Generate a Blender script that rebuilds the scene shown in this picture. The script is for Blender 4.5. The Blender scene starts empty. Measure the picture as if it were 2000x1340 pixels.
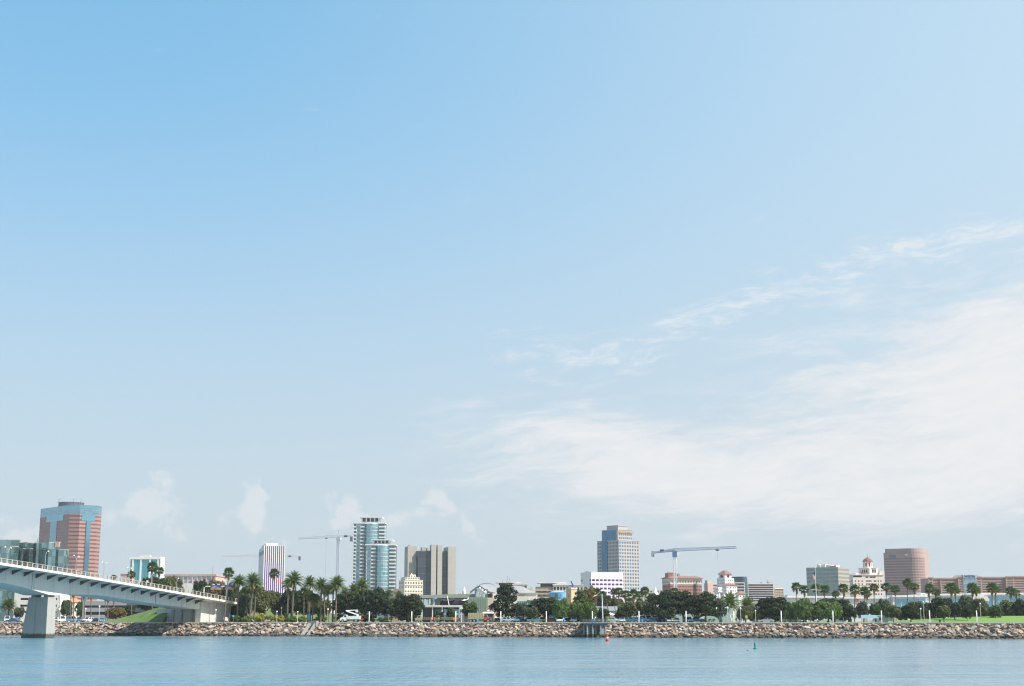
import bpy, bmesh, math, random
from mathutils import Vector, Matrix, noise as mnoise
# ---------------------------------------------------------------- camera, world, sun, exposure
SC = bpy.context.scene
COL = SC.collection
FPX, CX, CY, HY = 2750.0, 1000.0, 670.0, 1210.0      # focal length, centre and horizon in photograph pixels
TH = math.atan((HY - CY) / FPX)
CT, ST = math.cos(TH), math.sin(TH)
CAMZ = 5.0
cam = bpy.data.cameras.new('camera'); camo = bpy.data.objects.new('camera', cam); COL.objects.link(camo)
cam.sensor_width = 36.0; cam.lens = FPX / 2000.0 * 36.0; cam.clip_start = 1.0; cam.clip_end = 30000.0
camo.location = (0, 0, CAMZ); camo.rotation_euler = (math.pi / 2 + TH, 0, 0)
SC.camera = camo
SUN_EL, SUN_AZ = math.radians(50), math.radians(112)   # azimuth clockwise from the view direction
sun = bpy.data.lights.new('sun', 'SUN'); suno = bpy.data.objects.new('sun', sun); COL.objects.link(suno)
sun.energy = 5.0; sun.angle = math.radians(0.53); sun.color = (1.0, 0.94, 0.86)
sd = Vector((math.sin(SUN_AZ) * math.cos(SUN_EL), math.cos(SUN_AZ) * math.cos(SUN_EL), math.sin(SUN_EL)))
suno.rotation_euler = sd.to_track_quat('Z', 'Y').to_euler()
SC.view_settings.view_transform = 'Standard'; SC.view_settings.look = 'None'
SC.view_settings.exposure = 0.62; SC.view_settings.gamma = 1.0; SC.view_settings.use_curve_mapping = False
SC.cycles.use_denoising = True; SC.cycles.filter_width = 1.2; SC.cycles.max_bounces = 6; SC.cycles.volume_bounces = 0; SC.cycles.transparent_max_bounces = 8

class NT:                                               # small node-tree helper
    def __init__(s, tree): s.t = tree; tree.nodes.clear()
    def n(s, typ, **kw):
        nd = s.t.nodes.new(typ)
        for k, v in kw.items():
            if k.startswith('i_'):
                key = k[2:]; key = int(key) if key.isdigit() else key.replace('_', ' ')
                s.put(nd.inputs[key], v)
            else: setattr(nd, k, v)
        return nd
    def put(s, sock, v):
        if hasattr(v, 'is_output'): s.t.links.new(v, sock)
        elif hasattr(v, 'outputs'): s.t.links.new(v.outputs[0], sock)
        else: sock.default_value = v
    def m(s, op, a, b=0.0, c=0.0, clamp=False):
        nd = s.t.nodes.new('ShaderNodeMath'); nd.operation = op; nd.use_clamp = clamp
        for i, v in enumerate((a, b, c)): s.put(nd.inputs[i], v)
        return nd.outputs[0]
    def sm(s, v, a, b):
        nd = s.t.nodes.new('ShaderNodeMapRange'); nd.interpolation_type = 'SMOOTHERSTEP'
        s.put(nd.inputs['Value'], v); nd.inputs['From Min'].default_value = a; nd.inputs['From Max'].default_value = b
        return nd.outputs[0]
    def xyz(s, x, y, z):
        nd = s.t.nodes.new('ShaderNodeCombineXYZ')
        for i, v in enumerate((x, y, z)): s.put(nd.inputs[i], v)
        return nd.outputs[0]
    def noise(s, vec, scale=1.0, detail=4.0, rough=0.55, dist=0.0):
        nd = s.t.nodes.new('ShaderNodeTexNoise'); s.put(nd.inputs['Vector'], vec)
        nd.inputs['Scale'].default_value = scale; nd.inputs['Detail'].default_value = detail
        nd.inputs['Roughness'].default_value = rough; nd.inputs['Distortion'].default_value = dist
        return nd.outputs['Fac']
    def mix(s, f, a, b, blend='MIX'):
        nd = s.t.nodes.new('ShaderNodeMixRGB'); nd.blend_type = blend
        for i, v in enumerate((f, a, b)): s.put(nd.inputs[i], v)
        return nd.outputs[0]

world = bpy.data.worlds.new('World'); SC.world = world; world.use_nodes = True
def build_world():
    k = NT(world.node_tree)
    sky = k.n('ShaderNodeTexSky', sky_type='NISHITA', sun_disc=False, sun_elevation=SUN_EL, sun_rotation=SUN_AZ,
              altitude=0.0, air_density=1.0, dust_density=1.4, ozone_density=2.2)
    tc = k.n('ShaderNodeTexCoord'); sep = k.n('ShaderNodeSeparateXYZ', i_0=tc.outputs['Generated'])
    x, y, z = sep.outputs
    az = k.m('MULTIPLY', k.m('ARCTAN2', x, y), 57.2958)          # degrees, right of the view direction
    el = k.m('MULTIPLY', k.m('ARCSINE', z), 57.2958)
    def blob(a0, e0, ra, re, slope=0.0, amp=1.0):
        da = k.m('SUBTRACT', az, a0)
        de = k.m('SUBTRACT', k.m('SUBTRACT', el, e0), k.m('MULTIPLY', da, slope))
        q = k.m('ADD', k.m('POWER', k.m('ABSOLUTE', k.m('DIVIDE', da, ra)), 2.0), k.m('POWER', k.m('ABSOLUTE', k.m('DIVIDE', de, re)), 2.0))
        return k.m('MULTIPLY', k.m('POWER', 2.71828, k.m('MULTIPLY', q, -1.0)), amp)
    def add(*v):
        r = v[0]
        for w in v[1:]: r = k.m('ADD', r, w)
        return r
    warp = k.noise(k.xyz(k.m('MULTIPLY', az, 0.22), k.m('MULTIPLY', el, 0.5), 3.3), 1.0, 3.0)
    el2 = k.m('ADD', el, k.m('MULTIPLY', k.m('SUBTRACT', warp, 0.5), 1.5))
    sh = k.m('SUBTRACT', el2, k.m('MULTIPLY', az, 0.09))         # bands rise to the right
    st1 = k.noise(k.xyz(k.m('MULTIPLY', az, 0.24), k.m('MULTIPLY', sh, 1.25), 1.7), 1.0, 10.0, 0.62, 0.12)
    st2 = k.noise(k.xyz(k.m('MULTIPLY', az, 0.55), k.m('MULTIPLY', sh, 3.0), 8.1), 1.0, 10.0, 0.72, 0.15)
    fb = k.m('ADD', k.m('MULTIPLY', st1, 0.62), k.m('MULTIPLY', st2, 0.38))
    bank = add(blob(4.0, 6.6, 6.0, 1.7, -0.16, .95), blob(20.5, 8.8, 9.5, 3.5, 0.12, 1.3), blob(13.0, 5.0, 14.0, 1.7, 0.0, .72),
               blob(45.0, 10.0, 22.0, 5.0, 0.0, 1.0), blob(100.0, 12.0, 40.0, 7.0, 0.0, .75))
    d1 = k.sm(k.m('ADD', bank, k.m('MULTIPLY', k.m('SUBTRACT', fb, 0.5), 3.2)), 0.0, 1.45)
    d1 = k.m('MULTIPLY', d1, k.sm(bank, 0.02, 0.30))
    wisps = add(blob(0.4, 11.0, 1.9, 1.0, .1, .95), blob(4.0, 10.1, 3.0, .8, .16, .95), blob(7.0, 11.8, 4.2, .75, .22, .85), blob(12.5, 13.6, 4.5, .9, .20, .85),
                blob(18.5, 14.6, 3.6, 1.0, .12, 1.0), blob(15.0, 12.4, 4.5, .8, .12, .6), blob(10.5, 15.9, 2.2, .35, .06, .45), blob(-5.0, 8.2, 2.0, .25, -.04, .5))
    d2 = k.sm(k.m('ADD', wisps, k.m('MULTIPLY', k.m('SUBTRACT', st2, 0.5), 4.6)), 0.35, 1.9)
    gap = k.noise(k.xyz(k.m('MULTIPLY', az, 0.42), k.m('MULTIPLY', el, 0.8), 12.4), 1.0, 3.0, 0.5)
    d2 = k.m('MULTIPLY', k.m('MULTIPLY', d2, k.sm(wisps, 0.04, 0.40)), k.sm(gap, 0.30, 0.52))
    elsewhere = k.m('MULTIPLY', k.sm(st1, 0.62, 0.9), k.sm(el, 30.0, 45.0))
    # distant cumulus near the skyline
    b1 = k.noise(k.xyz(k.m('MULTIPLY', az, 0.9), k.m('MULTIPLY', el, 1.1), 5.0), 1.0, 8.0, 0.56, 0.2)
    cum = add(blob(-14.2, 4.6, 1.5, 1.15, -.15, 1.0), blob(-10.3, 4.5, .75, 1.3, 0, 1.05), blob(-6.6, 4.25, .9, .75, -.25, 1.1), blob(-4.5, 4.0, 1.0, .45, .25, .8),
              blob(-3.0, 4.8, .9, .55, -.3, 1.0), blob(-1.6, 3.6, .7, .6, 0, .6), blob(-9.5, 3.1, 6.5, .8, 0, .32), blob(-20.0, 3.2, 4.0, .8, 0, .6), blob(-32, 4.0, 6, 1.2, 0, .8))
    d3 = k.m('MULTIPLY', k.sm(k.m('ADD', cum, k.m('MULTIPLY', k.m('SUBTRACT', b1, 0.5), 2.6)), 0.42, 1.0), 0.46)
    veil = k.m('MULTIPLY', k.sm(k.m('MULTIPLY', el, -1.0), -27.0, 3.0), 0.88)     # whitish air low over the horizon
    dens = k.m('MAXIMUM', k.m('MAXIMUM', k.m('MULTIPLY', d1, k.m('ADD', 0.62, k.m('MULTIPLY', st2, 0.5))), k.m('MULTIPLY', d2, 0.72)), k.m('MAXIMUM', d3, k.m('MULTIPLY', elsewhere, 0.5)))
    bs = k.n('ShaderNodeBackground', i_0=sky, i_1=0.060)
    ba = k.n('ShaderNodeBackground', i_0=(0.072, 0.216, 0.318, 1), i_1=1.0)      # blue of the clear air that the physical sky lacks
    bg = k.n('ShaderNodeAddShader', i_0=bs, i_1=ba)
    thin = k.m('MULTIPLY', k.sm(az, -24.0, 34.0), 0.58)                            # thin high veil on the sun's side
    bc = k.n('ShaderNodeBackground', i_0=(0.93, 0.925, 0.93, 1), i_1=0.615)
    bh = k.n('ShaderNodeBackground', i_0=(0.82, 0.91, 0.975, 1), i_1=0.49)
    m00 = k.n('ShaderNodeMixShader', i_0=thin, i_1=bg, i_2=k.n('ShaderNodeBackground', i_0=(0.80, 0.92, 0.98, 1), i_1=0.62))
    m0 = k.n('ShaderNodeMixShader', i_0=veil, i_1=m00, i_2=bh)
    m1 = k.n('ShaderNodeMixShader', i_0=dens, i_1=m0, i_2=bc)
    k.n('ShaderNodeOutputWorld', i_0=m1)
build_world()
world.cycles.sampling_method = 'MANUAL'; world.cycles.sample_map_resolution = 512
# ---------------------------------------------------------------- helpers
def gx(px, Y, h=0.0): return (px - CX) / FPX * (Y * CT + h * ST)
def gz(py, Y):
    t = (CY - py) / FPX
    return CAMZ + Y * (t * CT + ST) / (CT - t * ST)
def shore_pt(px, v):                                     # a ground point v metres inland of the waterline
    k = (px - CX) / FPX * CT
    Y = (415.0 + 1.041 * v) / (1 + 0.29 * k)
    return k * Y, Y
SH_ANG = math.atan2(-0.29, 1.0)
GZ = 4.0
rnd = random.Random(7)

class MB:
    def __init__(s): s.v = []; s.f = []
    def quad(s, a, b, c, d):
        i = len(s.v); s.v += [a, b, c, d]; s.f.append((i, i + 1, i + 2, i + 3)); return s
    def tri(s, a, b, c):
        i = len(s.v); s.v += [a, b, c]; s.f.append((i, i + 1, i + 2)); return s
    def box(s, x0, y0, z0, x1, y1, z1, M=None):
        i = len(s.v)
        p = [(x0, y0, z0), (x1, y0, z0), (x1, y1, z0), (x0, y1, z0), (x0, y0, z1), (x1, y0, z1), (x1, y1, z1), (x0, y1, z1)]
        if M is not None: p = [tuple(M @ Vector(q)) for q in p]
        s.v += p
        for q in ((0, 3, 2, 1), (4, 5, 6, 7), (0, 1, 5, 4), (1, 2, 6, 5), (2, 3, 7, 6), (3, 0, 4, 7)): s.f.append(tuple(i + k for k in q))
        return s
    def prism(s, poly, z0, z1, cap=True):               # poly counter-clockwise
        n = len(poly); i = len(s.v)
        s.v += [(x, y, z0) for x, y in poly] + [(x, y, z1) for x, y in poly]
        for k in range(n):
            j = (k + 1) % n; s.f.append((i + k, i + j, i + n + j, i + n + k))
        if cap: s.f.append(tuple(i + n + k for k in range(n))); s.f.append(tuple(i + k for k in reversed(range(n))))
        return s
    def frustum(s, p0, z0, p1, z1):
        n = len(p0); i = len(s.v)
        s.v += [(x, y, z0) for x, y in p0] + [(x, y, z1) for x, y in p1]
        for k in range(n):
            j = (k + 1) % n; s.f.append((i + k, i + j, i + n + j, i + n + k))
        s.f.append(tuple(i + n + k for k in range(n))); s.f.append(tuple(i + k for k in reversed(range(n))))
        return s
    def extr(s, prof, y0, y1):                           # profile in x,z extruded along y
        n = len(prof); i = len(s.v)
        s.v += [(x, y0, z) for x, z in prof] + [(x, y1, z) for x, z in prof]
        for k in range(n):
            j = (k + 1) % n; s.f.append((i + k, i + j, i + n + j, i + n + k))
        s.f.append(tuple(i + n + k for k in range(n))); s.f.append(tuple(i + k for k in reversed(range(n))))
        return s
    def tube(s, pts, rad, n=6, cap=True):
        pts = [Vector(p) for p in pts]; rings = []
        if not isinstance(rad, (list, tuple)): rad = [rad] * len(pts)
        for k, p in enumerate(pts):
            d = (pts[min(k + 1, len(pts) - 1)] - pts[max(k - 1, 0)]).normalized()
            a = d.orthogonal().normalized() if abs(d.z) < .9 else Vector((1, 0, 0)); a = (a - d * a.dot(d)).normalized(); b = d.cross(a)
            i = len(s.v)
            for q in range(n):
                t = 2 * math.pi * q / n; s.v.append(tuple(p + (a * math.cos(t) + b * math.sin(t)) * rad[k]))
            rings.append(i)
        for k in range(len(rings) - 1):
            for q in range(n):
                r = (q + 1) % n; s.f.append((rings[k] + q, rings[k] + r, rings[k + 1] + r, rings[k + 1] + q))
        if cap:
            s.f.append(tuple(rings[0] + q for q in reversed(range(n)))); s.f.append(tuple(rings[-1] + q for q in range(n)))
        return s
    def bar(s, a, b, r): return s.tube([a, b], r, 4)
    def mesh(s, name, mat=None, smooth=False):
        me = bpy.data.meshes.new(name); me.from_pydata(s.v, [], s.f)
        if smooth: me.polygons.foreach_set('use_smooth', [True] * len(me.polygons))
        if mat is not None: me.materials.append(mat)
        me.update(); return me
    def build(s, name, mat, parent=None, loc=(0, 0, 0), rz=0.0, smooth=False):
        return link(name, s.mesh(name, mat, smooth), parent, loc, rz)

def link(name, me, parent=None, loc=(0, 0, 0), rz=0.0, scale=None, rot=None):
    o = bpy.data.objects.new(name, me); COL.objects.link(o)
    if parent is not None: o.parent = parent
    o.location = loc; o.rotation_euler = rot if rot is not None else (0, 0, rz)
    if scale is not None: o.scale = scale if isinstance(scale, (tuple, list)) else (scale,) * 3
    return o
def tag(o, label=None, cat=None, group=None, kind=None):
    if label: o['label'] = label
    if cat: o['category'] = cat
    if group: o['group'] = group
    if kind: o['kind'] = kind
    return o
def thing(name, label, cat, loc=(0, 0, 0), rz=0.0, group=None, scale=None):
    o = link(name, None, None, loc, rz, scale); o.empty_display_size = 0.5
    return tag(o, label, cat, group)
def struct(o): o['kind'] = 'structure'; return o
# ---------------------------------------------------------------- materials
MATS = {}
def mat(name, col, rough=0.75, metal=0.0, var=0.16, scale=0.25, streak=0.0, orand=0.0, spec=0.4, bump=0.0, trans=None, wet=None, island=0.0, hue=0.0):
    if name in MATS: return MATS[name]
    m = bpy.data.materials.new(name); m.use_nodes = True; k = NT(m.node_tree)
    geo = k.n('ShaderNodeNewGeometry'); pos = geo.outputs['Position']
    c = (*col, 1.0)
    n1 = k.noise(pos, scale, 5.0, 0.6)
    f = k.m('ADD', k.m('MULTIPLY', k.m('SUBTRACT', n1, 0.5), var * 2), 1.0)
    if streak:
        mp = k.n('ShaderNodeMapping', i_Vector=pos); mp.inputs['Scale'].default_value = (1.1, 1.1, 0.06)
        n2 = k.noise(mp.outputs[0], 0.8, 4.0, 0.6)
        f = k.m('MULTIPLY', f, k.m('SUBTRACT', 1.0, k.m('MULTIPLY', k.sm(n2, 0.5, 0.8), streak)))
    r = None
    if orand or island or hue:
        oi = k.n('ShaderNodeObjectInfo'); r = oi.outputs['Random']
        if island: r = k.m('FRACT', k.m('ADD', r, geo.outputs['Random Per Island']))
        amt = orand or island
        f = k.m('MULTIPLY', f, k.m('ADD', 1.0 - amt * 0.5, k.m('MULTIPLY', r, amt)))
    colr = k.mix(1.0, c, k.xyz(f, f, f), 'MULTIPLY')
    if hue:
        r2 = k.m('FRACT', k.m('MULTIPLY', r, 7.31))
        hs = k.n('ShaderNodeHueSaturation', i_Color=colr); k.put(hs.inputs['Hue'], k.m('ADD', 0.5 - hue * 0.5, k.m('MULTIPLY', r2, hue)))
        k.put(hs.inputs['Saturation'], k.m('ADD', 0.46, k.m('MULTIPLY', k.m('FRACT', k.m('MULTIPLY', r, 3.7)), 0.75)))
        colr = hs.outputs[0]
    if wet is not None:
        sp = k.n('ShaderNodeSeparateXYZ', i_0=pos)
        edge = k.m('ADD', sp.outputs[2], k.m('MULTIPLY', k.m('SUBTRACT', k.noise(pos, 1.3, 3.0), 0.5), 0.9))
        colr = k.mix(k.sm(edge, wet - 0.25, wet + 0.3), k.mix(1.0, colr, (0.22, 0.22, 0.19, 1), 'MULTIPLY'), colr)
    bs = k.n('ShaderNodeBsdfPrincipled', i_Base_Color=colr); bs.inputs['Roughness'].default_value = rough
    bs.inputs['Metallic'].default_value = metal; bs.inputs['Specular IOR Level'].default_value = spec
    if bump:
        bp = k.n('ShaderNodeBump', i_Height=k.noise(pos, bump, 4.0, 0.6)); bp.inputs['Strength'].default_value = 0.5; bp.inputs['Distance'].default_value = 0.15
        k.put(bs.inputs['Normal'], bp.outputs[0])
    out = bs
    if trans:
        tr = k.n('ShaderNodeBsdfTranslucent', i_0=k.mix(1.0, colr, (*trans, 1), 'MULTIPLY'))
        out = k.n('ShaderNodeMixShader', i_0=0.22, i_1=bs, i_2=tr)
    k.n('ShaderNodeOutputMaterial', i_0=out)
    MATS[name] = m; return m
def glass(name, col, rough=0.12, metal=0.55, orand=0.35, wob=0.0):
    """mirror-like window glass: tinted reflection, each pane slightly different"""
    if name in MATS: return MATS[name]
    m = mat(name, col, rough, metal, var=0.12, scale=0.12, orand=orand, spec=0.6)
    if wob:
        k = m.node_tree; bs = [n for n in k.nodes if n.type == 'BSDF_PRINCIPLED'][0]
        geo = k.nodes.new('ShaderNodeNewGeometry'); nz = k.nodes.new('ShaderNodeTexNoise'); nz.inputs['Scale'].default_value = 0.16
        k.links.new(geo.outputs['Position'], nz.inputs['Vector'])
        bp = k.nodes.new('ShaderNodeBump'); bp.inputs['Strength'].default_value = wob; bp.inputs['Distance'].default_value = 0.5
        k.links.new(nz.outputs['Fac'], bp.inputs['Height']); k.links.new(bp.outputs[0], bs.inputs['Normal'])
    return m
WHITE = mat('white_paint', (.78, .77, .75), .6, var=.08, streak=.12)
OFFWHITE = mat('offwhite_concrete', (.66, .64, .60), .8, var=.12, streak=.16)
CONC = mat('pale_concrete', (.50, .49, .46), .85, var=.14, streak=.30, bump=2.0)
CONCD = mat('grey_concrete', (.36, .36, .34), .85, var=.2, streak=.3, bump=2.0)
PIERC = mat('pier_concrete', (.36, .355, .335), .85, var=.14, streak=.25, wet=1.15, bump=2.0)
TAN = mat('tan_stucco', (.56, .48, .37), .85, var=.12, streak=.12)
CREAM = mat('cream_stucco', (.70, .64, .54), .85, var=.10, streak=.16)
DARK = mat('dark_metal', (.045, .048, .055), .5, var=.2)
GREYM = mat('grey_metal', (.33, .34, .35), .45, .3, var=.15)
BLACKM = mat('black_void', (.02, .02, .024), .7)
GDARK = glass('dark_glass', (.045, .06, .085), .10, .3, .8)
GPURP = glass('violet_glass', (.17, .07, .33), .35, .0, .4)
GBLUE = glass('blue_glass', (.22, .42, .52), .10, .75, .22, .05)
GTEAL = glass('teal_glass', (.12, .40, .44), .16, .45, .22)
GGREEN = glass('green_mirror_glass', (.27, .40, .39), .05, .90, .75, .35)  # strong tone change between panes stands in for mirrored surroundings
GPALE = glass('pale_glass', (.30, .43, .47), .12, .55, .5)
# ---------------------------------------------------------------- water, land, pavements
def sheet(name, pts, z, material):
    b = MB(); i = 0
    b.v = [(x, y, z) for x, y in pts]; b.f = [tuple(range(len(pts)))]
    return struct(b.build(name, material))
def shy(x): return 415.0 - 0.29 * x
def water_material():
    m = bpy.data.materials.new('bay_water'); m.use_nodes = True; k = NT(m.node_tree)
    pos = k.n('ShaderNodeNewGeometry').outputs['Position']
    def mp(sx, sy):
        q = k.n('ShaderNodeMapping', i_Vector=pos); q.inputs['Scale'].default_value = (sx, sy, 1); q.inputs['Rotation'].default_value = (0, 0, 0.08); return q.outputs[0]
    w1 = k.noise(mp(.62, .15), 1.0, 4.0, 0.6, 0.3)          # ripples of a few metres
    w2 = k.noise(mp(2.1, .5), 1.0, 3.0, 0.55)
    big = k.noise(mp(.012, .05), 1.0, 4.0, 0.6, 0.5)        # wind lanes
    amp = k.m('ADD', 0.35, k.m('MULTIPLY', k.sm(big, .38, .64), 0.9))
    sx = k.n('ShaderNodeSeparateXYZ', i_0=pos)
    off = k.m('SUBTRACT', k.m('SUBTRACT', 415.0, k.m('MULTIPLY', sx.outputs[0], 0.29)), sx.outputs[1])       # metres off the shore: calmer close in
    amp = k.m('MULTIPLY', amp, k.m('ADD', 0.28, k.m('MULTIPLY', k.sm(off, 4.0, 95.0), 0.72)))
    amp = k.m('MULTIPLY', amp, k.m('SUBTRACT', 1.0, k.m('MULTIPLY', k.sm(sx.outputs[0], -40.0, 70.0), 0.62)))   # lee side to the right
    h = k.m('MULTIPLY', k.m('ADD', k.m('MULTIPLY', w1, 1.0), k.m('MULTIPLY', w2, 0.45)), amp)
    bp = k.n('ShaderNodeBump', i_Height=h); bp.inputs['Strength'].default_value = 0.8; bp.inputs['Distance'].default_value = 0.9
    col = k.mix(k.noise(mp(.02, .03), 1.0, 2.0), (.080, .185, .245, 1), (.10, .205, .262, 1))
    bs = k.n('ShaderNodeBsdfPrincipled', i_Base_Color=col, i_Normal=bp.outputs[0]); bs.inputs['Roughness'].default_value = 0.16
    bs.inputs['IOR'].default_value = 1.33
    k.n('ShaderNodeOutputMaterial', i_0=bs)
    return m
sheet('water', [(-1500, -700), (1200, -700), (1200, shy(1200) + 9), (-1500, shy(-1500) + 9)], 0.0, water_material())
EARTH = mat('dry_earth', (.20, .17, .12), .95, var=.35, scale=.08)
sheet('ground', [(-1500, shy(-1500) + 6.6), (1200, shy(1200) + 6.6), (3500, 300), (3500, 5200), (-3500, 5200), (-3500, 1000)], GZ, EARTH)
GRASS = mat('lawn_grass', (.13, .23, .045), .9, var=.35, scale=.35, bump=4.0)
ASPH = mat('asphalt', (.075, .075, .078), .9, var=.25, scale=.4)
PATHC = mat('path_concrete', (.60, .55, .46), .9, var=.15, scale=.5)
def strip(name, px0, px1, v0, v1, z, material, n=1):
    a = [shore_pt(px0 + (px1 - px0) * i / n, v0) for i in range(n + 1)]; b = [shore_pt(px0 + (px1 - px0) * i / n, v1) for i in range(n + 1)]
    return sheet(name, a + b[::-1], z, material)
strip('promenade', -60, 2070, 6.9, 11.5, GZ + .10, PATHC)
kb = MB()
for i in range(60):
    x0, y0 = shore_pt(-60 + i * 35.5, 6.75); x1, y1 = shore_pt(-60 + i * 35.5 + 35.2, 6.75)
    kb.quad((x0, y0, GZ - .4), (x1, y1, GZ - .4), (x1, y1, GZ + .22), (x0, y0, GZ + .22)); kb.quad((x0, y0, GZ + .22), (x1, y1, GZ + .22), (x1, y1 + .35, GZ + .22), (x0, y0 + .35, GZ + .22))
struct(kb.build('promenade_kerb', mat('kerb_concrete', (.74, .68, .58), .9, var=.12, scale=.6)))
strip('parking_lot', 640, 1640, 17, 48, GZ + .004, ASPH)
strip('parking_lot', -60, 215, 24, 90, GZ + .004, ASPH)
strip('lawn', 470, 640, 11.6, 60, GZ + .012, GRASS)
strip('lawn', 640, 1500, 11.6, 16.8, GZ + .012, GRASS)
def lawn_mound():
    b = MB(); nx, ny = 40, 24
    for j in range(ny + 1):
        for i in range(nx + 1):
            px = 1500 + 620 * i / nx; v = 11.6 + 150 * j / ny; x, y = shore_pt(px, v)
            t = min(1, max(0, (px - 1640) / 330)); g = t * t * (3 - 2 * t); s = min(1, (v - 11.6) / 75); s = s * s * (3 - 2 * s)
            b.v.append((x, y, GZ + .012 + g * s * 2.1 + .12 * mnoise.noise((x * .05, y * .05, 0)) * s))
    for j in range(ny):
        for i in range(nx): q = j * (nx + 1) + i; b.f.append((q, q + 1, q + nx + 2, q + nx + 1))
    return struct(b.build('lawn', GRASS, smooth=True))
lawn_mound()
def lawn_z(px, v):
    t = min(1, max(0, (px - 1640) / 330)); g = t * t * (3 - 2 * t); s = min(1, max(0, (v - 11.6) / 75)); s = s * s * (3 - 2 * s)
    return GZ + g * s * 2.1
# ---------------------------------------------------------------- boulder revetment
ROCK = mat('revetment_rock', (.30, .225, .168), .9, var=.35, scale=1.1, island=.95, hue=.022, wet=.80, bump=3.0)
def rock_mesh(seed, name='boulder'):
    r = random.Random(seed); bm = bmesh.new()
    for i in range(15):
        d = Vector((r.gauss(0, 1), r.gauss(0, 1), r.gauss(0, 1))).normalized()
        bm.verts.new((d.x * r.uniform(.80, 1.0), d.y * r.uniform(.75, 1.0) * .85, d.z * r.uniform(.75, 1.0) * .72))
    res = bmesh.ops.convex_hull(bm, input=bm.verts)
    bmesh.ops.delete(bm, geom=[g for g in res['geom_interior'] if isinstance(g, bmesh.types.BMVert)], context='VERTS')
    bmesh.ops.bevel(bm, geom=list(bm.edges), offset=.07, segments=1, affect='EDGES') if seed < 0 else None
    me = bpy.data.meshes.new(name); bm.to_mesh(me); bm.free(); me.materials.append(ROCK); return me
def revetment():
    root = thing('rock_revetment', 'sloping shore revetment of large brown and grey boulders along the water', 'revetment', (0, 0, 0))
    b = MB(); core = [(-1.6, -.9), (0, .0), (6.2, GZ - .55), (7.4, GZ - .05)]
    xs = [-235 + 430 * i / 80 for i in range(81)]
    for i in range(80):
        for (v0, z0), (v1, z1) in zip(core, core[1:]):
            p = lambda x, v, z: (x + .278 * v, shy(x) + .96 * v, z)
            b.quad(p(xs[i], v0, z0), p(xs[i + 1], v0, z0), p(xs[i + 1], v1, z1), p(xs[i], v1, z1))
    b.build('rubble_core', mat('dark_rubble', (.10, .085, .07), .95, var=.4, scale=1.2), root)
    meshes = [rock_mesh(s) for s in range(14)]
    r = random.Random(31); L = []
    for row in range(8):
        t = row / 7.0; x = -232.0
        while x < 190:
            s = r.choice((r.uniform(.38, .6), r.uniform(.55, .9), r.uniform(.7, 1.25))) * (1.08 if row < 2 else 1.0)
            if row == 7: s *= .65
            x += s * r.uniform(1.05, 1.5)
            v = 0.15 + t * 6.1 + r.uniform(-.4, .4); z = -.05 + t * (GZ - .45) + r.uniform(-.25, .35)
            L.append((s, x, v, z))
    order = sorted(L, key=lambda q: -(q[0] / shy(q[1])) if abs(q[1]) < 178 else 0)
    def mtx(q):
        s, x, v, z = q
        e = (r.uniform(-.5, .5), r.uniform(-.5, .5), r.uniform(0, 6.28))
        sc = (s * r.uniform(.9, 1.35), s * r.uniform(.85, 1.1), s * r.uniform(.8, 1.1))
        return (x + .278 * v, shy(x) + .96 * v, z), e, sc
    for q in order[:300]:
        loc, e, sc = mtx(q); link('boulder', r.choice(meshes), root, loc, rot=e, scale=sc)
    m = MB()
    from mathutils import Euler
    for q in order[300:]:
        loc, e, sc = mtx(q); me = r.choice(meshes)
        X = Matrix.Translation(loc) @ Euler(e).to_matrix().to_4x4() @ Matrix.Diagonal((*sc, 1)); i = len(m.v)
        m.v += [tuple(X @ v.co) for v in me.vertices]; m.f += [tuple(i + k for k in p.vertices) for p in me.polygons]
    m.build('smaller_boulders', ROCK, root)['kind'] = 'stuff'
revetment()
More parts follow.
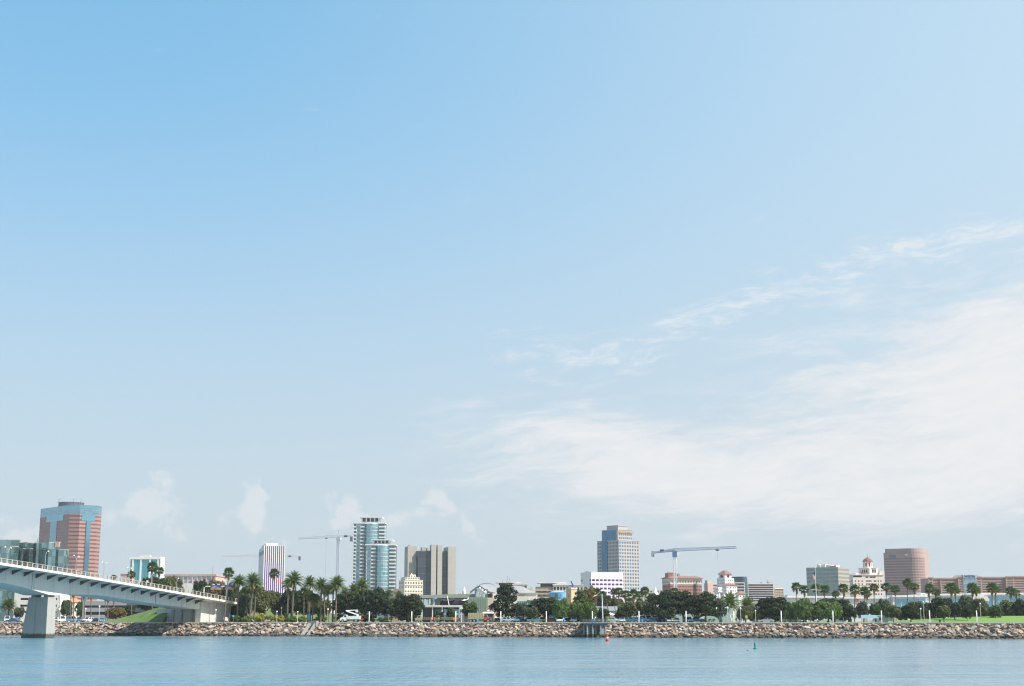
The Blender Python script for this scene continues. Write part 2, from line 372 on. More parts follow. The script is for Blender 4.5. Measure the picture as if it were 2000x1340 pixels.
# ---------------------------------------------------------------- road bridge
def bridge():
    A = Vector((gx(466, 467), 467.0)); Bq = Vector((gx(8, 372), 372.0)); ax = (Bq - A).normalized()      # along the near deck edge, toward the camera
    tr = Vector((ax.y, -ax.x));                                                                      # across, away from the camera
    if tr.y < 0: tr = -tr
    root = thing('road_bridge', 'long pale concrete road bridge rising to the left over the water', 'bridge', (A.x, A.y, 0))
    def s_of(px):
        k = (px - CX) / FPX * CT; return (k * A.y - A.x) / (ax.x - k * ax.y)
    tab = [(-160, 1068), (-60, 1083), (10, 1094.8), (86, 1104.4), (162, 1116.4), (200, 1122.9), (241, 1130.3), (285, 1138.6), (340, 1148), (370, 1153.8), (466, 1170.5), (520, 1180)]
    S, R = [], []
    for px, py in tab:
        s = s_of(px); Y = A.y + ax.y * s; S.append(s); R.append(gz(py, Y) - 1.15)
    def interp(s, xs, ys):
        prs = sorted(zip(xs, ys))
        if s <= prs[0][0]: return prs[0][1]
        for (a, b), (c, d) in zip(prs, prs[1:]):
            if s <= c: return b + (d - b) * (s - a) / (c - a)
        return prs[-1][1]
    # smooth the deck line with a quadratic fit
    import numpy as np
    cf = np.polyfit(S, R, 3); deck = lambda s: float(np.polyval(cf, s))
    OV = 3.9                                                             # overhang of the deck slab
    wt = [(-160, 1128), (-60, 1131), (10, 1140), (35, 1145.5), (60, 1152), (80, 1158), (95, 1162.5), (110, 1162.5), (140, 1161.2), (180, 1161.8), (200, 1163.7), (240, 1170), (285, 1177), (322, 1181.5), (366, 1187), (412, 1193)]
    WS, WZ = [], []
    wo = tr * OV
    for px, py in wt:
        k = (px - CX) / FPX * CT; ox, oy = A.x + wo.x, A.y + wo.y
        s = (k * oy - ox) / (ax.x - k * ax.y); WS.append(s); WZ.append(gz(py, oy + ax.y * s))
    P = lambda s, o, z: (ax.x * s + tr.x * o, ax.y * s + tr.y * o, z)
    W = 17.0; s0, s1 = s_of(468), s_of(-150); n = 90
    ss = [s0 + (s1 - s0) * i / n for i in range(n + 1)]
    def loft(prof, name, material, lst=ss, par=root):
        b = MB(); rows = []
        for s in lst:
            i = len(b.v); q = prof(s); b.v += [P(s, o, z) for o, z in q]; rows.append((i, len(q)))
        for (a, m_), (c, _) in zip(rows, rows[1:]):
            for k in range(m_): j = (k + 1) % m_; b.f.append((a + k, a + j, c + j, c + k))
        b.f.append(tuple(rows[0][0] + k for k in range(rows[0][1]))); b.f.append(tuple(rows[-1][0] + k for k in reversed(range(rows[-1][1]))))
        return b.build(name, material, par)
    loft(lambda s: [(0, deck(s)), (0, deck(s) - .62), (.5, deck(s) - .72), (OV + .1, deck(s) - 1.05), (W - OV, deck(s) - 1.05), (W - .5, deck(s) - .72), (W, deck(s) - .62), (W, deck(s))], 'deck', CONC)
    loft(lambda s: [(-.06, deck(s) + .10), (-.06, deck(s) - .55), (-.002, deck(s) - .55), (.30, deck(s) + .1)], 'edge_beam', mat('edge_concrete', (.66, .62, .55), .8, var=.1, streak=.15))
    girder = mat('girder_concrete', (.60, .61, .58), .8, var=.12, streak=.42, scale=.15)
    sg = [s for s in ss if s >= s_of(414)]
    loft(lambda s: [(OV, deck(s) - 1.0), (OV, interp(s, WS, WZ)), (W - OV, interp(s, WS, WZ)), (W - OV, deck(s) - 1.0)], 'box_girder', girder, sg)
    # expansion joints and inspection brackets on the web
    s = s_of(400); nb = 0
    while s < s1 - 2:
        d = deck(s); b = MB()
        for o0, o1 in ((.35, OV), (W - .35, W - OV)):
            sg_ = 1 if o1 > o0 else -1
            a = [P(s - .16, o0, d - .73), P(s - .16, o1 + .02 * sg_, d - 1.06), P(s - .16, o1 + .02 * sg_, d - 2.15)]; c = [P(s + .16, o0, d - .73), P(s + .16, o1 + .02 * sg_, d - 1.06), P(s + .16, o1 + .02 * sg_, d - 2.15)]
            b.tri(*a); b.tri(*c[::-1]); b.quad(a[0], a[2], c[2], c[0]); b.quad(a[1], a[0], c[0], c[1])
        b.build('bracket', mat('bracket_shaded_steel', (.10, .075, .08), .7), root); s += 4.45; nb += 1  # steel brown darkened to carry the shade under the deck overhang
    for px in (80, 322):
        s = s_of(px); b = MB(); z0 = interp(s, WS, WZ)
        b.box(0, 0, 0, .07, .05, deck(s) - 1.05 - z0); o = b.build('joint', DARK, root, P(s, OV - .03, z0), math.atan2(ax.y, ax.x))
    # railing
    rail = link('railing', None, root); o = MB()
    railm = mat('rail_paint', (.40, .37, .32), .6, var=.1)
    for hh, th in ((1.12, .14), (.62, .05), (.36, .05)):
        for a, c in zip(ss, ss[1:]):
            o.bar(P(a, .12, deck(a) + .1 + hh), P(c, .12, deck(c) + .1 + hh), th * .6)
    o.build('rail_tubes', railm, rail)
    pm = MB().box(-.15, -.10, 0, .15, .12, 1.22).mesh('post', railm)
    s = s0 + .6
    while s < s1 - 1:
        link('post', pm, rail, P(s, .14, deck(s) + .02), math.atan2(ax.y, ax.x)); s += 1.9
    o = MB()
    for a, c in zip(ss, ss[1:]):
        o.quad(P(a, W - .3, deck(a)), P(c, W - .3, deck(c)), P(c, W - .3, deck(c) + .85), P(a, W - .3, deck(a) + .85)); o.quad(P(a, W - .1, deck(a) + .85), P(c, W - .1, deck(c) + .85), P(c, W - .1, deck(c)), P(a, W - .1, deck(a)))
        o.quad(P(a, W - .3, deck(a) + .85), P(c, W - .3, deck(c) + .85), P(c, W - .1, deck(c) + .85), P(a, W - .1, deck(a) + .85))
    o.build('far_parapet', CONCD, root)
    # river pier: a tapered wall across the axis
    kq = (99 - CX) / FPX * CT; wo2 = tr * (OV + .4); sp = (kq * (A.y + wo2.y) - (A.x + wo2.x)) / (ax.x - kq * ax.y); zt = interp(sp, WS, WZ)
    b = MB()
    def ring(z, g, l): return [P(sp - l, OV + .4 - g * .1, z), P(sp + l, OV + .4 - g * .1, z), P(sp + l, OV + 7.2 + g, z), P(sp - l, OV + 7.2 + g, z)]
    lo, hi = ring(-2.5, 2.2, 1.75), ring(zt - .55, 0, 1.6)
    i = len(b.v); b.v += lo + hi
    for k in range(4): j = (k + 1) % 4; b.f.append((i + k, i + j, i + 4 + j, i + 4 + k))
    b.f.append((i + 4, i + 5, i + 6, i + 7)); b.build('pier', PIERC, root)
    for o_ in (OV + 1.6, OV + 6.0):
        MB().box(-1.2, -.7, 0, 1.2, .7, .62).build('bearing', CONCD, root, P(sp, o_, zt - .58), math.atan2(ax.y, ax.x))
    # abutment: front wall across, near column wall, ribbed wing wall
    sa = s_of(409) - 2.4; angx = math.atan2(ax.y, ax.x)
    b = MB(); zt = interp(sa, WS, WZ)
    def wall(oa, ob, sA, sB, z0, z1, name, m_):
        q = MB(); pts = [P(sA, oa, 0), P(sB, oa, 0), P(sB, ob, 0), P(sA, ob, 0)]
        pts = [(p[0], p[1]) for p in pts]
        ar = sum(pts[k][0] * pts[(k + 1) % 4][1] - pts[(k + 1) % 4][0] * pts[k][1] for k in range(4))
        q.prism(pts if ar > 0 else pts[::-1], z0, z1); return q.build(name, m_, root)
    wall(OV + 2.2, W + 5.5, sa - 2.0, sa, GZ - 1, zt + .4, 'abutment_wall', CONC)
    wall(OV - .5, OV + 1.6, sa - 2.4, sa + 2.4, GZ - 1, deck(sa) - 1.06, 'abutment_column', CONC)
    for o_ in (8.0, 12.2, 15.5): wall(o_, o_ + .9, sa - .4, sa + .35, GZ - .5, zt, 'wall_rib', CONCD)
    wall(OV - .45, OV + .6, s0 + .0, sa - 2.41, GZ - 1, deck(sa) - 2.3, 'wing_wall', mat('wing_concrete', (.62, .60, .57), .85, var=.12, streak=.35, scale=.4))
    b = MB(); m_ = 16
    for k in range(m_):
        a = s0 + (sa - 2.41 - s0) * k / m_; c = s0 + (sa - 2.41 - s0) * (k + 1) / m_
        b.quad(P(a, OV - .45, deck(sa) - 2.3), P(c, OV - .45, deck(sa) - 2.3), P(c, OV - .45, deck(c) - 1.0), P(a, OV - .45, deck(a) - 1.0))
    b.build('wing_wall_top', MATS['wing_concrete'], root)
    # approach fill behind the abutment and the grass embankment beside it
    q = MB()
    for k in range(30):
        a, c = s0 - 60 * k / 30, s0 - 60 * (k + 1) / 30; pass
    e = MB(); ne = 14
    for i in range(ne + 1):
        for j in range(9):
            s = sa - 3 - 60 * i / ne; t = j / 8; o_ = W + 1 + t * 30
            z = GZ + (deck(sa) - 1.2 - GZ) * (1 - t) ** 1.15; e.v.append((A.x + P(s, o_, z)[0], A.y + P(s, o_, z)[1], z))
    for i in range(ne):
        for j in range(8): k = i * 9 + j; e.f.append((k, k + 1, k + 10, k + 9))
    # side slope toward the water
    for j in range(8):
        p = [e.v[j], e.v[j + 1]]; i = len(e.v); e.v += [p[0], p[1], (p[1][0] + ax.x * 6, p[1][1] + ax.y * 6, GZ - .1), (p[0][0] + ax.x * 6, p[0][1] + ax.y * 6, GZ - .1)]; e.f.append((i, i + 1, i + 2, i + 3))
    struct(e.build('grass_embankment', mat('bank_grass', (.10, .16, .040), .9, var=.4, scale=.4, bump=3.0)))
    return root, A, ax, tr, deck, s_of, W
BR, BR_A, BR_AX, BR_TR, BR_DECK, BR_S, BR_W = bridge()
def on_deck(px, off):
    s = BR_S(px); return (BR_A.x + BR_AX.x * s + BR_TR.x * off, BR_A.y + BR_AX.y * s + BR_TR.y * off, BR_DECK(s))
# approach road continuing inland on a fill
def approach():
    b = MB(); z = BR_DECK(BR_S(466)); r = []
    for i in range(13):
        s = BR_S(466) - i * 14; zz = GZ + .3 + (z - GZ - .3) * max(0, 1 - i / 8.0)
        for o in (-6, .5, BR_W, BR_W + 8):
            x, y = BR_A.x + BR_AX.x * s + BR_TR.x * o, BR_A.y + BR_AX.y * s + BR_TR.y * o
            b.v.append((x, y, zz if 0 < o < BR_W + 1 else GZ - .05))
    for i in range(12):
        for j in range(3): k = i * 4 + j; b.f.append((k, k + 1, k + 5, k + 4))
    struct(b.build('approach_embankment', mat('planted_bank', (.10, .13, .045), .95, var=.4, scale=.4)))
approach()
# ---------------------------------------------------------------- buildings
PANES = {}
def pane_mesh(w, h, m, name, th=.08):
    key = (round(w, 2), round(h, 2), m.name, name)
    if key not in PANES: PANES[key] = MB().box(-w / 2, -th / 2, -h / 2, w / 2, th / 2, h / 2).mesh(name, m)
    return PANES[key]
def facade(wall, root, O, ang, W, z0, z1, cols, rows, m, depth=.35, name='window', skip=None, sill=None):
    """a wall with real openings: strips of wall, reveals, and one pane object set back in each opening"""
    c, s = math.cos(ang), math.sin(ang)
    P = lambda u, z, d=0.0: (O[0] + c * u - s * d, O[1] + s * u + c * d, z)      # d goes inward
    cols = [q for q in cols if q[1] <= W + .01]; rows = [q for q in rows if q[1] <= z1 + .01]
    if not cols or not rows:
        wall.quad(P(0, z0), P(W, z0), P(W, z1), P(0, z1)); return
    zc = z0
    for (a, b) in rows:
        if a > zc + 1e-4: wall.quad(P(0, zc), P(W, zc), P(W, a), P(0, a))
        uc = 0.0
        for (u, v) in cols:
            if u > uc + 1e-4: wall.quad(P(uc, a), P(u, a), P(u, b), P(uc, b))
            uc = v
            if skip and skip(u, a): wall.quad(P(u, a), P(v, a), P(v, b), P(u, b)); continue
            wall.quad(P(u, a), P(v, a), P(v, a, depth), P(u, a, depth)); wall.quad(P(v, b), P(u, b), P(u, b, depth), P(v, b, depth))
            wall.quad(P(u, b), P(u, a), P(u, a, depth), P(u, b, depth)); wall.quad(P(v, a), P(v, b), P(v, b, depth), P(v, a, depth))
            mm = m(u, a) if callable(m) else m
            link(name, pane_mesh(v - u, b - a, mm, name), root, P((u + v) / 2, (a + b) / 2, depth), ang)
        if W > uc + 1e-4: wall.quad(P(uc, a), P(W, a), P(W, b), P(uc, b))
        zc = b
    if z1 > zc + 1e-4: wall.quad(P(0, zc), P(W, zc), P(W, z1), P(0, z1))
def even(W, n, frac=.6, m0=None):
    p = W / n; return [(p * (i + .5 - frac / 2), p * (i + .5 + frac / 2)) for i in range(n)]
def floors(z0, z1, n, frac=.5): 
    p = (z1 - z0) / n; return [(z0 + p * (i + .5 - frac / 2), z0 + p * (i + .5 + frac / 2)) for i in range(n)]
class Bld:
    """a building whose near corner stands at pixel px and distance d, turned by phi degrees"""
    def __init__(s, name, label, px, d, phi=0.0, cat='building', group=None):
        s.d = d; s.px = px; s.phi = math.radians(phi); s.x0 = gx(px, d)
        s.root = thing(name, label, cat, (s.x0, d, GZ), s.phi, group)
    def wx(s, px):                                          # length along local x that ends at this pixel column
        k = (px - CX) / FPX * CT; return (k * s.d - s.x0) / (math.cos(s.phi) - k * math.sin(s.phi))
    def wy(s, px):
        k = (px - CX) / FPX * CT; return (k * s.d - s.x0) / (-math.sin(s.phi) - k * math.cos(s.phi))
    def z(s, py, dd=0.0): return gz(py, s.d + dd) - GZ
    def rect(s, x0, y0, x1, y1, z0, z1, wallmat, roofmat=None, name='wall', front=None, left=None, right=None, m=GDARK, depth=.35, wname='window', skipf=None):
        w = MB(); W, D = x1 - x0, y1 - y0
        for spec, O, ang, L in ((front, (x0, y0), 0, W), (right, (x1, y0), math.pi / 2, D), (None, (x1, y1), math.pi, W), (left, (x0, y1), -math.pi / 2, D)):
            cols, rows = spec[:2] if spec else ([], [])
            mm = spec[2] if spec and len(spec) > 2 else m
            facade(w, s.root, O, ang, L, z0, z1, cols, rows, mm, depth, wname, skipf if spec is front else None)
        o = w.build(name, wallmat, s.root)
        r = MB(); r.box(x0 + .01, y0 + .01, z1 - .3, x1 - .01, y1 - .01, z1 + .01); r.build('roof', roofmat or CONCD, s.root)
        return o
    def box(s, name, m, x0, y0, z0, x1, y1, z1): return MB().box(x0, y0, z0, x1, y1, z1).build(name, m, s.root)
    def part(s, name, mb, m, smooth=False): return mb.build(name, m, s.root, smooth=smooth)
def parapet(b, m, x0, y0, x1, y1, z, h=.9, t=.35, name='parapet'):
    q = MB(); q.box(x0 - .12, y0 - .12, z, x1 + .12, y0 + t, z + h); q.box(x0 - .12, y1 - t, z, x1 + .12, y1 + .12, z + h)
    q.box(x0 - .12, y0 + t, z, x0 + t, y1 - t, z + h); q.box(x1 - t, y0 + t, z, x1 + .12, y1 - t, z + h); return q.build(name, m, b.root)
def text_mesh(txt, size, m, parent, loc, rz, name='sign_lettering', ext=.12):
    cu = bpy.data.curves.new('lettering', 'FONT'); cu.body = txt; cu.size = size; cu.extrude = ext; cu.align_x = 'CENTER'; cu.align_y = 'CENTER'
    o = bpy.data.objects.new('lettering', cu); COL.objects.link(o)
    dg = bpy.context.evaluated_depsgraph_get(); me = bpy.data.meshes.new_from_object(o.evaluated_get(dg)); bpy.data.objects.remove(o)
    me.name = name; me.materials.clear(); me.materials.append(m)
    return link(name, me, parent, loc, rot=(math.pi / 2, 0, rz))

# --- brown granite tower with blue glass crown
def granite_tower():
    b = Bld('office_tower', 'tallest brown granite tower with light blue glass crown and vertical glass strip', 130, 1430, 41, 'tower')
    W = b.wx(193); D = b.wy(60); H = b.z(985); hb = b.z(1003)
    red = mat('red_granite', (.36, .20, .165), .6, var=.10, scale=.1)
    bandm = glass('bronze_glass', (.20, .115, .12), .2, .35, .12)
    ch = 7.5
    poly = [(ch, 0), (W - ch, 0), (W, ch), (W, D - ch), (W - ch, D), (ch, D), (0, D - ch), (0, ch)]
    n = 26; fl = [(3 + i * (hb - 4) / n + 1.9, 3 + i * (hb - 4) / n + 1.9 + 1.65) for i in range(n)]
    w = MB()
    for i in range(8):
        a, c = poly[i], poly[(i + 1) % 8]; L = math.hypot(c[0] - a[0], c[1] - a[1]); ang = math.atan2(c[1] - a[1], c[0] - a[0])
        vis = i in (0, 1, 6, 7)
        facade(w, b.root, a, ang, L, 0, hb, [(0.02, L - .02)] if vis else [], fl, bandm, .18, 'window_band')
    b.part('wall', w, red)
    def ins(p, g):
        cx, cy = W / 2, D / 2; return [(cx + (x - cx) * g, cy + (y - cy) * g) for x, y in p]
    # crown of glass panels
    for i in range(8):
        a, c = poly[i], poly[(i + 1) % 8]; L = math.hypot(c[0] - a[0], c[1] - a[1]); ang = math.atan2(c[1] - a[1], c[0] - a[0])
        q = MB(); nn = max(2, round(L / 6)); rows = [(hb + .05 + k * (H - hb) / 4, hb + (k + 1) * (H - hb) / 4 - .1) for k in range(4)]
        facade(q, b.root, a, ang, L, hb, H, [(L * k / nn + .05, L * (k + 1) / nn - .05) for k in range(nn)] if i in (0, 7, 1, 6) else [], rows, GBLUE, .08, 'glass_panel')
        b.part('crown_frame', q, GREYM)
    q = MB(); q.prism(ins(poly, .995), H - .5, H); b.part('roof', q, CONCD)
    # glass wedges stepping down the face middles, then a strip to the ground
    for face, (px0, px1, nx0, nx1) in {'front': (.28, .70, .43, .57), 'left': (.25, .72, .42, .60)}.items():
        ztop = hb + .3; zm = b.z(1016 if face == 'front' else 1014)
        for (u0, u1, za, zb, pr) in ((px0, px1, zm, ztop, .25), (nx0, nx1, 3, zm - .0, .9 if face == 'front' else .3)):
            q = MB()
            if face == 'front': q.box(W * u0, -pr, za, W * u1, .3, zb)
            else: q.box(-pr, D * u0, za, .3, D * u1, zb)
            b.part('glass_strip', q, GBLUE)
    q = MB(); q.tube([(W * .5, D * .5, H - .2), (W * .5, D * .5, H + 5.2)], [W * .36, W * .36], 28); b.part('roof_drum', q, mat('slate_panel', (.10, .11, .15), .5))
    q = MB()
    for k in range(28):
        t = 6.283 * k / 28; q.bar((W * .5 + W * .367 * math.cos(t), D * .5 + W * .367 * math.sin(t), H), (W * .5 + W * .367 * math.cos(t), D * .5 + W * .367 * math.sin(t), H + 5.4), .18)
    for t in (2.4, 3.3, 4.4, 5.0): q.bar((W * .5 + 14 * math.cos(t), D * .5 + 14 * math.sin(t), H + 5), (W * .5 + 14 * math.cos(t) + 1, D * .5 + 14 * math.sin(t), H + 9), .14)
    b.part('roof_antennas', q, DARK)
granite_tower()
# --- faceted green mirror-glass complex
def green_complex():
    d = 900; b = Bld('glass_office_block', 'faceted green mirror glass office block behind the bridge, left edge', 30, d, 0)
    mull = mat('mullion_green', (.16, .22, .22), .4, .4)
    def px(p): return gx(p, d) - b.x0
    blocks = [([(-40, 6), (10, 1), (28, 7), (30, 22), (-40, 26)], 1066), ([(-40, 12), (28, 12), (30, 28), (-40, 30)], 1052),
              ([(27, 9), (36, 5), (42, 9), (50, 3), (56, 9), (56, 28), (27, 28)], 1070), ([(29, 14), (44, 9.2), (58, 16), (62, 10), (67, 10.5), (86, 4), (100, 9), (110, 10), (110, 34), (29, 34)], 1057.5),
              ([(86, 3.5), (101, 1), (106, -3), (117, -2), (127, 4), (127, 20), (86, 18)], 1073)]
    for pts, top in blocks:
        P = [(gx(a, d + y) - b.x0, y) for a, y in pts]; H = b.z(top); q = MB(); n = len(P)
        for i in range(n):
            a, c = P[i], P[(i + 1) % n]; L = math.hypot(c[0] - a[0], c[1] - a[1]); ang = math.atan2(c[1] - a[1], c[0] - a[0])
            vis = i < n - 3 and L > 1.2
            nc = max(1, round(L / 2.9)); nr = max(2, round(H / 4.6))
            cols = [(L * k / nc + .06, L * (k + 1) / nc - .06) for k in range(nc)] if vis else []
            facade(q, b.root, a, ang, L, 0, H, cols, [(H * k / nr + .06, H * (k + 1) / nr - .06) for k in range(nr)], GGREEN, .07, 'glass_panel')
        b.part('wall', q, mull); r = MB(); r.prism(P, H - .4, H); b.part('roof', r, CONCD)
    b.box('roof_fan_housing', mat('rust_panel', (.42, .30, .24), .8), px(90), 8, b.z(1067), px(98), 12, b.z(1056.6))
    b.part('mast', MB().bar((px(48), 15, b.z(1058)), (px(48), 15, b.z(1049)), .12), DARK)
green_complex()
# --- teal glass slab in a white frame
def teal_slab():
    b = Bld('teal_office_slab', 'teal glass office slab in a white concrete frame behind palms and bridge', 248, 1300, -3)
    W = b.wx(308); H = b.z(1088); D = 12; t = b.z(1092.5)
    b.rect(.4, .3, W - .4, D, 0, H - .3, GTEAL, CONC)
    for u in (.10, .36, .66, .925): b.box('pier', WHITE, W * u - .7, -.5, 0, W * u + .7, .28, t)
    xs = [W * u for u in (-.0, .10, .36, .66, .925, 1.0)]
    for a, c in zip(xs, xs[1:]):
        n = max(1, round((c - a - 1.4) / 2.0)); p = (c - a - 1.4) / n if c - a > 2 else 1
        for k in range(n):
            for r in range(5): 
                h = (t - 1) / 5
                link('glass_panel', pane_mesh(p - .14, h - .25, GTEAL, 'glass_panel', .18), b.root, (a + .7 + p * (k + .5), .22, 1 + h * (r + .5)))
    b.box('cornice', WHITE, -.6, -.7, t, W + .3, D, H + .2); b.box('side_wall', WHITE, W - .3, -.69, 0, W + .6, D + .01, t)
    b.box('penthouse', CONC, W * .25, 4, H, W * .6, 9, H + 1.6)
teal_slab()
# --- long pinkish low block
def pink_low():
    pk = mat('pink_stucco', (.52, .40, .36), .85, var=.1, streak=.12)
    b = Bld('civic_block', 'long low pinkish concrete block with pale strip windows behind dark trees', 318, 1000, -2)
    W = b.wx(418); H = b.z(1122.5)
    n = 8; cols = [(W * (.28 + .092 * i), W * (.28 + .092 * i) + W * .075) for i in range(n - 1)]
    b.rect(0, 0, W, 30, 0, H, pk, None, front=(cols, [(b.z(1146), b.z(1141)), (b.z(1139), b.z(1135.5)), (b.z(1131.5), b.z(1126))], GPALE))
    for i in range(8): b.box('fin', pk, W * (.275 + .092 * i) - .25, -.7, b.z(1140), W * (.275 + .092 * i) + .25, -.004, H - 1.2)
    b.box('cornice', mat('pink_trim', (.45, .31, .29), .8), -.4, -.8, H - 1.1, W + .4, 30.4, H + .25)
    b.box('stair_block', OFFWHITE, W * .36, -9, 0, W * .68, -.85, b.z(1140))
    b.part('radio_mast', MB().bar((W * .87, 10, H), (W * .87, 10, b.z(1104)), .22), GREYM)
    c = Bld('low_annex', 'small pinkish block beside the left edge of the teal slab', 231, 1050, 0); c.rect(0, 0, c.wx(249), 14, 0, c.z(1121), pk, None)
    c.box('cornice', MATS['pink_trim'], -.3, -.3, c.z(1122.2), c.wx(249) + .3, 14.3, c.z(1120.6))
pink_low()
# --- white and violet striped tower
def striped_tower():
    b = Bld('striped_tower', 'white tower with thin violet vertical window stripes behind the palms', 512, 1300, 14, 'tower')
    W = b.wx(552); D = b.wy(500.5); H = b.z(1066)
    b.rect(0.4, .4, W - .4, D, 0, H, mat('grey_white_panel', (.62, .63, .66), .7, var=.06, streak=.06), None)
    n = 10; p = W / n
    for i in range(n + 1): b.box('fin', WHITE, i * p - .38, -.26, 0, i * p + .38, .39, H + .5)
    for i in range(n):
        for r in range(18):
            h = H / 18
            m = GPURP if not (r in (15,) or (r == 9 and i > 4)) else glass('red_reflection_glass', (.42, .07, .10), .3, .2, .6)  # red panes are a reflection put into the glass colour
            link('window', pane_mesh(p - .76, h - .10, m, 'window'), b.root, (p * (i + .5), .32, h * (r + .5)))
    b.box('sign_band', mat('slate_sign', (.16, .20, .27), .5), .28, D * .12, b.z(1081), .395, D * .95, b.z(1073))
    b.box('penthouse', WHITE, W * .08, 4, H + .02, W * .68, D * .8, b.z(1060.5)); b.part('mast', MB().bar((W * .3, 8, H), (W * .3, 8, H + 5), .12), DARK)
striped_tower()
# --- tower cranes
def crane(label, px, d, yjib, yapex, ybase, tip_l, tip_r, col_m, col_j, flat=False, width=1.9, th=1.0):
    """tip_l, tip_r: (dx, dy) of the jib ends relative to the mast, in metres"""
    x = gx(px, d); zj = gz(yjib, d) - GZ; za = gz(yapex, d) - GZ
    r = thing('tower_crane', label, 'crane', (x, d, GZ), 0, 'tower cranes over the city')
    m = MB(); h = width / 2
    for sx, sy in ((-h, -h), (h, -h), (h, h), (-h, h)): m.bar((sx, sy, 0), (sx, sy, zj - 2), .24)
    z = 0; k = 0
    while z < zj - 3:
        zz = z + 2.2
        for a, c in (((-h, -h), (h, -h)), ((h, -h), (h, h)), ((h, h), (-h, h)), ((-h, h), (-h, -h))):
            if k % 2: a, c = c, a
            m.bar((*a, z), (*c, zz), .14); m.bar((*a, zz), (*c, zz), .12)
        z = zz; k += 1
    m.build('mast', col_m, r)
    MB().box(-1.5, -1.5, zj - 4 if flat else zj - 2, 1.5, 1.5, zj).build('slewing_unit', col_j, r)
    MB().box(1.5, -1.2, zj - 2.3, 3.0, .9, zj - .2).build('cab', WHITE, r)
    def truss(p0, p1, hh, nm, n, hh1=None):
        q = MB(); p0, p1 = Vector(p0), Vector(p1); d_ = (p1 - p0).normalized(); sd_ = Vector((-d_.y, d_.x, 0)) * .65
        top = lambda t: p0.lerp(p1, t) + Vector((0, 0, hh + ((hh1 or hh) - hh) * t)); low = lambda t, s: p0.lerp(p1, t) + sd_ * s
        q.bar(top(0), top(1), .14 * th); q.bar(low(0, 1), low(1, 1), .12 * th); q.bar(low(0, -1), low(1, -1), .12 * th)
        for i in range(n):
            for s in (1, -1):
                q.bar(low(i / n, s), top((i + .5) / n), .085); q.bar(top((i + .5) / n), low((i + 1) / n, s), .085)
            q.bar(low(i / n, 1), low(i / n, -1), .07)
        return q.build(nm, col_j, r)
    truss((0, 0, zj), (tip_l[0], tip_l[1], zj + (tip_l[2] if len(tip_l) > 2 else 0)), 2.0, 'jib' if not flat else 'counter_jib', 22, .9)
    truss((0, 0, zj), (tip_r[0], tip_r[1], zj + (tip_r[2] if len(tip_r) > 2 else 0)), 2.0 if flat else 1.2, 'counter_jib' if not flat else 'jib', 26 if flat else 8, 1.3)
    cw = tip_l if flat else tip_r
    MB().box(cw[0] * .97 - 1.0, cw[1] * .97 - 1.2, zj - 3.4, cw[0] * .97 + 1.0, cw[1] * .97 + 1.2, zj + .6).build('counterweight', mat('counterweight_grey', (.10, .10, .13), .8) if not flat else GREYM, r)
    MB().box(cw[0] * .55 - 1.4, cw[1] * .55 - .8, zj + .2, cw[0] * .55 + 1.4, cw[1] * .55 + .8, zj + 1.6).build('winch', DARK, r)
    if not flat:
        q = MB()
        for s in (-1, 1): q.bar((s * .8, 0, zj), (.4, 0, za), .16); q.bar((s * .8, .8, zj), (.4, 0, za), .12)
        q.build('apex', col_m, r); q = MB()
        for f in (.32, .68): q.bar((.4, 0, za), (tip_l[0] * f, tip_l[1] * f, zj + 1.5), .06)
        q.bar((.4, 0, za), (tip_r[0] * .8, tip_r[1] * .8, zj + 1), .06); q.build('tie_bar', GREYM, r)
    tx = tip_l if not flat else tip_r; f = .30 if not flat else .7
    q = MB(); q.box(tx[0] * f - 1, tx[1] * f - .6, zj - 1.1, tx[0] * f + 1, tx[1] * f + .6, zj - .2); q.bar((tx[0] * f, tx[1] * f, zj - 1), (tx[0] * f, tx[1] * f, zj * (.35 if not flat else .86)), .04); q.build('trolley', DARK, r)
    return r
CRW = mat('crane_greyblue', (.34, .38, .46), .6, var=.1); CRP = mat('crane_pale', (.62, .62, .62), .6, var=.1); CRB = mat('crane_blue', (.10, .17, .36), .5, var=.1); CRWH = mat('crane_white', (.72, .72, .72), .6, var=.1)
crane('grey hammerhead tower crane between striped tower and glass twin towers', 657, 1190, 1049.5, 1034.5, 0, (-33.5, 0, -1.5), (11.3, 0, .6), CRW, CRW, th=1.6)
CRP2 = mat('crane_pale_grey', (.42, .42, .44), .6, var=.1)
crane('faint pale tower crane whose jib passes behind the striped tower', 537, 1480, 1088, 1078, 0, (-56, -6), (24, 2), CRP2, CRP2, th=2.0)
crane('blue flat top tower crane on white mast left of the brick hotel', 1320.5, 1000, 1077, 1077, 0, (-15, 9, -1), (36.5, -44, 0), CRWH, CRB, True)
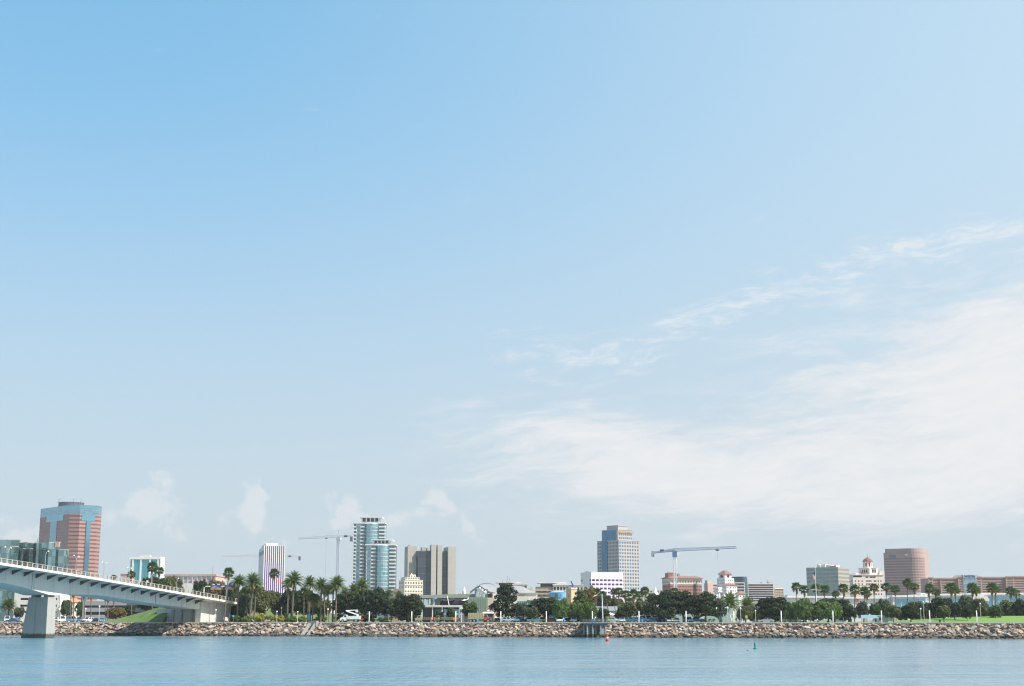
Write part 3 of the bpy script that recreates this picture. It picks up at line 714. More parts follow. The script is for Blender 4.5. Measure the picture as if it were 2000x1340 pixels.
# --- twin glass residential towers
def resi(label, pl, pr, ytop, ycrown, d, n, seed, strip_l=.10, crown=(.25, .82)):
    b = Bld('residential_tower', label, pl, d, 0, 'tower', 'twin glass residential towers')
    W = b.wx(pr); H = b.z(ytop); D = 24.0; fh = H / n
    pale = glass('aqua_glass', (.30, .50, .53), .10, .62, .25, .05); slabm = mat('slab_white', (.66, .67, .66), .7, var=.06)
    u = [0, .115, .235, .39, .82, 1.0]; u = [0, .10, .22, .37, .80, 1.0] if strip_l else [0, .02, .16, .34, .79, 1.0]
    X = [W * q for q in u]
    core = MB(); core.prism([(X[0] + .5, 2.2), (X[5] - .5, 2.2), (X[5] - .5, D), (X[0] + .5, D)], 0, H); b.part('core', core, glass('recess_glass', (.15, .24, .27), .15, .4, .1))
    # curved bay
    def arc(x0, x1, sag, k): return [(x0 + (x1 - x0) * i / k, 1.2 - sag * math.sin(math.pi * i / k) ** .9) for i in range(k + 1)]
    A = arc(X[3], X[4], 4.6, 7)
    bay = MB(); bay.prism([(x, y + .25) for x, y in A] + [(X[4], 2.3), (X[3], 2.3)], 0, H); b.part('bay_frame', bay, mat('frame_grey', (.42, .47, .48), .5))
    for f in range(n):
        z0 = f * fh
        for i in range(7):
            a, c = A[i], A[i + 1]; L = math.hypot(c[0] - a[0], c[1] - a[1]); ang = math.atan2(c[1] - a[1], c[0] - a[0])
            m = GBLUE if (f * 7 + i * 3 + seed) % 11 == 0 else pale
            link('glass_panel', pane_mesh(L - .12, fh - .5, m, 'glass_panel', .1), b.root, ((a[0] + c[0]) / 2, (a[1] + c[1]) / 2 + .16, z0 + fh * .5 + .1), ang)
        s = MB(); s.prism([(x, y - .12) for x, y in A] + [(X[4], 2.25), (X[3], 2.25)], z0 + fh - .18, z0 + fh + .12); b.part('floor_slab', s, slabm)
        # pale glazed strip
        w1 = X[2] - X[1] if strip_l else X[1] - X[0]
        x1 = X[1] if strip_l else X[0]
        link('glass_panel', pane_mesh(X[2] - X[1] - .4, fh - .35, GPALE, 'glass_panel', .1), b.root, ((X[1] + X[2]) / 2, 1.7, z0 + fh / 2))
        # balconies
        for (x0, x1, out, side) in ((X[2] + .3, X[3] - .3, 2.0, 0), (X[4] + .3, X[5] + .3, 2.2, 0), (X[0] - .9, X[1] - .4, 1.4, 1)):
            if side and (seed and not strip_l): continue
            key = ('balc', round(x1 - x0, 2), out)
            if key not in PANES:
                q = MB(); w = x1 - x0; q.box(0, -out, -.12, w, 2.3, .14); q.box(0, -out, .14, w, -out + .06, 1.15); q.box(0, -out + .06, .14, .06, 2.2, 1.15); q.box(w - .06, -out + .06, .14, w, 2.2, 1.15)
                PANES[key] = q.mesh('balcony', slabm)
            if f > 0: link('balcony', PANES[key], b.root, (x0, 1.6, z0))
    q = MB()
    for x in (X[1], X[2]): q.box(x - .35, 1.35, 0, x + .35, 2.6, H + .3)
    b.part('white_pilaster', q, slabm)
    q = MB(); q.box(X[0] - .9, -.2, H + .13, X[5] + .4, D, H + 1.2); b.part('roof_slab', q, slabm)
    x0, x1 = W * crown[0], W * crown[1]; hc = b.z(ycrown)
    MB().box(x0 + .6, 2.8, H + 1.2, x1 - .6, D - 4, hc - .9).build('crown_glass', GDARK, b.root)
    for k in range(5): b.box('crown_post', slabm, x0 + (x1 - x0 - 1.2) * k / 4 , 2.0, H + 1.2, x0 + (x1 - x0 - 1.2) * k / 4 + 1.1, 3.0, hc - .8)
    b.box('crown_beam', slabm, x0, 2.1, H + 1.2, x1, 3.05, H + 2.0)
    b.box('crown_roof', slabm, x0 - 1.6, -.5, hc - .8, x1 + 2.6, D - 2, hc)
    b.part('mast', MB().bar((W * .55, 8, hc), (W * .55, 8, hc + 2.6), .1), DARK)
resi('taller of the two glass towers with stacked white balconies, left', 686, 748.5, 1023, 1009.5, 1290, 27, 0)
resi('shorter front glass tower with white balconies and curved bay', 712.5, 769.5, 1065.5, 1053.5, 1240, 20, 3, 0, (.23, .80))
# --- cream old apartment block
def cream_block():
    b = Bld('apartment_block', 'small cream apartment block with stepped top below the concrete courthouse', 789, 1180, 22)
    W = b.wx(825); D = b.wy(778); H = b.z(1133)
    rows = [(b.z(y + 3.2), b.z(y)) for y in (1176, 1168.5, 1161, 1153.5, 1145, 1137)]
    b.rect(0, 0, W, D, 0, H, CREAM, None, front=(even(W, 7, .5), rows), left=(even(D, 4, .4), rows))
    b.rect(1.2, 1.2, W - 2.5, D - 1.5, H, b.z(1127), CREAM, TAN, name='upper_storey', front=(even(W - 3.7, 8, .5), [(H + .8, H + 2.2)]))
    b.rect(W * .35, 2, W * .65, D * .7, b.z(1127), b.z(1122), CREAM, TAN, name='stair_tower', front=(even(W * .3, 2, .4), [(b.z(1126), b.z(1124))]))
    b.part('finial', MB().frustum([(W * .42, 3), (W * .5, 3), (W * .5, 5), (W * .42, 5)], b.z(1122), [(W * .45, 3.7), (W * .47, 3.7), (W * .47, 4.3), (W * .45, 4.3)], b.z(1119)), CREAM)
    for z in (b.z(1158.5), b.z(1142.5), H): b.box('cornice', mat('cream_trim', (.72, .60, .46), .85), -.25, -.3, z - .25, W + .25, -.003, z + .2)
cream_block()
# --- concrete courthouse with pylons
def courthouse():
    cm = mat('board_concrete', (.43, .405, .36), .9, var=.10, scale=.1, streak=.12)
    b = Bld('courthouse', 'tall concrete courthouse with bare pylons and dark glass between', 797, 1290, 12)
    W = b.wx(888); H = b.z(1075); D = 26
    X = lambda px: b.wx(px)
    gl = glass('slate_glass', (.035, .055, .07), .2, .0, .4)
    # glazed body, window bands by floor
    def bay(x0, x1, y, z1, n, nm='window_band'):
        w = MB(); rows = [(3 + (z1 - 4) * i / n + .5, 3 + (z1 - 4) * (i + 1) / n - .45) for i in range(n)]
        facade(w, b.root, (x0, y), 0, x1 - x0, 0, z1, [(.1, x1 - x0 - .1)], rows, gl, .3, nm); b.part('spandrels', w, mat('bronze_panel', (.075, .08, .085), .7))
    bay(X(815.5), X(841), 3.0, H, 9); bay(X(851), X(854), 5, H, 9); bay(X(863), X(874), 4.0, b.z(1076), 10)
    b.box('body', mat('slate_body', (.05, .055, .065), .7), X(814), 5.4, 0, X(876), D, H - .2)
    for (p0, p1, top, y0, y1) in ((797, 815.5, 1066, 8.0, D + 4), (841, 850.8, 1063.5, 0, 9), (853.8, 862.8, 1063.5, 1, 9), (874, 889, 1067, -1.0, D)):
        b.box('pylon', cm, X(p0), y0, 0, X(p1), y1, b.z(top))
        q = MB(); h = b.z(top); nn = 14
        for k in range(1, nn): q.box(X(p0) - .02, y0 - .03, h * k / nn - .06, X(p1) + .02, y0 - .002, h * k / nn + .06)
        b.part('board_joint', q, mat('joint_grey', (.36, .34, .30), .9))
    b.box('roof_plant', cm, X(826), 12, H - .2, X(834), 20, b.z(1067)); b.box('roof_plant', cm, X(836), 12, H - .2, X(840), 20, b.z(1068))
    b.part('dish', MB().tube([(X(800), 10, b.z(1066)), (X(800), 10, b.z(1063))], [.3, .9], 8), GREYM)
    # block standing in front of the left pylon's foot is hidden by trees
courthouse()
# --- small red block beside the glass towers
c = Bld('brick_block', 'small reddish block between glass tower and cream apartments', 767, 1230, 0)
c.rect(0, 0, c.wx(778), 12, 0, c.z(1150), mat('dull_brick', (.36, .20, .16), .9), None, front=(even(c.wx(778), 3, .5), [(c.z(1160), c.z(1156))]))
# --- aquarium with wave roof
def aquarium():
    roofm = mat('zinc_roof', (.27, .27, .27), .75, .0, var=.1, scale=.15); grn = mat('sage_panel', (.25, .31, .25), .8, var=.08, streak=.1)
    b = Bld('aquarium_hall', 'aquarium hall with grey wave shaped roof, sage walls and white vent tubes', 820, 640, 0, 'building')
    X = lambda p: gx(p, 640) - b.x0
    b.box('sage_wing', grn, X(818), 12, 0, X(968), 60, b.z(1166)); 
    q = MB(); q.extr([(X(815), b.z(1162)), (X(905), b.z(1159.5)), (X(965), b.z(1159)), (X(965), b.z(1167)), (X(815), b.z(1167.5))], 8, 66); b.part('sage_roof', q, mat('sage_roof_metal', (.29, .34, .29), .6, var=.08))
    b.box('service_box', grn, X(914), -4, 0, X(953), 10, b.z(1167)); b.box('service_box_lit_side', TAN, X(953) + .02, -3.9, 0, X(967), 10, b.z(1167.5))  # tan side box: sunlit right face put into the colour
    for k in range(11): b.box('panel_rib', grn, X(916 + k * 3.4) - .12, -4.15, 0, X(916 + k * 3.4) + .12, -4.002, b.z(1168))
    # wave roof: thick curved shell, high ridge at the left falling to the right
    pr = [(917, 1155.5), (924, 1150), (931, 1144.5), (936, 1143), (941, 1146), (948, 1151.5), (957, 1155.5), (966, 1157.3)]
    n = 12; q = MB(); Z = lambda py: b.z(py)
    top = [(X(a), Z(c)) for a, c in pr]; q.extr(top + [(x, z - .9) for x, z in top[::-1]], 4, 5.2); b.part('gable_edge', q, mat('dark_roof_edge', (.13, .13, .15), .6))
    # main sheet from gable ridge sweeping right
    s = MB(); cols = [(935, 1143.3, 1143.3), (950, 1144.5, 1151.5), (965, 1145, 1156.3), (985, 1145.5, 1158), (1010, 1146, 1158.5), (1022, 1147.5, 1158.5), (1030, 1151, 1158.6), (1038, 1155.5, 1158.7), (1046, 1158, 1158.8)]
    for a, hi, lo in cols: s.v += [(X(a), 5, Z(lo)), (X(a), 16, Z((lo * .45 + hi * .55))), (X(a), 34, Z(hi) + 1.2), (X(a), 48, Z(hi) - .5)]
    for i in range(len(cols) - 1):
        for j in range(3): k = i * 4 + j; s.f.append((k, k + 4, k + 5, k + 1))
    b.part('wave_roof', s, roofm, True)
    s = MB(); 
    for i in range(9):
        t = i / 8; s.v += [(X(931 + 32 * t), 40, Z(1142.5) + 1.0 + .9 * math.sin(math.pi * t)), (X(931 + 32 * t), 52, Z(1142.5) + 1.0 + .9 * math.sin(math.pi * t))]
    for i in range(8): s.f.append((2 * i, 2 * i + 2, 2 * i + 3, 2 * i + 1))
    b.part('vault_roof', s, mat('pale_roof', (.55, .53, .52), .6), True)
    b.box('glass_wall', GPALE, X(926), 6, Z(1166), X(952), 8, Z(1150))
    for px, py, h in ((932, 1149, 4.0), (937, 1153, 3.2), (943, 1156.5, 2.2)):
        p = []; r0 = .75
        for k in range(8):
            t = k / 7 * math.pi * .55; p.append((X(px) + .9 * (1 - math.cos(t)) * 1.5, 2 - 1.2 * math.sin(t), Z(py) - h * (1 - math.sin(t * .9))))
        b.part('vent_tube', MB().tube(p, r0, 10), WHITE, True)
    b.box('beige_hall', CREAM, X(962), 2, 0, X(1050), 26, Z(1159)); b.box('hall_coping', TAN, X(1004), 1.6, Z(1159), X(1050.4), 26.3, Z(1157.6))
    for k in range(4):
        q = MB(); q.quad((X(1013.5 + k * 2.9), 1.97, Z(1164.5)), (X(1014.3 + k * 2.9), 1.97, Z(1164.5)), (X(1017 + k * 2.9), 1.97, Z(1160.3)), (X(1016.2 + k * 2.9), 1.97, Z(1160.3))); b.part('wall_slot', q, DARK)
    # leaning teal glass front with white strut
    q = MB(); A = [(1010 + i * 4.2, .6 - 2.2 * math.sin(i / 12 * math.pi)) for i in range(13)]
    for i in range(12):
        a, c = A[i], A[i + 1]
        for j in range(4):
            z0, z1 = Z(1198 - j * 6), Z(1192.6 - j * 6); lean = .6
            pm = MB().quad((X(a[0]) + .05, a[1] - j * lean, z0), (X(c[0]) - .05, c[1] - j * lean, z0), (X(c[0]) - .05, c[1] - (j + .9) * lean, z1), (X(a[0]) + .05, a[1] - (j + .9) * lean, z1))
            b.part('glass_panel', pm, GTEAL)
    b.part('strut', MB().bar((X(1027), -4, Z(1190)), (X(1033), -3, Z(1170)), .28), WHITE)
    q = MB()
    for i in range(13):
        px = 1030 + i * 6.2; q.v += [(X(px), -5.0, Z(1172.5 - 4.6 * math.sin(i / 12 * math.pi) + max(0, i - 7) * 2.2)), (X(px), 6, Z(1171.5 - 4.6 * math.sin(i / 12 * math.pi) + max(0, i - 7) * 2.2))]
    for i in range(12): q.f.append((2 * i, 2 * i + 2, 2 * i + 3, 2 * i + 1))
    o = b.part('entrance_roof', q, roofm, True); md = o.modifiers.new('thick', 'SOLIDIFY'); md.thickness = .8
aquarium()
# --- condominium blocks with barrel roofs behind the aquarium
def condo(label, pl, pr, ytop, d, bays, terrace, seed):
    b = Bld('condominium_block', label, pl, d, 0, 'building', 'barrel roofed condominium blocks'); X = lambda p: gx(p, d) - b.x0; Z = b.z
    pink = mat('condo_white', (.66, .62, .58), .8, var=.08); brown = mat('condo_brown', (.30, .25, .20), .85, var=.15)
    x0, x1 = X(bays[0]), X(bays[1]); n = bays[2]; zt = Z(ytop + 6)
    w = MB(); rows = [(Z(ytop + 40), Z(ytop + 37)), (Z(ytop + 33), Z(ytop + 29)), (Z(ytop + 24), Z(ytop + 18)), (Z(ytop + 16), Z(ytop + 9))]
    facade(w, b.root, (x0, 0), 0, x1 - x0, 0, zt, even(x1 - x0, n, .70), rows, GDARK, .5, 'window')
    for O, a, L in (((x1, 0), math.pi / 2, 22), ((x1, 22), math.pi, x1 - x0), ((x0, 22), -math.pi / 2, 22)): facade(w, b.root, O, a, L, 0, zt, [], [], GDARK)
    b.part('wall', w, pink)
    for k in range(n):
        cx = x0 + (x1 - x0) * (k + .5) / n; b.box('red_spandrel', mat('red_spandrel', (.34, .12, .10), .7), cx - (x1 - x0) / n * .35, .34, Z(ytop + 18), cx + (x1 - x0) / n * .35, .52, Z(ytop + 16))
    q = MB(); m_ = 10; top = [(x0 - .5 + (x1 - x0 + 1) * i / m_, zt + (Z(ytop + 2) - zt) * math.sin(math.pi * (.12 + .76 * i / m_))) for i in range(m_ + 1)]
    q.extr([(x0 - .5, zt)] + top + [(x1 + .5, zt)], -.7, 23); b.part('barrel_roof', q, OFFWHITE)
    # terraced brown wing on the left
    tx0, tx1 = X(terrace[0]), x0 - .02
    b.rect(tx0, 1.5, tx1, 20, 0, Z(terrace[1]), brown, None, name='terrace_wing', front=(even(tx1 - tx0, max(3, int((tx1 - tx0) / 3)), .55), [(Z(y + 4), Z(y)) for y in range(int(terrace[1]) + 34, int(terrace[1]) + 3, -7)]))
    for y in range(int(terrace[1]) + 36, int(terrace[1]) + 4, -7): b.box('balcony', mat('tan_balcony', (.46, .40, .31), .8), tx0 - .2, .3, Z(y), tx1 - .05, 1.48, Z(y - 2.2))
    b.box('upper_glass', GDARK, X(terrace[2]), 3, Z(terrace[1]), X(terrace[3]), 16, Z(ytop + 2.2)); b.box('flat_roof', OFFWHITE, X(terrace[2]) - 2.2, .5, Z(ytop + 2.2), X(terrace[3]) + 3.5, 18, Z(ytop + .4))
    return b, X, Z
b, X, Z = condo('white condominium block with barrel roof behind the grey wave roof', 970, 1035, 1136, 900, (1002, 1030, 4), (971, 1147, 974, 1006), 0)
b.box('blue_end_wall', mat('blue_grey_wall', (.28, .36, .44), .8), X(1019), -1.2, 0, X(1035), -.72, Z(1150)); b.box('brick_end', TAN, X(1035) + .1, 0, 0, X(1041), 12, Z(1146))
b, X, Z = condo('larger white condominium block with barrel roof and brown balconies', 1045, 1140, 1137, 930, (1081, 1112, 5), (1047, 1146, 1056, 1096), 1)
w = MB(); facade(w, b.root, (X(1120), 1), 0, X(1140) - X(1120), 0, Z(1143), even(X(1140) - X(1120), 3, .66), [(Z(1166), Z(1160)), (Z(1156), Z(1147))], GDARK, .5); b.part('end_wall', w, MATS['condo_white'])
b.box('end_wall_back', MATS['condo_white'], X(1120), 1.6, 0, X(1140), 14, Z(1143) - .01); b.box('end_wall_roof', OFFWHITE, X(1112), .6, Z(1143), X(1141), 15, Z(1141.6)); b.box('link_wall', MATS['condo_white'], X(1112), 2, 0, X(1120) - .02, 14, Z(1144))
# --- blue oval pavilion and tan sign tower
def pike():
    b = Bld('blue_pavilion', 'bright blue oval pavilion beside the tan sign tower', 1090, 700, 0, 'building'); Z = b.z
    W = gx(1106, 700) - gx(1074, 700); q = MB(); n = 20; bl = mat('sky_blue_panel', (.13, .36, .60), .5, var=.1)
    ov = [(W * .5 * math.cos(6.283 * i / n), 6 + 5 * math.sin(6.283 * i / n)) for i in range(n)]
    q.prism(ov, 0, Z(1157)); b.part('wall', q, bl)
    q = MB(); q.frustum([(x * 1.05, 6 + (y - 6) * 1.05) for x, y in ov], Z(1157), [(x * .7, 6 + (y - 6) * .6) for x, y in ov], Z(1154.5)); b.part('roof', q, mat('pavilion_roof', (.20, .42, .62), .5))
    for i in range(5):
        a, c = ov[12 + i], ov[13 + i]; L = math.hypot(c[0] - a[0], c[1] - a[1])
        for j in range(2): link('window', pane_mesh(L * .8, 1.1, GBLUE, 'window', .3), b.root, ((a[0] + c[0]) / 2, (a[1] + c[1]) / 2, Z(1166 - j * 4.5)), math.atan2(c[1] - a[1], c[0] - a[0]))
    t = Bld('sign_tower', 'square tan sign tower topped by a dark blue fin', 1116, 680, 35, 'tower'); W = t.wx(1127); D = t.wy(1106); H = t.z(1150)
    t.rect(0, 0, W, D, 0, H, mat('ochre_stucco', (.58, .44, .27), .85, var=.1, streak=.1), None, left=([(D * .42, D * .6)], [(t.z(1166), t.z(1163))]))
    t.box('coping', CREAM, -.25, -.25, H, W + .25, D + .25, H + .5)
    q = MB()
    for i in range(8): 
        k = i / 7; q.v += [(W * .45 + .5 * math.sin(k * 5), D * .4 - .3, H + .5 + k * 3.2), (W * .45 + .5 * math.sin(k * 5) + .7 * (1 - k * .5), D * .4 - .3, H + .5 + k * 3.2), (W * .45 + .5 * math.sin(k * 5) + .7 * (1 - k * .5), D * .4 + .2, H + .5 + k * 3.2), (W * .45 + .5 * math.sin(k * 5), D * .4 + .2, H + .5 + k * 3.2)]
    for i in range(7):
        for j in range(4): a = i * 4 + j; c = i * 4 + (j + 1) % 4; q.f.append((a, c, c + 4, a + 4))
    q.f.append((28, 29, 30, 31)); t.part('blue_fin', q, mat('ultramarine', (.04, .06, .32), .5))
pike()
# --- white slab building
def white_slab():
    b = Bld('white_office_block', 'plain white office block with rows of dark windows below the beige tower', 1155.5, 1000, 19)
    W = b.wx(1218.5); D = b.wy(1135); H = b.z(1118.5)
    rows = [(b.z(y + 4), b.z(y)) for y in (1171, 1163, 1155.3, 1147.3, 1139.2, 1131.2)]
    b.rect(0, 0, W, D, 0, H, WHITE, OFFWHITE, front=([(W * (.02 + i * .1225), W * (.02 + i * .1225) + W * .098) for i in range(8)], rows, GPURP), left=([(D * .02, D * .16), (D * .82, D * .98)], rows, GPURP), depth=.7)
    parapet(b, WHITE, 0, 0, W, D, H + .02, .5)
    b.box('roof_box', GREYM, W * .05, 8, H, W * .16, 14, H + 1.2)
white_slab()
# --- beige stepped tower with blue glass corner
def beige_tower():
    bg = mat('beige_granite', (.41, .39, .38), .7, var=.07, scale=.1)
    b = Bld('bank_tower', 'stepped beige office tower with blue glass corner and gold lettering', 1210.5, 1330, 37, 'tower')
    W = b.wx(1251); D = b.wy(1168); H = b.z(1055); H2 = b.z(1034); n = 22; gb = glass('window_blue', (.07, .17, .27), .15, .2, .4)
    rows = floors(2, H - .6, n, .52)
    cf = [(W * (.015 + i * .123) + .3, W * (.015 + i * .123) + W * .085) for i in range(8)]
    u = lambda px: D - b.wy(px)                              # along the left face, from its far end
    cl = [(u(1168) + .6, u(1168) + 2.6), (u(1168) + 3.4, u(1168) + 5.4)] + [(u(1187) + .4 + i * (D - u(1187)) / 8, u(1187) + (i + .75) * (D - u(1187)) / 8) for i in range(8)]
    b.rect(0, 0, W, D, 0, H, bg, None, front=(cf, rows, gb), left=(cl, rows, gb), depth=.3)
    yb0, yb1 = b.wy(1188), b.wy(1177)
    nn = 12
    def glass_wall(x, y0, y1, z0, z1, nc, nr):
        for i in range(nc):
            for j in range(nr):
                w, h = (y1 - y0) / nc, (z1 - z0) / nr; link('glass_panel', pane_mesh(w - .12, h - .12, GBLUE2, 'glass_panel', .3), b.root, (x, y0 + w * (i + .5), z0 + h * (j + .5)), -math.pi / 2)
    b.box('glass_backing', DARK, -.25, yb0, 0, -.002, yb1, H); glass_wall(-.42, yb0, yb1, 0, H, 4, 20)
    # upper setback block
    x1 = b.wx(1239); y1 = yb1
    b.rect(.6, 1.6, x1, y1, H, H2, bg, None, name='upper_wall', front=([(x1 * (.06 + i * .135), x1 * (.06 + i * .135) + x1 * .085) for i in range(7)], [(H + 1.2, H + 3.0), (H + 4.6, H + 7.0)], gb), depth=.3)
    glass_wall(.42, 4.5, y1, H + .1, H2 - .2, 6, 5)
    b.rect(2.6, 3.6, x1 * .78, y1 * .8, H2, b.z(1025.5), bg, None, name='top_wall'); b.box('top_coping', bg, 2.3, 3.3, b.z(1025.5) - .7, x1 * .78 + .3, y1 * .8 + .3, b.z(1025.0))
    b.box('upper_coping', bg, .3, 1.3, H2 - .3, x1 + .3, y1 + .2, H2 + .3); b.box('coping', bg, -.25, -.3, H - .3, W + .25, D + .2, H + .35)
    text_mesh('WELLS FARGO', 3.3, mat('gold_letters', (.55, .27, .05), .4, .2), b.root, (x1 * .55, 1.45, b.z(1039.5)), 0)
GBLUE2 = glass('deep_blue_glass', (.05, .24, .40), .12, .35, .2, .05)
beige_tower()
# --- brick hotel block
def brick_hotel():
    br = mat('hotel_brick', (.33, .175, .135), .9, var=.15, scale=.3); tile = mat('red_tile', (.23, .12, .095), .85, var=.2, scale=.5)
    b = Bld('brick_hotel', 'long brick block with cream top storey and red tile roof behind the crane', 1311, 1180, 17)
    W = b.wx(1372.5); D = b.wy(1295); H = b.z(1141); H2 = b.z(1129.5)
    rows = [(b.z(y + 3.0), b.z(y)) for y in (1176, 1170, 1163.5, 1157, 1150.5, 1144)]
    b.rect(0, 0, W, D, 0, H, br, None, front=(even(W, 20, .5), rows), left=(even(D, 8, .45), rows), depth=.3)
    b.rect(-.15, -.15, W + .15, D + .15, H, H2, CREAM, None, name='top_storey', front=(even(W + .3, 20, .5), [(H + .8, H + 3.0)]), left=(even(D + .3, 8, .45), [(H + .8, H + 3.0)]), depth=.3)
    q = MB(); q.frustum([(-1.6, -1.6), (W + 1.6, -1.6), (W + 1.6, D + 1.6), (-1.6, D + 1.6)], H2 + .02, [(3, 4), (W - 3, 4), (W - 3, D - 4), (3, D - 4)], b.z(1124.5)); b.part('tile_roof', q, tile)
    for i in range(8): b.box('pediment', CREAM, W * (.1 + .11 * i), -.45, H2 - 1.5, W * (.14 + .11 * i), -.16, H2 - .4)
    b.rect(.8, D * .35, W * .28, D * .75, H2, b.z(1119.5), br, tile, name='penthouse', front=(even(W * .28 - .8, 4, .4), [(b.z(1124), b.z(1122))]))
    q = MB(); q.frustum([(.2, D * .33), (W * .29, D * .33), (W * .29, D * .77), (.2, D * .77)], b.z(1119.5) + .02, [(2, D * .45), (W * .2, D * .45), (W * .2, D * .6), (2, D * .6)], b.z(1117)); b.part('penthouse_roof', q, tile)
    b.box('water_tank', GREYM, W * .36, D * .4, H2, W * .42, D * .6, b.z(1119.5)); q = MB()
    for x in (W * .76, W * .84): 
        q.bar((x, -.8, 0), (x, -.8, b.z(1133)), .12)
    for k in range(9): q.box(W * .755, -1.3, b.z(1140 + k * 4.2), W * .845, -.3, b.z(1140 + k * 4.2) + .2)
    b.part('fire_escape', q, DARK)
brick_hotel()
# --- pinkish block, white Spanish tower, dark glass curve, banded offices
def mid_cluster():
    pk = mat('rose_stucco', (.52, .39, .34), .85, var=.1)
    b = Bld('rose_block', 'stepped pinkish block between brick hotel and white red roofed tower', 1384, 1220, 25); W = b.wx(1404); D = b.wy(1377); H = b.z(1139)
    rows = [(b.z(y + 3), b.z(y)) for y in (1172, 1166, 1160, 1154, 1148, 1142)]
    b.rect(0, 0, W, D, 0, H, pk, None, front=([(W * .55, W * .95)], rows)); b.rect(W * .02, .8, W * .48, D * .8, H, b.z(1133.5), pk, None, name='stair_tower')
    tile = MATS['red_tile']; sw = mat('white_stucco', (.76, .74, .72), .85, var=.08, streak=.1)
    b = Bld('spanish_tower', 'white stucco stepped tower with red tile roofs and small windows', 1418, 1100, 43, 'tower')
    def blk(pl, pc, pr, dy, yt, yb, wn, ln, rows, roof, nm):
        # block whose near corner stands at pixel pc
        c = b; k0 = (pc - CX) / FPX * CT; Y = 1100 + dy; xw = k0 * Y
        dx, dyy = xw - c.x0, Y - 1100; lx = dx * math.cos(c.phi) + dyy * math.sin(c.phi); ly = -dx * math.sin(c.phi) + dyy * math.cos(c.phi)
        kr = (pr - CX) / FPX * CT; kl = (pl - CX) / FPX * CT
        W = (kr * Y - xw) / (math.cos(c.phi) - kr * math.sin(c.phi)); D = (kl * Y - xw) / (-math.sin(c.phi) - kl * math.cos(c.phi))
        z0, z1 = (0 if yb is None else gz(yb, Y) - GZ), gz(yt, Y) - GZ
        rr = [(gz(y + 3.0, Y) - GZ, gz(y, Y) - GZ) for y in rows]
        b.rect(lx, ly, lx + W, ly + D, z0, z1, sw, tile, name=nm, front=(even(W, wn, .4), rr), left=(even(D, ln, .4), rr), depth=.3)
        if roof:
            q = MB(); o = .9; g = .34
            q.frustum([(lx - o, ly - o), (lx + W + o, ly - o), (lx + W + o, ly + D + o), (lx - o, ly + D + o)], z1 + .02, [(lx + W * g, ly + D * g), (lx + W * (1 - g), ly + D * g), (lx + W * (1 - g), ly + D * (1 - g)), (lx + W * g, ly + D * (1 - g))], gz(roof, Y) - GZ); b.part('tile_roof', q, tile)
        return lx, ly, W, D, z1
    lx, ly, W, D, z1 = blk(1406, 1418, 1431, 6, 1121.5, 1129, 1, 1, [1124], 1114, 'clock_stage')
    for (x, y, a) in ((lx + W * .5, ly - .06, 0), (lx - .06, ly + D * .5, -math.pi / 2)):
        q = MB(); q.tube([(0, .1, 0), (0, -.12, 0)], 1.15, 16); q.build('round_window', GDARK, b.root, (x, y, gz(1125.6, 1106) - GZ), a)
    blk(1402.5, 1418, 1436, 4, 1129, None, 4, 4, [1172, 1165, 1158, 1151, 1144.5, 1138, 1132], None, 'tower_wall')
    blk(1414, 1421, 1441.5, -6, 1142.5, None, 4, 2, [1172, 1165.5, 1159, 1152.5, 1146.2], 1139, 'right_wing')
    blk(1397, 1404, 1412, 0, 1147, None, 3, 3, [1166, 1159, 1151], None, 'left_wing')
    blk(1438, 1444, 1457, -10, 1160, None, 2, 2, [1172, 1163.5], 1154, 'low_wing')
    blk(1368, 1388, 1408, -14, 1161, None, 6, 6, [1164.5, 1172], None, 'front_wing')
    q = MB()
    for px, Y in ((1371.5, 1086), (1406, 1080), (1416, 1078)):
        dx, dyy = gx(px, Y) - b.x0, Y - 1100; lx = dx * math.cos(b.phi) + dyy * math.sin(b.phi); ly = -dx * math.sin(b.phi) + dyy * math.cos(b.phi)
        z = gz(1164, Y) - GZ; q.frustum([(lx - .7, ly - .7), (lx + .7, ly - .7), (lx + .7, ly + .7), (lx - .7, ly + .7)], 0, [(lx - .6, ly - .6), (lx + .6, ly - .6), (lx + .6, ly + .6), (lx - .6, ly + .6)], z)
        q.frustum([(lx - .6, ly - .6), (lx + .6, ly - .6), (lx + .6, ly + .6), (lx - .6, ly + .6)], z, [(lx - .05, ly - .05), (lx + .05, ly - .05), (lx + .05, ly + .05), (lx - .05, ly + .05)], z + 2.2)
    b.part('pinnacle', q, sw)
    # curved dark teal glass
    b = Bld('curved_glass_block', 'dark teal glass block with curved face behind the white tower', 1432, 1230, 0); W = b.wx(1463.5); H = b.z(1126.5); n = 10; tg = glass('dark_teal_glass', (.05, .13, .15), .12, .35, .15)
    A = [(W * i / n, 4 - 6 * math.sin(math.pi * (i / n) ** 1.6)) for i in range(n + 1)]; q = MB(); q.prism([(x, y + .2) for x, y in A] + [(W, 22), (0, 22)], 0, H); b.part('body', q, MATS['dark_metal'])
    for i in range(n):
        a, c2 = A[i], A[i + 1]; L = math.hypot(c2[0] - a[0], c2[1] - a[1])
        for j in range(9):
            h = (H - 1.4) / 9; link('glass_panel', pane_mesh(L - .06, h - .1, tg, 'glass_panel', .12), b.root, ((a[0] + c2[0]) / 2, (a[1] + c2[1]) / 2 + .08, h * (j + .5)), math.atan2(c2[1] - a[1], c2[0] - a[0]))
    q = MB(); q.prism([(x, y - .1) for x, y in A] + [(W, 22), (0, 22)], H - 1.35, H + .1); b.part('roof_band', q, mat('indigo_trim', (.08, .08, .17), .5))
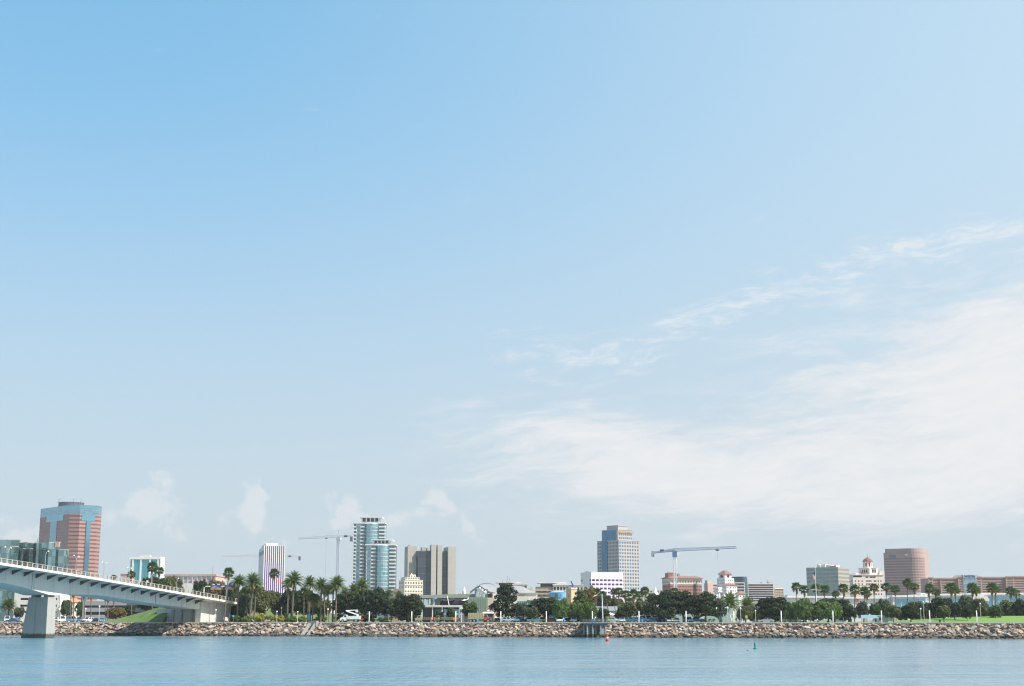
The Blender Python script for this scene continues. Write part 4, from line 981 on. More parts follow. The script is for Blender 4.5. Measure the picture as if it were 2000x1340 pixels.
    def banded(name, label, pl, pr, d, yt, nb, yb, rm):
        b = Bld(name, label, pl, d, 0); W = b.wx(pr); H = b.z(yt); wm = mat('band_white', (.70, .66, .62), .8, var=.08)
        step = (yb - yt - 1.5) / nb
        b.rect(0, 0, W, 18, 0, H, wm, None, front=([(.5, W - .5)], [(b.z(yt + 1.8 + step * (k + .72)), b.z(yt + 1.8 + step * k)) for k in reversed(range(nb))], glass('band_glass', (.07, .06, .09), .2, .25, .3)), depth=.4, wname='window_band')
        return b, W, H
    banded('banded_annex', 'narrow white office wing with dark strip windows before the teal glass', 1433, 1456.5, 1190, 1137.5, 7, 1180, None)
    b, W, H = banded('banded_office', 'white office block with seven long dark window bands', 1462.5, 1513.5, 1250, 1139.5, 8, 1176, None)
    b.box('roof_box', mat('tan_plant', (.55, .44, .38), .8), W * .84, 4, H, W * .99, 12, b.z(1136)); b.box('roof_vent', DARK, W * .54, 5, H, W * .57, 6, b.z(1136.5)); b.part('mast', MB().bar((W * .8, 6, H), (W * .8, 6, b.z(1131)), .12), DARK)
    b = Bld('tan_block', 'small tan block with square windows at the right end of the banded office', 1516, 1260, 10); W = b.wx(1532.5); H = b.z(1148.5)
    b.rect(0, 0, W, b.wy(1514), 0, H, mat('brown_tan', (.40, .31, .25), .9), None, front=(even(W, 5, .5), [(b.z(y + 2.6), b.z(y)) for y in (1166, 1161, 1156, 1151)])); b.box('cornice', CREAM, -.3, -.4, H - .8, W + .3, -.003, H + .2)
mid_cluster()
# --- pale blocks on the skyline seen through small gaps
for i, (nm, lb, p0, p1, yt, d, m) in enumerate((('far_block', 'faint pale far block left of the palm by the blue van', 1540, 1580, 1162, 1500, OFFWHITE), ('far_block', 'faint grey far block behind the palms left of the brick hotel', 1256, 1296, 1152, 1600, CONC), ('far_block', 'low white far block right of the courthouse', 893, 918, 1157, 1500, OFFWHITE),
        ('far_block', 'pale far block peeping between date palms and round trees', 636, 652, 1170, 1000, WHITE))):
    b = Bld(nm, lb, p0, d, 0, 'building', 'pale far blocks'); W = b.wx(p1); b.rect(0, 0, W, 15, 0, b.z(yt), m, None, front=(even(W, 6, .5), [(b.z(yt + 5), b.z(yt + 2.5))]))
s = Bld('white_steeple', 'thin white pointed mast structure on the skyline right of the courthouse', 906, 1400, 0, 'tower'); s.part('shaft', MB().tube([(0, 0, 0), (0, 0, s.z(1155)), (0, 0, s.z(1146))], [2.4, 1.8, .15], 8), WHITE)
s = Bld('white_steeple', 'thin white pointed spire behind the palms left of the brick hotel', 1281, 1400, 0, 'tower'); s.part('shaft', MB().tube([(0, 0, 0), (0, 0, s.z(1162)), (0, 0, s.z(1147))], [5.0, 3.2, .15], 8), WHITE)
# --- right-hand skyline
def right_cluster():
    # green-grey banded glass block
    b = Bld('green_glass_block', 'blocky green grey glass office with thin bands behind the flagpole', 1641, 1050, 55); W = b.wx(1663); D = b.wy(1578.5); H = b.z(1107.5)
    gm = glass('sage_glass', (.16, .27, .26), .16, .35, .15); pan = mat('sage_spandrel', (.33, .34, .31), .6, var=.08)
    n = 13; rows = floors(1, H - .4, n, .5)
    b.rect(0, 0, W, D, 0, H, pan, None, front=([(.15, W - .15)], rows, glass('lit_side_glass', (.38, .36, .30), .2, .3, .12)), left=([(D * k / 4 + .08, D * (k + 1) / 4 - .08) for k in range(4)], rows, gm), depth=.12, wname='window_band')  # right face gets paler glass, its sunlight painted into the colour
    for k in range(8): b.box('white_balcony', WHITE, W + .01, 1.0, H - 1.3 - k * 4.8 - 2.6, W + 2.4, 6, H - .4 - k * 4.8)
    q = MB(); rr = random.Random(3)
    for k in range(9):
        y = D * (.12 + .07 * k); q.box(4 + rr.uniform(0, 3), y, H, 9 + rr.uniform(0, 3), y + D * .06, H + rr.uniform(1.0, 2.6))
    b.part('roof_plant', q, OFFWHITE)
    b.box('roof_screen', mat('rust_red', (.40, .18, .12), .8), 3, D * .12, H, 3.6, D * .3, H + 1.0)
    # cream hotel with cupola
    cr = mat('pink_cream_stucco', (.72, .62, .55), .85, var=.08, streak=.12)
    b = Bld('cupola_building', 'cream apartment tower with red domed cupola and finial', 1669.5, 1120, 8); W = b.wx(1729); H = b.z(1122.5); D = 22
    rows = [(b.z(y + 2.6), b.z(y)) for y in (1172, 1165.5, 1159, 1152.5, 1146, 1139.5, 1133.5)]
    b.rect(0, 0, W, D, 0, H, cr, None, front=([(W * u, W * u + 1.1) for u in (.06, .17, .28, .42, .47, .52, .57, .68, .73, .81, .90)], rows), left=(even(D, 5, .4), rows), depth=.3)
    for k in range(11): link('window', pane_mesh(.9, 1.3, GDARK, 'window'), b.root, (W * (.03 + k * .025), -.02, b.z(1125.8)))
    for u in (.42, .56, .66): b.box('balcony_opening', GDARK, W * u, -.06, b.z(1128.5), W * u + 2.2, -.004, b.z(1126))
    b.box('cornice', cr, -.3, -.45, H - .4, W + .3, D, H + .25); b.box('string_course', cr, -.1, -.18, b.z(1143), W + .1, -.003, b.z(1142.4))
    def turn(px, d, phi, W0, z0, z1, nm, cols, rws, side=True):
        # square stage turned so that its corner faces the viewer
        x, y = gx(px, d), d; dx, dy = x - b.x0, y - b.d; c, s_ = math.cos(b.phi), math.sin(b.phi); o = (dx * c + dy * s_, -dx * s_ + dy * c)
        w = MB(); a0 = math.radians(phi)
        L = W0; c2, s2 = math.cos(a0), math.sin(a0); pts = [o, (o[0] + c2 * L, o[1] + s2 * L), (o[0] + c2 * L - s2 * L, o[1] + s2 * L + c2 * L), (o[0] - s2 * L, o[1] + c2 * L)]
        for i in range(4):
            a, e = pts[i], pts[(i + 1) % 4]; facade(w, b.root, a, math.atan2(e[1] - a[1], e[0] - a[0]), L, z0, z1, cols if i in (0, 3) else [], rws, GDARK, .35)
        w.f.append(tuple(len(w.v) + i for i in range(4))); w.v += [(x_, y_, z1) for x_, y_ in pts]
        b.part(nm, w, cr); cx, cy = (pts[0][0] + pts[2][0]) / 2, (pts[0][1] + pts[2][1]) / 2; return cx, cy
    z0, z1, z2 = H + .26, b.z(1109.5), b.z(1096.5)
    cx, cy = turn(1703, 1122, 32, 10.5, z0, z1, 'tower_stage', [(3.0, 4.4), (5.0, 6.4), (7.0, 8.4)], [(z0 + 1.3, z1 - 1.2)])
    q = MB(); q.box(cx - 6.2, cy - 6.2, z1, cx + 6.2, cy + 6.2, z1 + .4); b.part('stage_cornice', q, cr)
    oc = lambda r: [(cx + r * math.cos(.39 + .7854 * i), cy + r * math.sin(.39 + .7854 * i)) for i in range(8)]
    w = MB(); P8 = oc(3.6)
    for i in range(8):
        a, e = P8[i], P8[(i + 1) % 8]; L = math.hypot(e[0] - a[0], e[1] - a[1]); facade(w, b.root, a, math.atan2(e[1] - a[1], e[0] - a[0]), L, z1 + .4, z2, [(L * .28, L * .72)], [(z1 + 1.4, z2 - 1.0)], GDARK, .3, 'arch_window')
    b.part('cupola', w, cr); tile = mat('cupola_tile', (.24, .085, .08), .8, var=.15)
    q = MB(); q.frustum(oc(4.2), z2, oc(2.9), z2 + 1.9); b.part('dome_lower', q, tile); q = MB(); q.frustum(oc(2.9), z2 + 1.9, oc(.3), b.z(1087)); b.part('dome_upper', q, tile)
    b.part('finial', MB().tube([(cx, cy, b.z(1087.5)), (cx, cy, b.z(1078))], [.22, .06], 6), GREYM)
    for s_ in (-1, 1): b.box('corner_pavilion', cr, cx + 8 if s_ > 0 else cx - 12, cy - 4, H + .26, cx + 13 if s_ > 0 else cx - 8, cy + 2, b.z(1115.5) if s_ > 0 else H + 1.4)
    # rounded brown tower
    bw = mat('mauve_granite', (.39, .285, .265), .65, var=.06, scale=.1); bwg = glass('mauve_glass', (.25, .18, .175), .4, .1, .10)
    b = Bld('rounded_tower', 'mauve brown banded office tower with rounded right corner', 1732, 1080, -28, 'tower'); W = b.wx(1807); H = b.z(1080); D = 24
    r = 9.5; pts = [(0, 0), (W - r, 0)] + [(W - r + r * math.sin(t), r - r * math.cos(t)) for t in [math.pi / 2 * k / 7 for k in range(1, 8)]] + [(W, D), (0, D)]
    n = 22; hb = H; rows = [(2 + (hb - 6) * k / n + .9, 2 + (hb - 6) * k / n + .9 + 1.1) for k in range(n)]; w = MB()
    for i in range(len(pts)):
        a, e = pts[i], pts[(i + 1) % len(pts)]; L = math.hypot(e[0] - a[0], e[1] - a[1]); facade(w, b.root, a, math.atan2(e[1] - a[1], e[0] - a[0]), L, 0, hb, [(.0, L)] if i < len(pts) - 3 else [], rows, bwg, .10, 'window_band')
    b.part('wall', w, bw); q = MB(); q.prism(pts, H - .3, H + .01); b.part('roof', q, CONCD)
    q = MB(); p2 = [(1.2 + (x - 1.2) * .985 if x > 1 else 1.2, y + .12) for x, y in pts]; q.prism(p2, H + .01, H + 3.0); b.part('upper_parapet', q, bw)
    q = MB()
    for k in range(8): q.box(W - 2 - .05, -.05, 0, W - 2, 0, .01)
    for k in range(8): 
        y0 = 2 + (hb - 6) * k / n; 
        bb = MB(); bb.prism([(x * 1.0 + (.35 if x > W - r else 0), y - .35) for x, y in pts[1:-2]] + [(W - .3, r + .2), (W - r - .2, .6)], y0 + 2.4, y0 + 3.1); b.part('ledge', bb, mat('pale_ledge', (.56, .47, .42), .7))
    b.box('sign_panel', mat('sign_blue', (.10, .24, .34), .5), W * .15, -.35, b.z(1089.5), W * .32, -.002, b.z(1085.2)); b.box('small_sign', WHITE, W * .57, -.3, b.z(1085.6), W * .64, -.002, b.z(1083.8))
    # long hotel
    pk = mat('hotel_pink', (.41, .295, .25), .8, var=.08, scale=.12); d = 930
    b = Bld('long_hotel', 'long low pink hotel with blue glass gable and lettering at its centre', 1815, d, 0); X = lambda p: gx(p, d) - b.x0; Z = b.z
    def seg(p0, p1, y, D, yt, wm, nm, cols=None, nfl=9, gap=4.7):
        w = MB(); L = X(p1) - X(p0); rows = [(Z(yt + 2.4 + gap * k + 2.6), Z(yt + 2.4 + gap * k)) for k in reversed(range(nfl))]
        facade(w, b.root, (X(p0), y), 0, L, 0, Z(yt), cols or [(.6, L - .6)], rows, glass('hotel_glass', (.24, .19, .20), .25, .15, .25), .4, 'window_band')
        for O, a, l in (((X(p1), y), math.pi / 2, D), ((X(p1), y + D), math.pi, L), ((X(p0), y + D), -math.pi / 2, D)): facade(w, b.root, O, a, l, 0, Z(yt), [], [], GDARK)
        w.quad((X(p0), y, Z(yt)), (X(p1), y, Z(yt)), (X(p1), y + D, Z(yt)), (X(p0), y + D, Z(yt))); b.part(nm, w, wm)
        b.box('parapet', pk, X(p0) - .2, y - .3, Z(yt) + .01, X(p1) + .2, y + .4, Z(yt) + .7)
    seg(1815, 1824, -3, 18, 1129.5, pk, 'end_wing', nfl=7); seg(1824.3, 1842, 3, 14, 1130.5, pk, 'wall'); seg(1842.3, 1875, 1.5, 14, 1130.5, pk, 'wall')
    seg(1875.3, 1885, -1, 16, 1128, pk, 'wall'); seg(1911, 1921, -1, 16, 1128, pk, 'wall'); seg(1921.3, 1968, 1.5, 14, 1128.5, pk, 'wall'); seg(1968.3, 1984, -1.5, 16, 1127.5, pk, 'wall', nfl=7); seg(1984.3, 2045, 1.5, 14, 1127, pk, 'wall')
    q = MB(); q.extr([(X(1875), Z(1129)), (X(1885), Z(1122.5)), (X(1912), Z(1122.5)), (X(1922), Z(1129))], 0, 15); b.part('gable_roof', q, pk)
    for i in range(6):
        for j in range(8):
            w_, h_ = (X(1911) - X(1885)) / 6, (Z(1129) - 0) / 8; link('glass_panel', pane_mesh(w_ - .12, h_ - .15, GPALE, 'glass_panel', .2), b.root, (X(1885) + w_ * (i + .5), -1.2, h_ * (j + .5)))
    b.box('sign_board', mat('sign_sky', (.45, .60, .68), .5), X(1885), -1.6, Z(1128.8), X(1911), -.05, Z(1122.6))
    text_mesh('WESTIN', 2.0, mat('sign_navy', (.03, .10, .28), .5), b.root, (X(1898), -1.75, Z(1125.7)), 0)
    # convention hall
    d = 700; b = Bld('convention_hall', 'long low white convention hall with blue glass front behind the park trees', 1545, d, 0); X = lambda p: gx(p, d) - b.x0; Z = b.z
    cw = mat('hall_white', (.66, .66, .66), .8, var=.08, streak=.1)
    def hall(p0, p1, y, yt, gl0=None, gl1=None, g=None):
        w = MB(); L = X(p1) - X(p0)
        cols = []
        if gl0 is not None:
            n = max(2, int((X(gl1) - X(gl0)) / 2.6)); a = X(gl0) - X(p0); s = (X(gl1) - X(gl0)) / n; cols = [(a + s * k + .1, a + s * (k + 1) - .1) for k in range(n)]
        facade(w, b.root, (X(p0), y), 0, L, 0, Z(yt), cols, [(Z(1196), Z(1184)), (Z(1183.5), Z(yt + 3.2))], GBLUE, .2, 'glass_panel')
        b.part('wall', w, cw); b.box('hall_body', cw, X(p0) + .02, y + .5, 0, X(p1) - .02, y + 40, Z(yt) - .02); b.box('roof_edge', WHITE, X(p0) - .3, y - .8, Z(yt), X(p1) + .3, y + 40, Z(yt) + .8)
    hall(1545, 1655, 8, 1167); hall(1655.5, 1745, 4, 1169); hall(1745.5, 1812, 0, 1166, 1750, 1810); hall(1812.5, 1890, 2, 1163, 1835, 1886); hall(1890.5, 2050, 0, 1161.5, 1910, 2040)
    b.box('roof_box', WHITE, X(1806), 4, Z(1166), X(1815), 12, Z(1158)); b.box('mural_panel', mat('mural_blue', (.20, .34, .52), .7, var=.5, scale=.5), X(1657), 3.7, Z(1182), X(1664.5), 3.98, Z(1170.5)); b.box('mural_panel', mat('mural_rose', (.45, .25, .24), .7, var=.5, scale=.5), X(1675.5), 3.7, Z(1178), X(1682), 3.98, Z(1168.5))
    for px, r in ((1912, 3.2), (1922, 2.6)):
        zc = Z(1170 + (px - 1912) * .4); q = MB(); q.extr([(X(px) - r * math.cos(math.pi * t / 12), zc + r * math.sin(math.pi * t / 12)) for t in range(13)][::-1], -1.4 - (px - 1912) * .05, 12 - (px - 1912) * .05); b.part('round_vault', q, OFFWHITE)
right_cluster()
# --- waterfront low buildings
def waterfront():
    # restaurant terrace with shade sails
    d = 540; b = Bld('terrace_restaurant', 'dark two storey terrace restaurant under black shade sails', 822, d, 0); X = lambda p: gx(p, d) - b.x0; Z = b.z
    b.rect(X(858), 4, X(913), 18, 0, Z(1174), mat('charcoal_wall', (.075, .075, .085), .8, var=.15), None, front=(even(X(913) - X(858), 12, .6), [(Z(1182), Z(1177))]))
    q = MB(); ns = 26; rr = random.Random(9)
    for k in range(ns): x = X(860 + 52 * k / ns); q.box(x, 3.4, Z(1183), x + .12, 3.5, Z(1174) + .9)
    q.box(X(859), 3.38, Z(1174) + .8, X(912), 3.52, Z(1174) + .95); b.part('balustrade', q, DARK)
    def sail(p, m):
        q = MB(); n = 6; A, B, C, D = [Vector((X(x), y, Z(z))) for x, y, z in p]
        for i in range(n + 1):
            for j in range(n + 1):
                u, v = i / n, j / n; pt = A.lerp(B, u).lerp(D.lerp(C, u), v); pt.z -= 1.0 * 4 * u * (1 - u) * .5 + 1.0 * 4 * v * (1 - v) * .4; q.v.append(tuple(pt))
        for i in range(n):
            for j in range(n): k = i * (n + 1) + j; q.f.append((k, k + n + 1, k + n + 2, k + 1))
        o = b.part('shade_sail', q, m, True); o.modifiers.new('thick', 'SOLIDIFY').thickness = .05
    bk = mat('black_canvas', (.03, .03, .035), .9); sail([(855, 3, 1166.5), (874, 2, 1174), (878, 12, 1169), (862, 13, 1168.5)], bk); sail([(872, 3, 1170), (886, 2, 1171.5), (897, 12, 1168.5), (880, 13, 1166)], bk); sail([(898, 3, 1170.5), (913, 2, 1170.5), (913, 12, 1165), (905, 13, 1168)], mat('white_canvas', (.75, .74, .72), .8))
    b.part('mast', MB().bar((X(872.5), 2, Z(1164)), (X(876.5), 2.4, Z(1184)), .16), WHITE)
    q = MB()
    for px in (824, 829, 833, 838, 846): q.frustum([(X(px) - .5, 2), (X(px) + .5, 2), (X(px) + .5, 3), (X(px) - .5, 3)], 0, [(X(px) - .3, 2.3), (X(px) + .3, 2.3), (X(px) + .3, 2.7), (X(px) - .3, 2.7)], Z(1169 + (px % 3)))
    b.part('furled_umbrella', q, mat('canvas_grey_blue', (.42, .50, .54), .8)); b.part('blue_umbrella', MB().frustum([(X(847), 1.5), (X(852.5), 1.5), (X(852.5), 3), (X(847), 3)], Z(1170), [(X(849.3), 2.2), (X(849.8), 2.2), (X(849.8), 2.4), (X(849.3), 2.4)], Z(1165.5)), mat('bright_blue_canvas', (.04, .24, .50), .7))
    # long pavilion with flat roof and white posts
    d = 490; b = Bld('long_pavilion', 'long flat roofed waterfront pavilion with white posts behind the parked trucks', 822, d, 0); X = lambda p: gx(p, d) - b.x0; Z = b.z
    b.box('roof', mat('pavilion_fascia', (.55, .50, .46), .7), X(822), 0, Z(1186), X(906), 12, Z(1183.5)); b.box('roof_cap', mat('pavilion_cap', (.60, .60, .60), .6), X(823), .5, Z(1183.5), X(904), 12.4, Z(1182.4))
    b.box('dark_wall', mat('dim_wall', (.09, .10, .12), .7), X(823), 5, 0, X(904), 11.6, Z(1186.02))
    for k in range(9): b.box('glass_panel', GPALE, X(848 + k * 6), 4.7, .9, X(853 + k * 6), 4.99, Z(1190))
    for px in (824, 844.5, 863.5, 897, 901): b.box('post', WHITE, X(px) - .16, .3, 0, X(px) + .16, .6, Z(1186.01))
    b.box('canopy', mat('canopy_blue_grey', (.40, .45, .48), .6), X(866), -4, Z(1200.5), X(905), -.6, Z(1198.5)); b.box('end_kiosk', OFFWHITE, X(898), -.3, Z(1190), X(906), 2, Z(1186.05))
    for px in (868, 878, 888, 898, 904): b.box('canopy_post', GREYM, X(px) - .07, -3.9, 0, X(px) + .07, -3.76, Z(1200.5))
    # red and white striped kiosk roof
    d = 470; b = Bld('striped_kiosk', 'small kiosk with tiered red and white canopy left of the dark pine', 942, d, 0, 'kiosk'); X = lambda p: gx(p, d) - b.x0; Z = b.z; rd = mat('awning_red', (.38, .05, .06), .8)
    b.box('wall', mat('dim_wall', (.09, .10, .12), .7), X(944), 1, 0, X(964), 5, Z(1198))
    for k, (y0, y1, m) in enumerate(((1198, 1195.3, WHITE), (1195.3, 1193.6, rd), (1193.6, 1190.8, WHITE), (1190.8, 1189.3, rd))):
        g = k * .8; b.part('canopy_tier', MB().frustum([(X(941) + g, -1 + g * .6), (X(966) - g, -1 + g * .6), (X(966) - g, 6 - g * .6), (X(941) + g, 6 - g * .6)], Z(y0), [(X(941) + g + .6, -1 + g * .6 + .4), (X(966) - g - .6, -1 + g * .6 + .4), (X(966) - g - .6, 6 - g * .6 - .4), (X(941) + g + .6, 6 - g * .6 - .4)], Z(y1)), m)
    # shed with grey seamed roof
    d = 500; b = Bld('grey_roof_shed', 'low boathouse with sloping grey seamed roof among green trees', 1163, d, 0); X = lambda p: gx(p, d) - b.x0; Z = b.z
    b.box('wall', OFFWHITE, X(1170), 2.5, 0, X(1212), 12, Z(1194)); q = MB(); q.extr([(1, Z(1192.6)), (9, Z(1184)), (9.2, Z(1184.4)), (1, Z(1193.2))], X(1163), X(1217)); q.v = [(y, x, z) for x, y, z in q.v]; b.part('roof', q, mat('seamed_grey_roof', (.24, .24, .25), .6, var=.12))
    for k in range(5): q = MB(); q.bar((X(1163 + 13.4 * k), .95, Z(1192.5)), (X(1163 + 13.4 * k), 9, Z(1183.9)), .1); b.part('roof_seam', q, DARK)
    b.part('white_lean_to', MB().frustum([(X(1189), -3), (X(1205), -3), (X(1205), 2), (X(1189), 2)], 0, [(X(1189), -2.5), (X(1205), -2.5), (X(1205), 2), (X(1189), 2)], Z(1200)), WHITE); q = MB(); q.quad((X(1188), -3.6, Z(1200)), (X(1206), -3.6, Z(1204)), (X(1206), 2, Z(1200.5)), (X(1188), 2, Z(1194))); o = b.part('lean_to_roof', q, WHITE); o.modifiers.new('t', 'SOLIDIFY').thickness = .12
    # pale green shed with arches
    d = 452; b = Bld('green_boat_shed', 'pale sea green building with arched bays and white V brace at the shore', 1330, d, -3); X = lambda p: gx(p, d) - b.x0; Z = b.z; gr = mat('sea_green_stucco', (.36, .47, .41), .85, var=.08, streak=.12)
    b.rect(X(1411), 1, X(1433), 14, 0, Z(1187.5), gr, None, name='tall_bay'); b.rect(X(1433.2), 2, X(1470), 12, 0, Z(1194), mat('pale_cream_green', (.52, .55, .48), .85), None, name='cream_bay', front=(even(X(1470) - X(1433.2), 5, .25), [(Z(1211), Z(1208.5))]))
    def arch(p0, p1, y, D, yt, m, nm):
        q = MB(); n = 10; c = (X(p0) + X(p1)) / 2; r = (X(p1) - X(p0)) / 2; pr = [(c - r * math.cos(math.pi * k / n), Z(yt) * math.sin(math.pi * k / n) ** .75) for k in range(n + 1)]; q.extr(pr, y, y + D); b.part(nm, q, m)
    arch(1369, 1404, 0, 12, 1203, gr, 'arched_bay'); arch(1320, 1365, 3, 12, 1196, gr, 'arched_bay'); arch(1445, 1460, -1.5, 3.4, 1206.5, WHITE, 'white_shell')
    q = MB(); q.bar((X(1425), -.4, Z(1199)), (X(1428), -.4, .4), .13); q.bar((X(1433), -.4, Z(1199)), (X(1428), -.4, .4), .13); q.bar((X(1425), -.4, Z(1199.3)), (X(1448), -.4, Z(1203)), .13); b.part('white_brace', q, WHITE)
    b.box('blue_sign', mat('sign_teal_blue', (.05, .22, .32), .5), X(1413), .7, Z(1193.5), X(1423), .98, Z(1189)); 
    for k, px in enumerate((1350, 1358, 1384, 1392)): b.box('dark_opening', DARK, X(px), -.3 if px > 1369 else 2.9, Z(1211), X(px) + .7, 0.02 if px > 1369 else 3.02, Z(1208.8))
    # picnic shelter
    x, y = shore_pt(1696, 34); b = thing('picnic_shelter', 'open picnic shelter with blue metal roof on the park lawn', 'shelter', (x, y, GZ)); bl = mat('blue_metal_roof', (.16, .25, .34), .55, var=.1)
    q = MB(); q.frustum([(-2.7, -2), (2.7, -2), (2.7, 2), (-2.7, 2)], 1.35, [(-2.1, -.3), (2.1, -.3), (2.1, .3), (-2.1, .3)], 2.3); q.build('roof', bl, b)
    for k in range(5): MB().box(-2.5 + k * 1.23, -1.8, 0, -2.4 + k * 1.23, -1.7, 1.36).build('post', GREYM, b)
    MB().box(-1.6, -.5, .5, 1.6, .5, .6).build('table_top', OFFWHITE, b)
    x, y = shore_pt(1722, 40); b = thing('park_restroom', 'small white park building right of the blue shelter', 'building', (x, y, GZ)); MB().box(-1.6, -1, 0, 1.6, 1.4, 2.0).build('wall', WHITE, b); MB().box(-1.9, -1.3, 2.0, 1.9, 1.7, 2.2).build('roof', OFFWHITE, b); MB().box(-1.0, -1.08, .8, .2, -1.002, 1.5).build('window', GDARK, b)
    # under the bridge: parking garage and dim office
    d = 640; b = Bld('parking_garage', 'cream parking garage with dark openings seen under the bridge', 25, d, 0); W = b.wx(112); b.rect(0, 0, W, 18, 0, b.z(1157), OFFWHITE, None, front=([(W * .14, W * .32), (W * .36, W * .58), (W * .62, W * .80), (W * .84, W * .97)], [(b.z(1197), b.z(1193.5)), (b.z(1185), b.z(1181)), (b.z(1172), b.z(1168))], BLACKM), depth=1.0, wname='opening')
    d = 560; b = Bld('dim_office', 'grey office with dark window bands seen under the bridge beside the grass bank', 160, d, 0); W = b.wx(284); b.rect(0, 0, W, 14, 0, b.z(1174), mat('grey_stucco', (.34, .34, .33), .9), None, front=([(.5, W - .5)], [(b.z(1201), b.z(1195)), (b.z(1187), b.z(1182.5))]), wname='window_band')
    c = Bld('orange_roof_house', 'little block with orange tile roof seen under the bridge deck', 118, 700, 0); W = c.wx(145); c.rect(0, 0, W, 10, 0, c.z(1176), CREAM, None); c.part('tile_roof', MB().frustum([(-.5, -.5), (W + .5, -.5), (W + .5, 10), (-.5, 10)], c.z(1176), [(1.5, 3), (W - 1.5, 3), (W - 1.5, 7), (1.5, 7)], c.z(1168.5)), mat('orange_tile', (.48, .22, .12), .85))
waterfront()
# ---------------------------------------------------------------- trees
import numpy as np
def leafmat(name, col, tr=(1.6, 1.9, .8)): return mat(name, col, .65, var=.30, scale=.35, orand=.25, island=.55, trans=tr, spec=.25)
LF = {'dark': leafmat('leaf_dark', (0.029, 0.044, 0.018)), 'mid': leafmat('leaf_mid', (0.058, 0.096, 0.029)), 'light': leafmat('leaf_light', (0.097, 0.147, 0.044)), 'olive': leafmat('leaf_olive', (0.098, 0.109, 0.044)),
      'grey': leafmat('leaf_grey', (0.073, 0.091, 0.062)), 'pine': leafmat('leaf_pine', (0.024, 0.038, 0.018)), 'brown': leafmat('leaf_brown', (0.151, 0.110, 0.046)), 'palm': leafmat('leaf_palm', (0.111, 0.154, 0.055)), 'fan': leafmat('leaf_fan', (0.087, 0.142, 0.052)),
      'dead': leafmat('leaf_dead', (0.377, 0.246, 0.109), (1.2, 1, .7)), 'shrub': leafmat('leaf_shrub', (0.123, 0.161, 0.043)), 'yellow': leafmat('leaf_yellow', (0.290, 0.261, 0.058))}
BARK = mat('bark_grey_brown', (.16, .13, .10), .95, var=.3, scale=.8); BARKP = mat('palm_bark', (.15, .12, .095), .95, var=.3, scale=1.5)
def leaf_cloud(seed, lobes, n, size, up=.25, fill=.25, droop=0.0, name='crown', aspect=1.6):
    R = np.random.RandomState(seed); L = np.array(lobes, float)
    w = (L[:, 3] * L[:, 4]) ** .8 + L[:, 5] * .5; idx = R.choice(len(L), n, p=w / w.sum())
    d = R.normal(size=(n, 3)); d /= np.linalg.norm(d, axis=1)[:, None]; flip = (d[:, 2] < 0) & (R.rand(n) < up * 2); d[flip, 2] *= -1
    rad = 1 + R.normal(size=n) * .15; ins = R.rand(n) < fill; rad[ins] = R.rand(ins.sum()) ** .5
    c = L[idx, :3] + d * L[idx, 3:6] * rad[:, None]
    nrm = d * .8 + R.normal(size=(n, 3)) * .55; nrm[:, 2] += .2; nrm /= np.linalg.norm(nrm, axis=1)[:, None]
    t = np.cross(nrm, R.normal(size=(n, 3))); t[:, 2] -= droop; t /= np.linalg.norm(t, axis=1)[:, None]; b = np.cross(nrm, t); b /= np.linalg.norm(b, axis=1)[:, None]
    s = size * R.uniform(.55, 1.3, n)[:, None]
    P = np.stack([c - t * s * aspect / 2, c - b * s / 2, c + t * s * aspect / 2, c + b * s / 2], 1).reshape(-1, 3)
    me = bpy.data.meshes.new(name); F = np.arange(n * 4).reshape(n, 4)
    me.vertices.add(n * 4); me.vertices.foreach_set('co', P.ravel()); me.loops.add(n * 4); me.loops.foreach_set('vertex_index', F.ravel().astype(np.int32))
    me.polygons.add(n); me.polygons.foreach_set('loop_start', (np.arange(n) * 4).astype(np.int32)); me.update(calc_edges=True); me.validate(); return me
def lobes_round(seed, W, H, z0, k, flat=.8):
    r = random.Random(seed); out = [(0, 0, (z0 + H) / 2, W * .29, W * .29, (H - z0) * .33)]
    for i in range(k):
        a = 6.283 * i * .618; t = (i + .5) / k; z = z0 + (H - z0) * (.18 + .68 * t); env = math.sin(math.pi * (.22 + .66 * t)) ** .7
        rr = W * .5 * env * r.uniform(.55, .92); q = W * r.uniform(.075, .155)
        out.append((rr * math.cos(a), rr * math.sin(a), z, q, q, q * flat))
    return out
def lobes_pine(seed, H):                                     # irregular conifer with tufted branch ends
    r = random.Random(seed); out = []
    for i in range(34):
        t = (i + .5) / 34; a = i * 2.4; env = (1 - t) ** .55 * (.55 + .5 * min(1, t * 4)); rr = H * .42 * env * r.uniform(.5, 1.05); z = H * (.16 + .80 * t) + r.uniform(-.3, .3); q = H * r.uniform(.055, .10)
        out.append((rr * math.cos(a), rr * math.sin(a), z, q * 1.25, q * 1.25, q * .8))
    for i in range(6): out.append((0, 0, H * (.25 + .12 * i), H * .13 * (1 - i * .1), H * .13 * (1 - i * .1), H * .09))
    return out
def lobes_umbrella(seed, W, H, z0):                          # spreading pine: flat layered plates
    r = random.Random(seed); out = []
    for i in range(30):
        a = i * 2.4; t = math.sqrt((i + .5) / 30); rr = W * .46 * t; z = z0 + (H - z0) * (.92 - .72 * t * t + r.uniform(-.22, .10)); q = W * r.uniform(.075, .12)
        out.append((rr * math.cos(a), rr * math.sin(a), z, q * 1.2, q * 1.2, q * .55))
    for i in range(7): out.append((r.uniform(-.2, .2) * W, r.uniform(-.2, .2) * W, z0 + (H - z0) * .5, W * .14, W * .14, (H - z0) * .26))
    return out
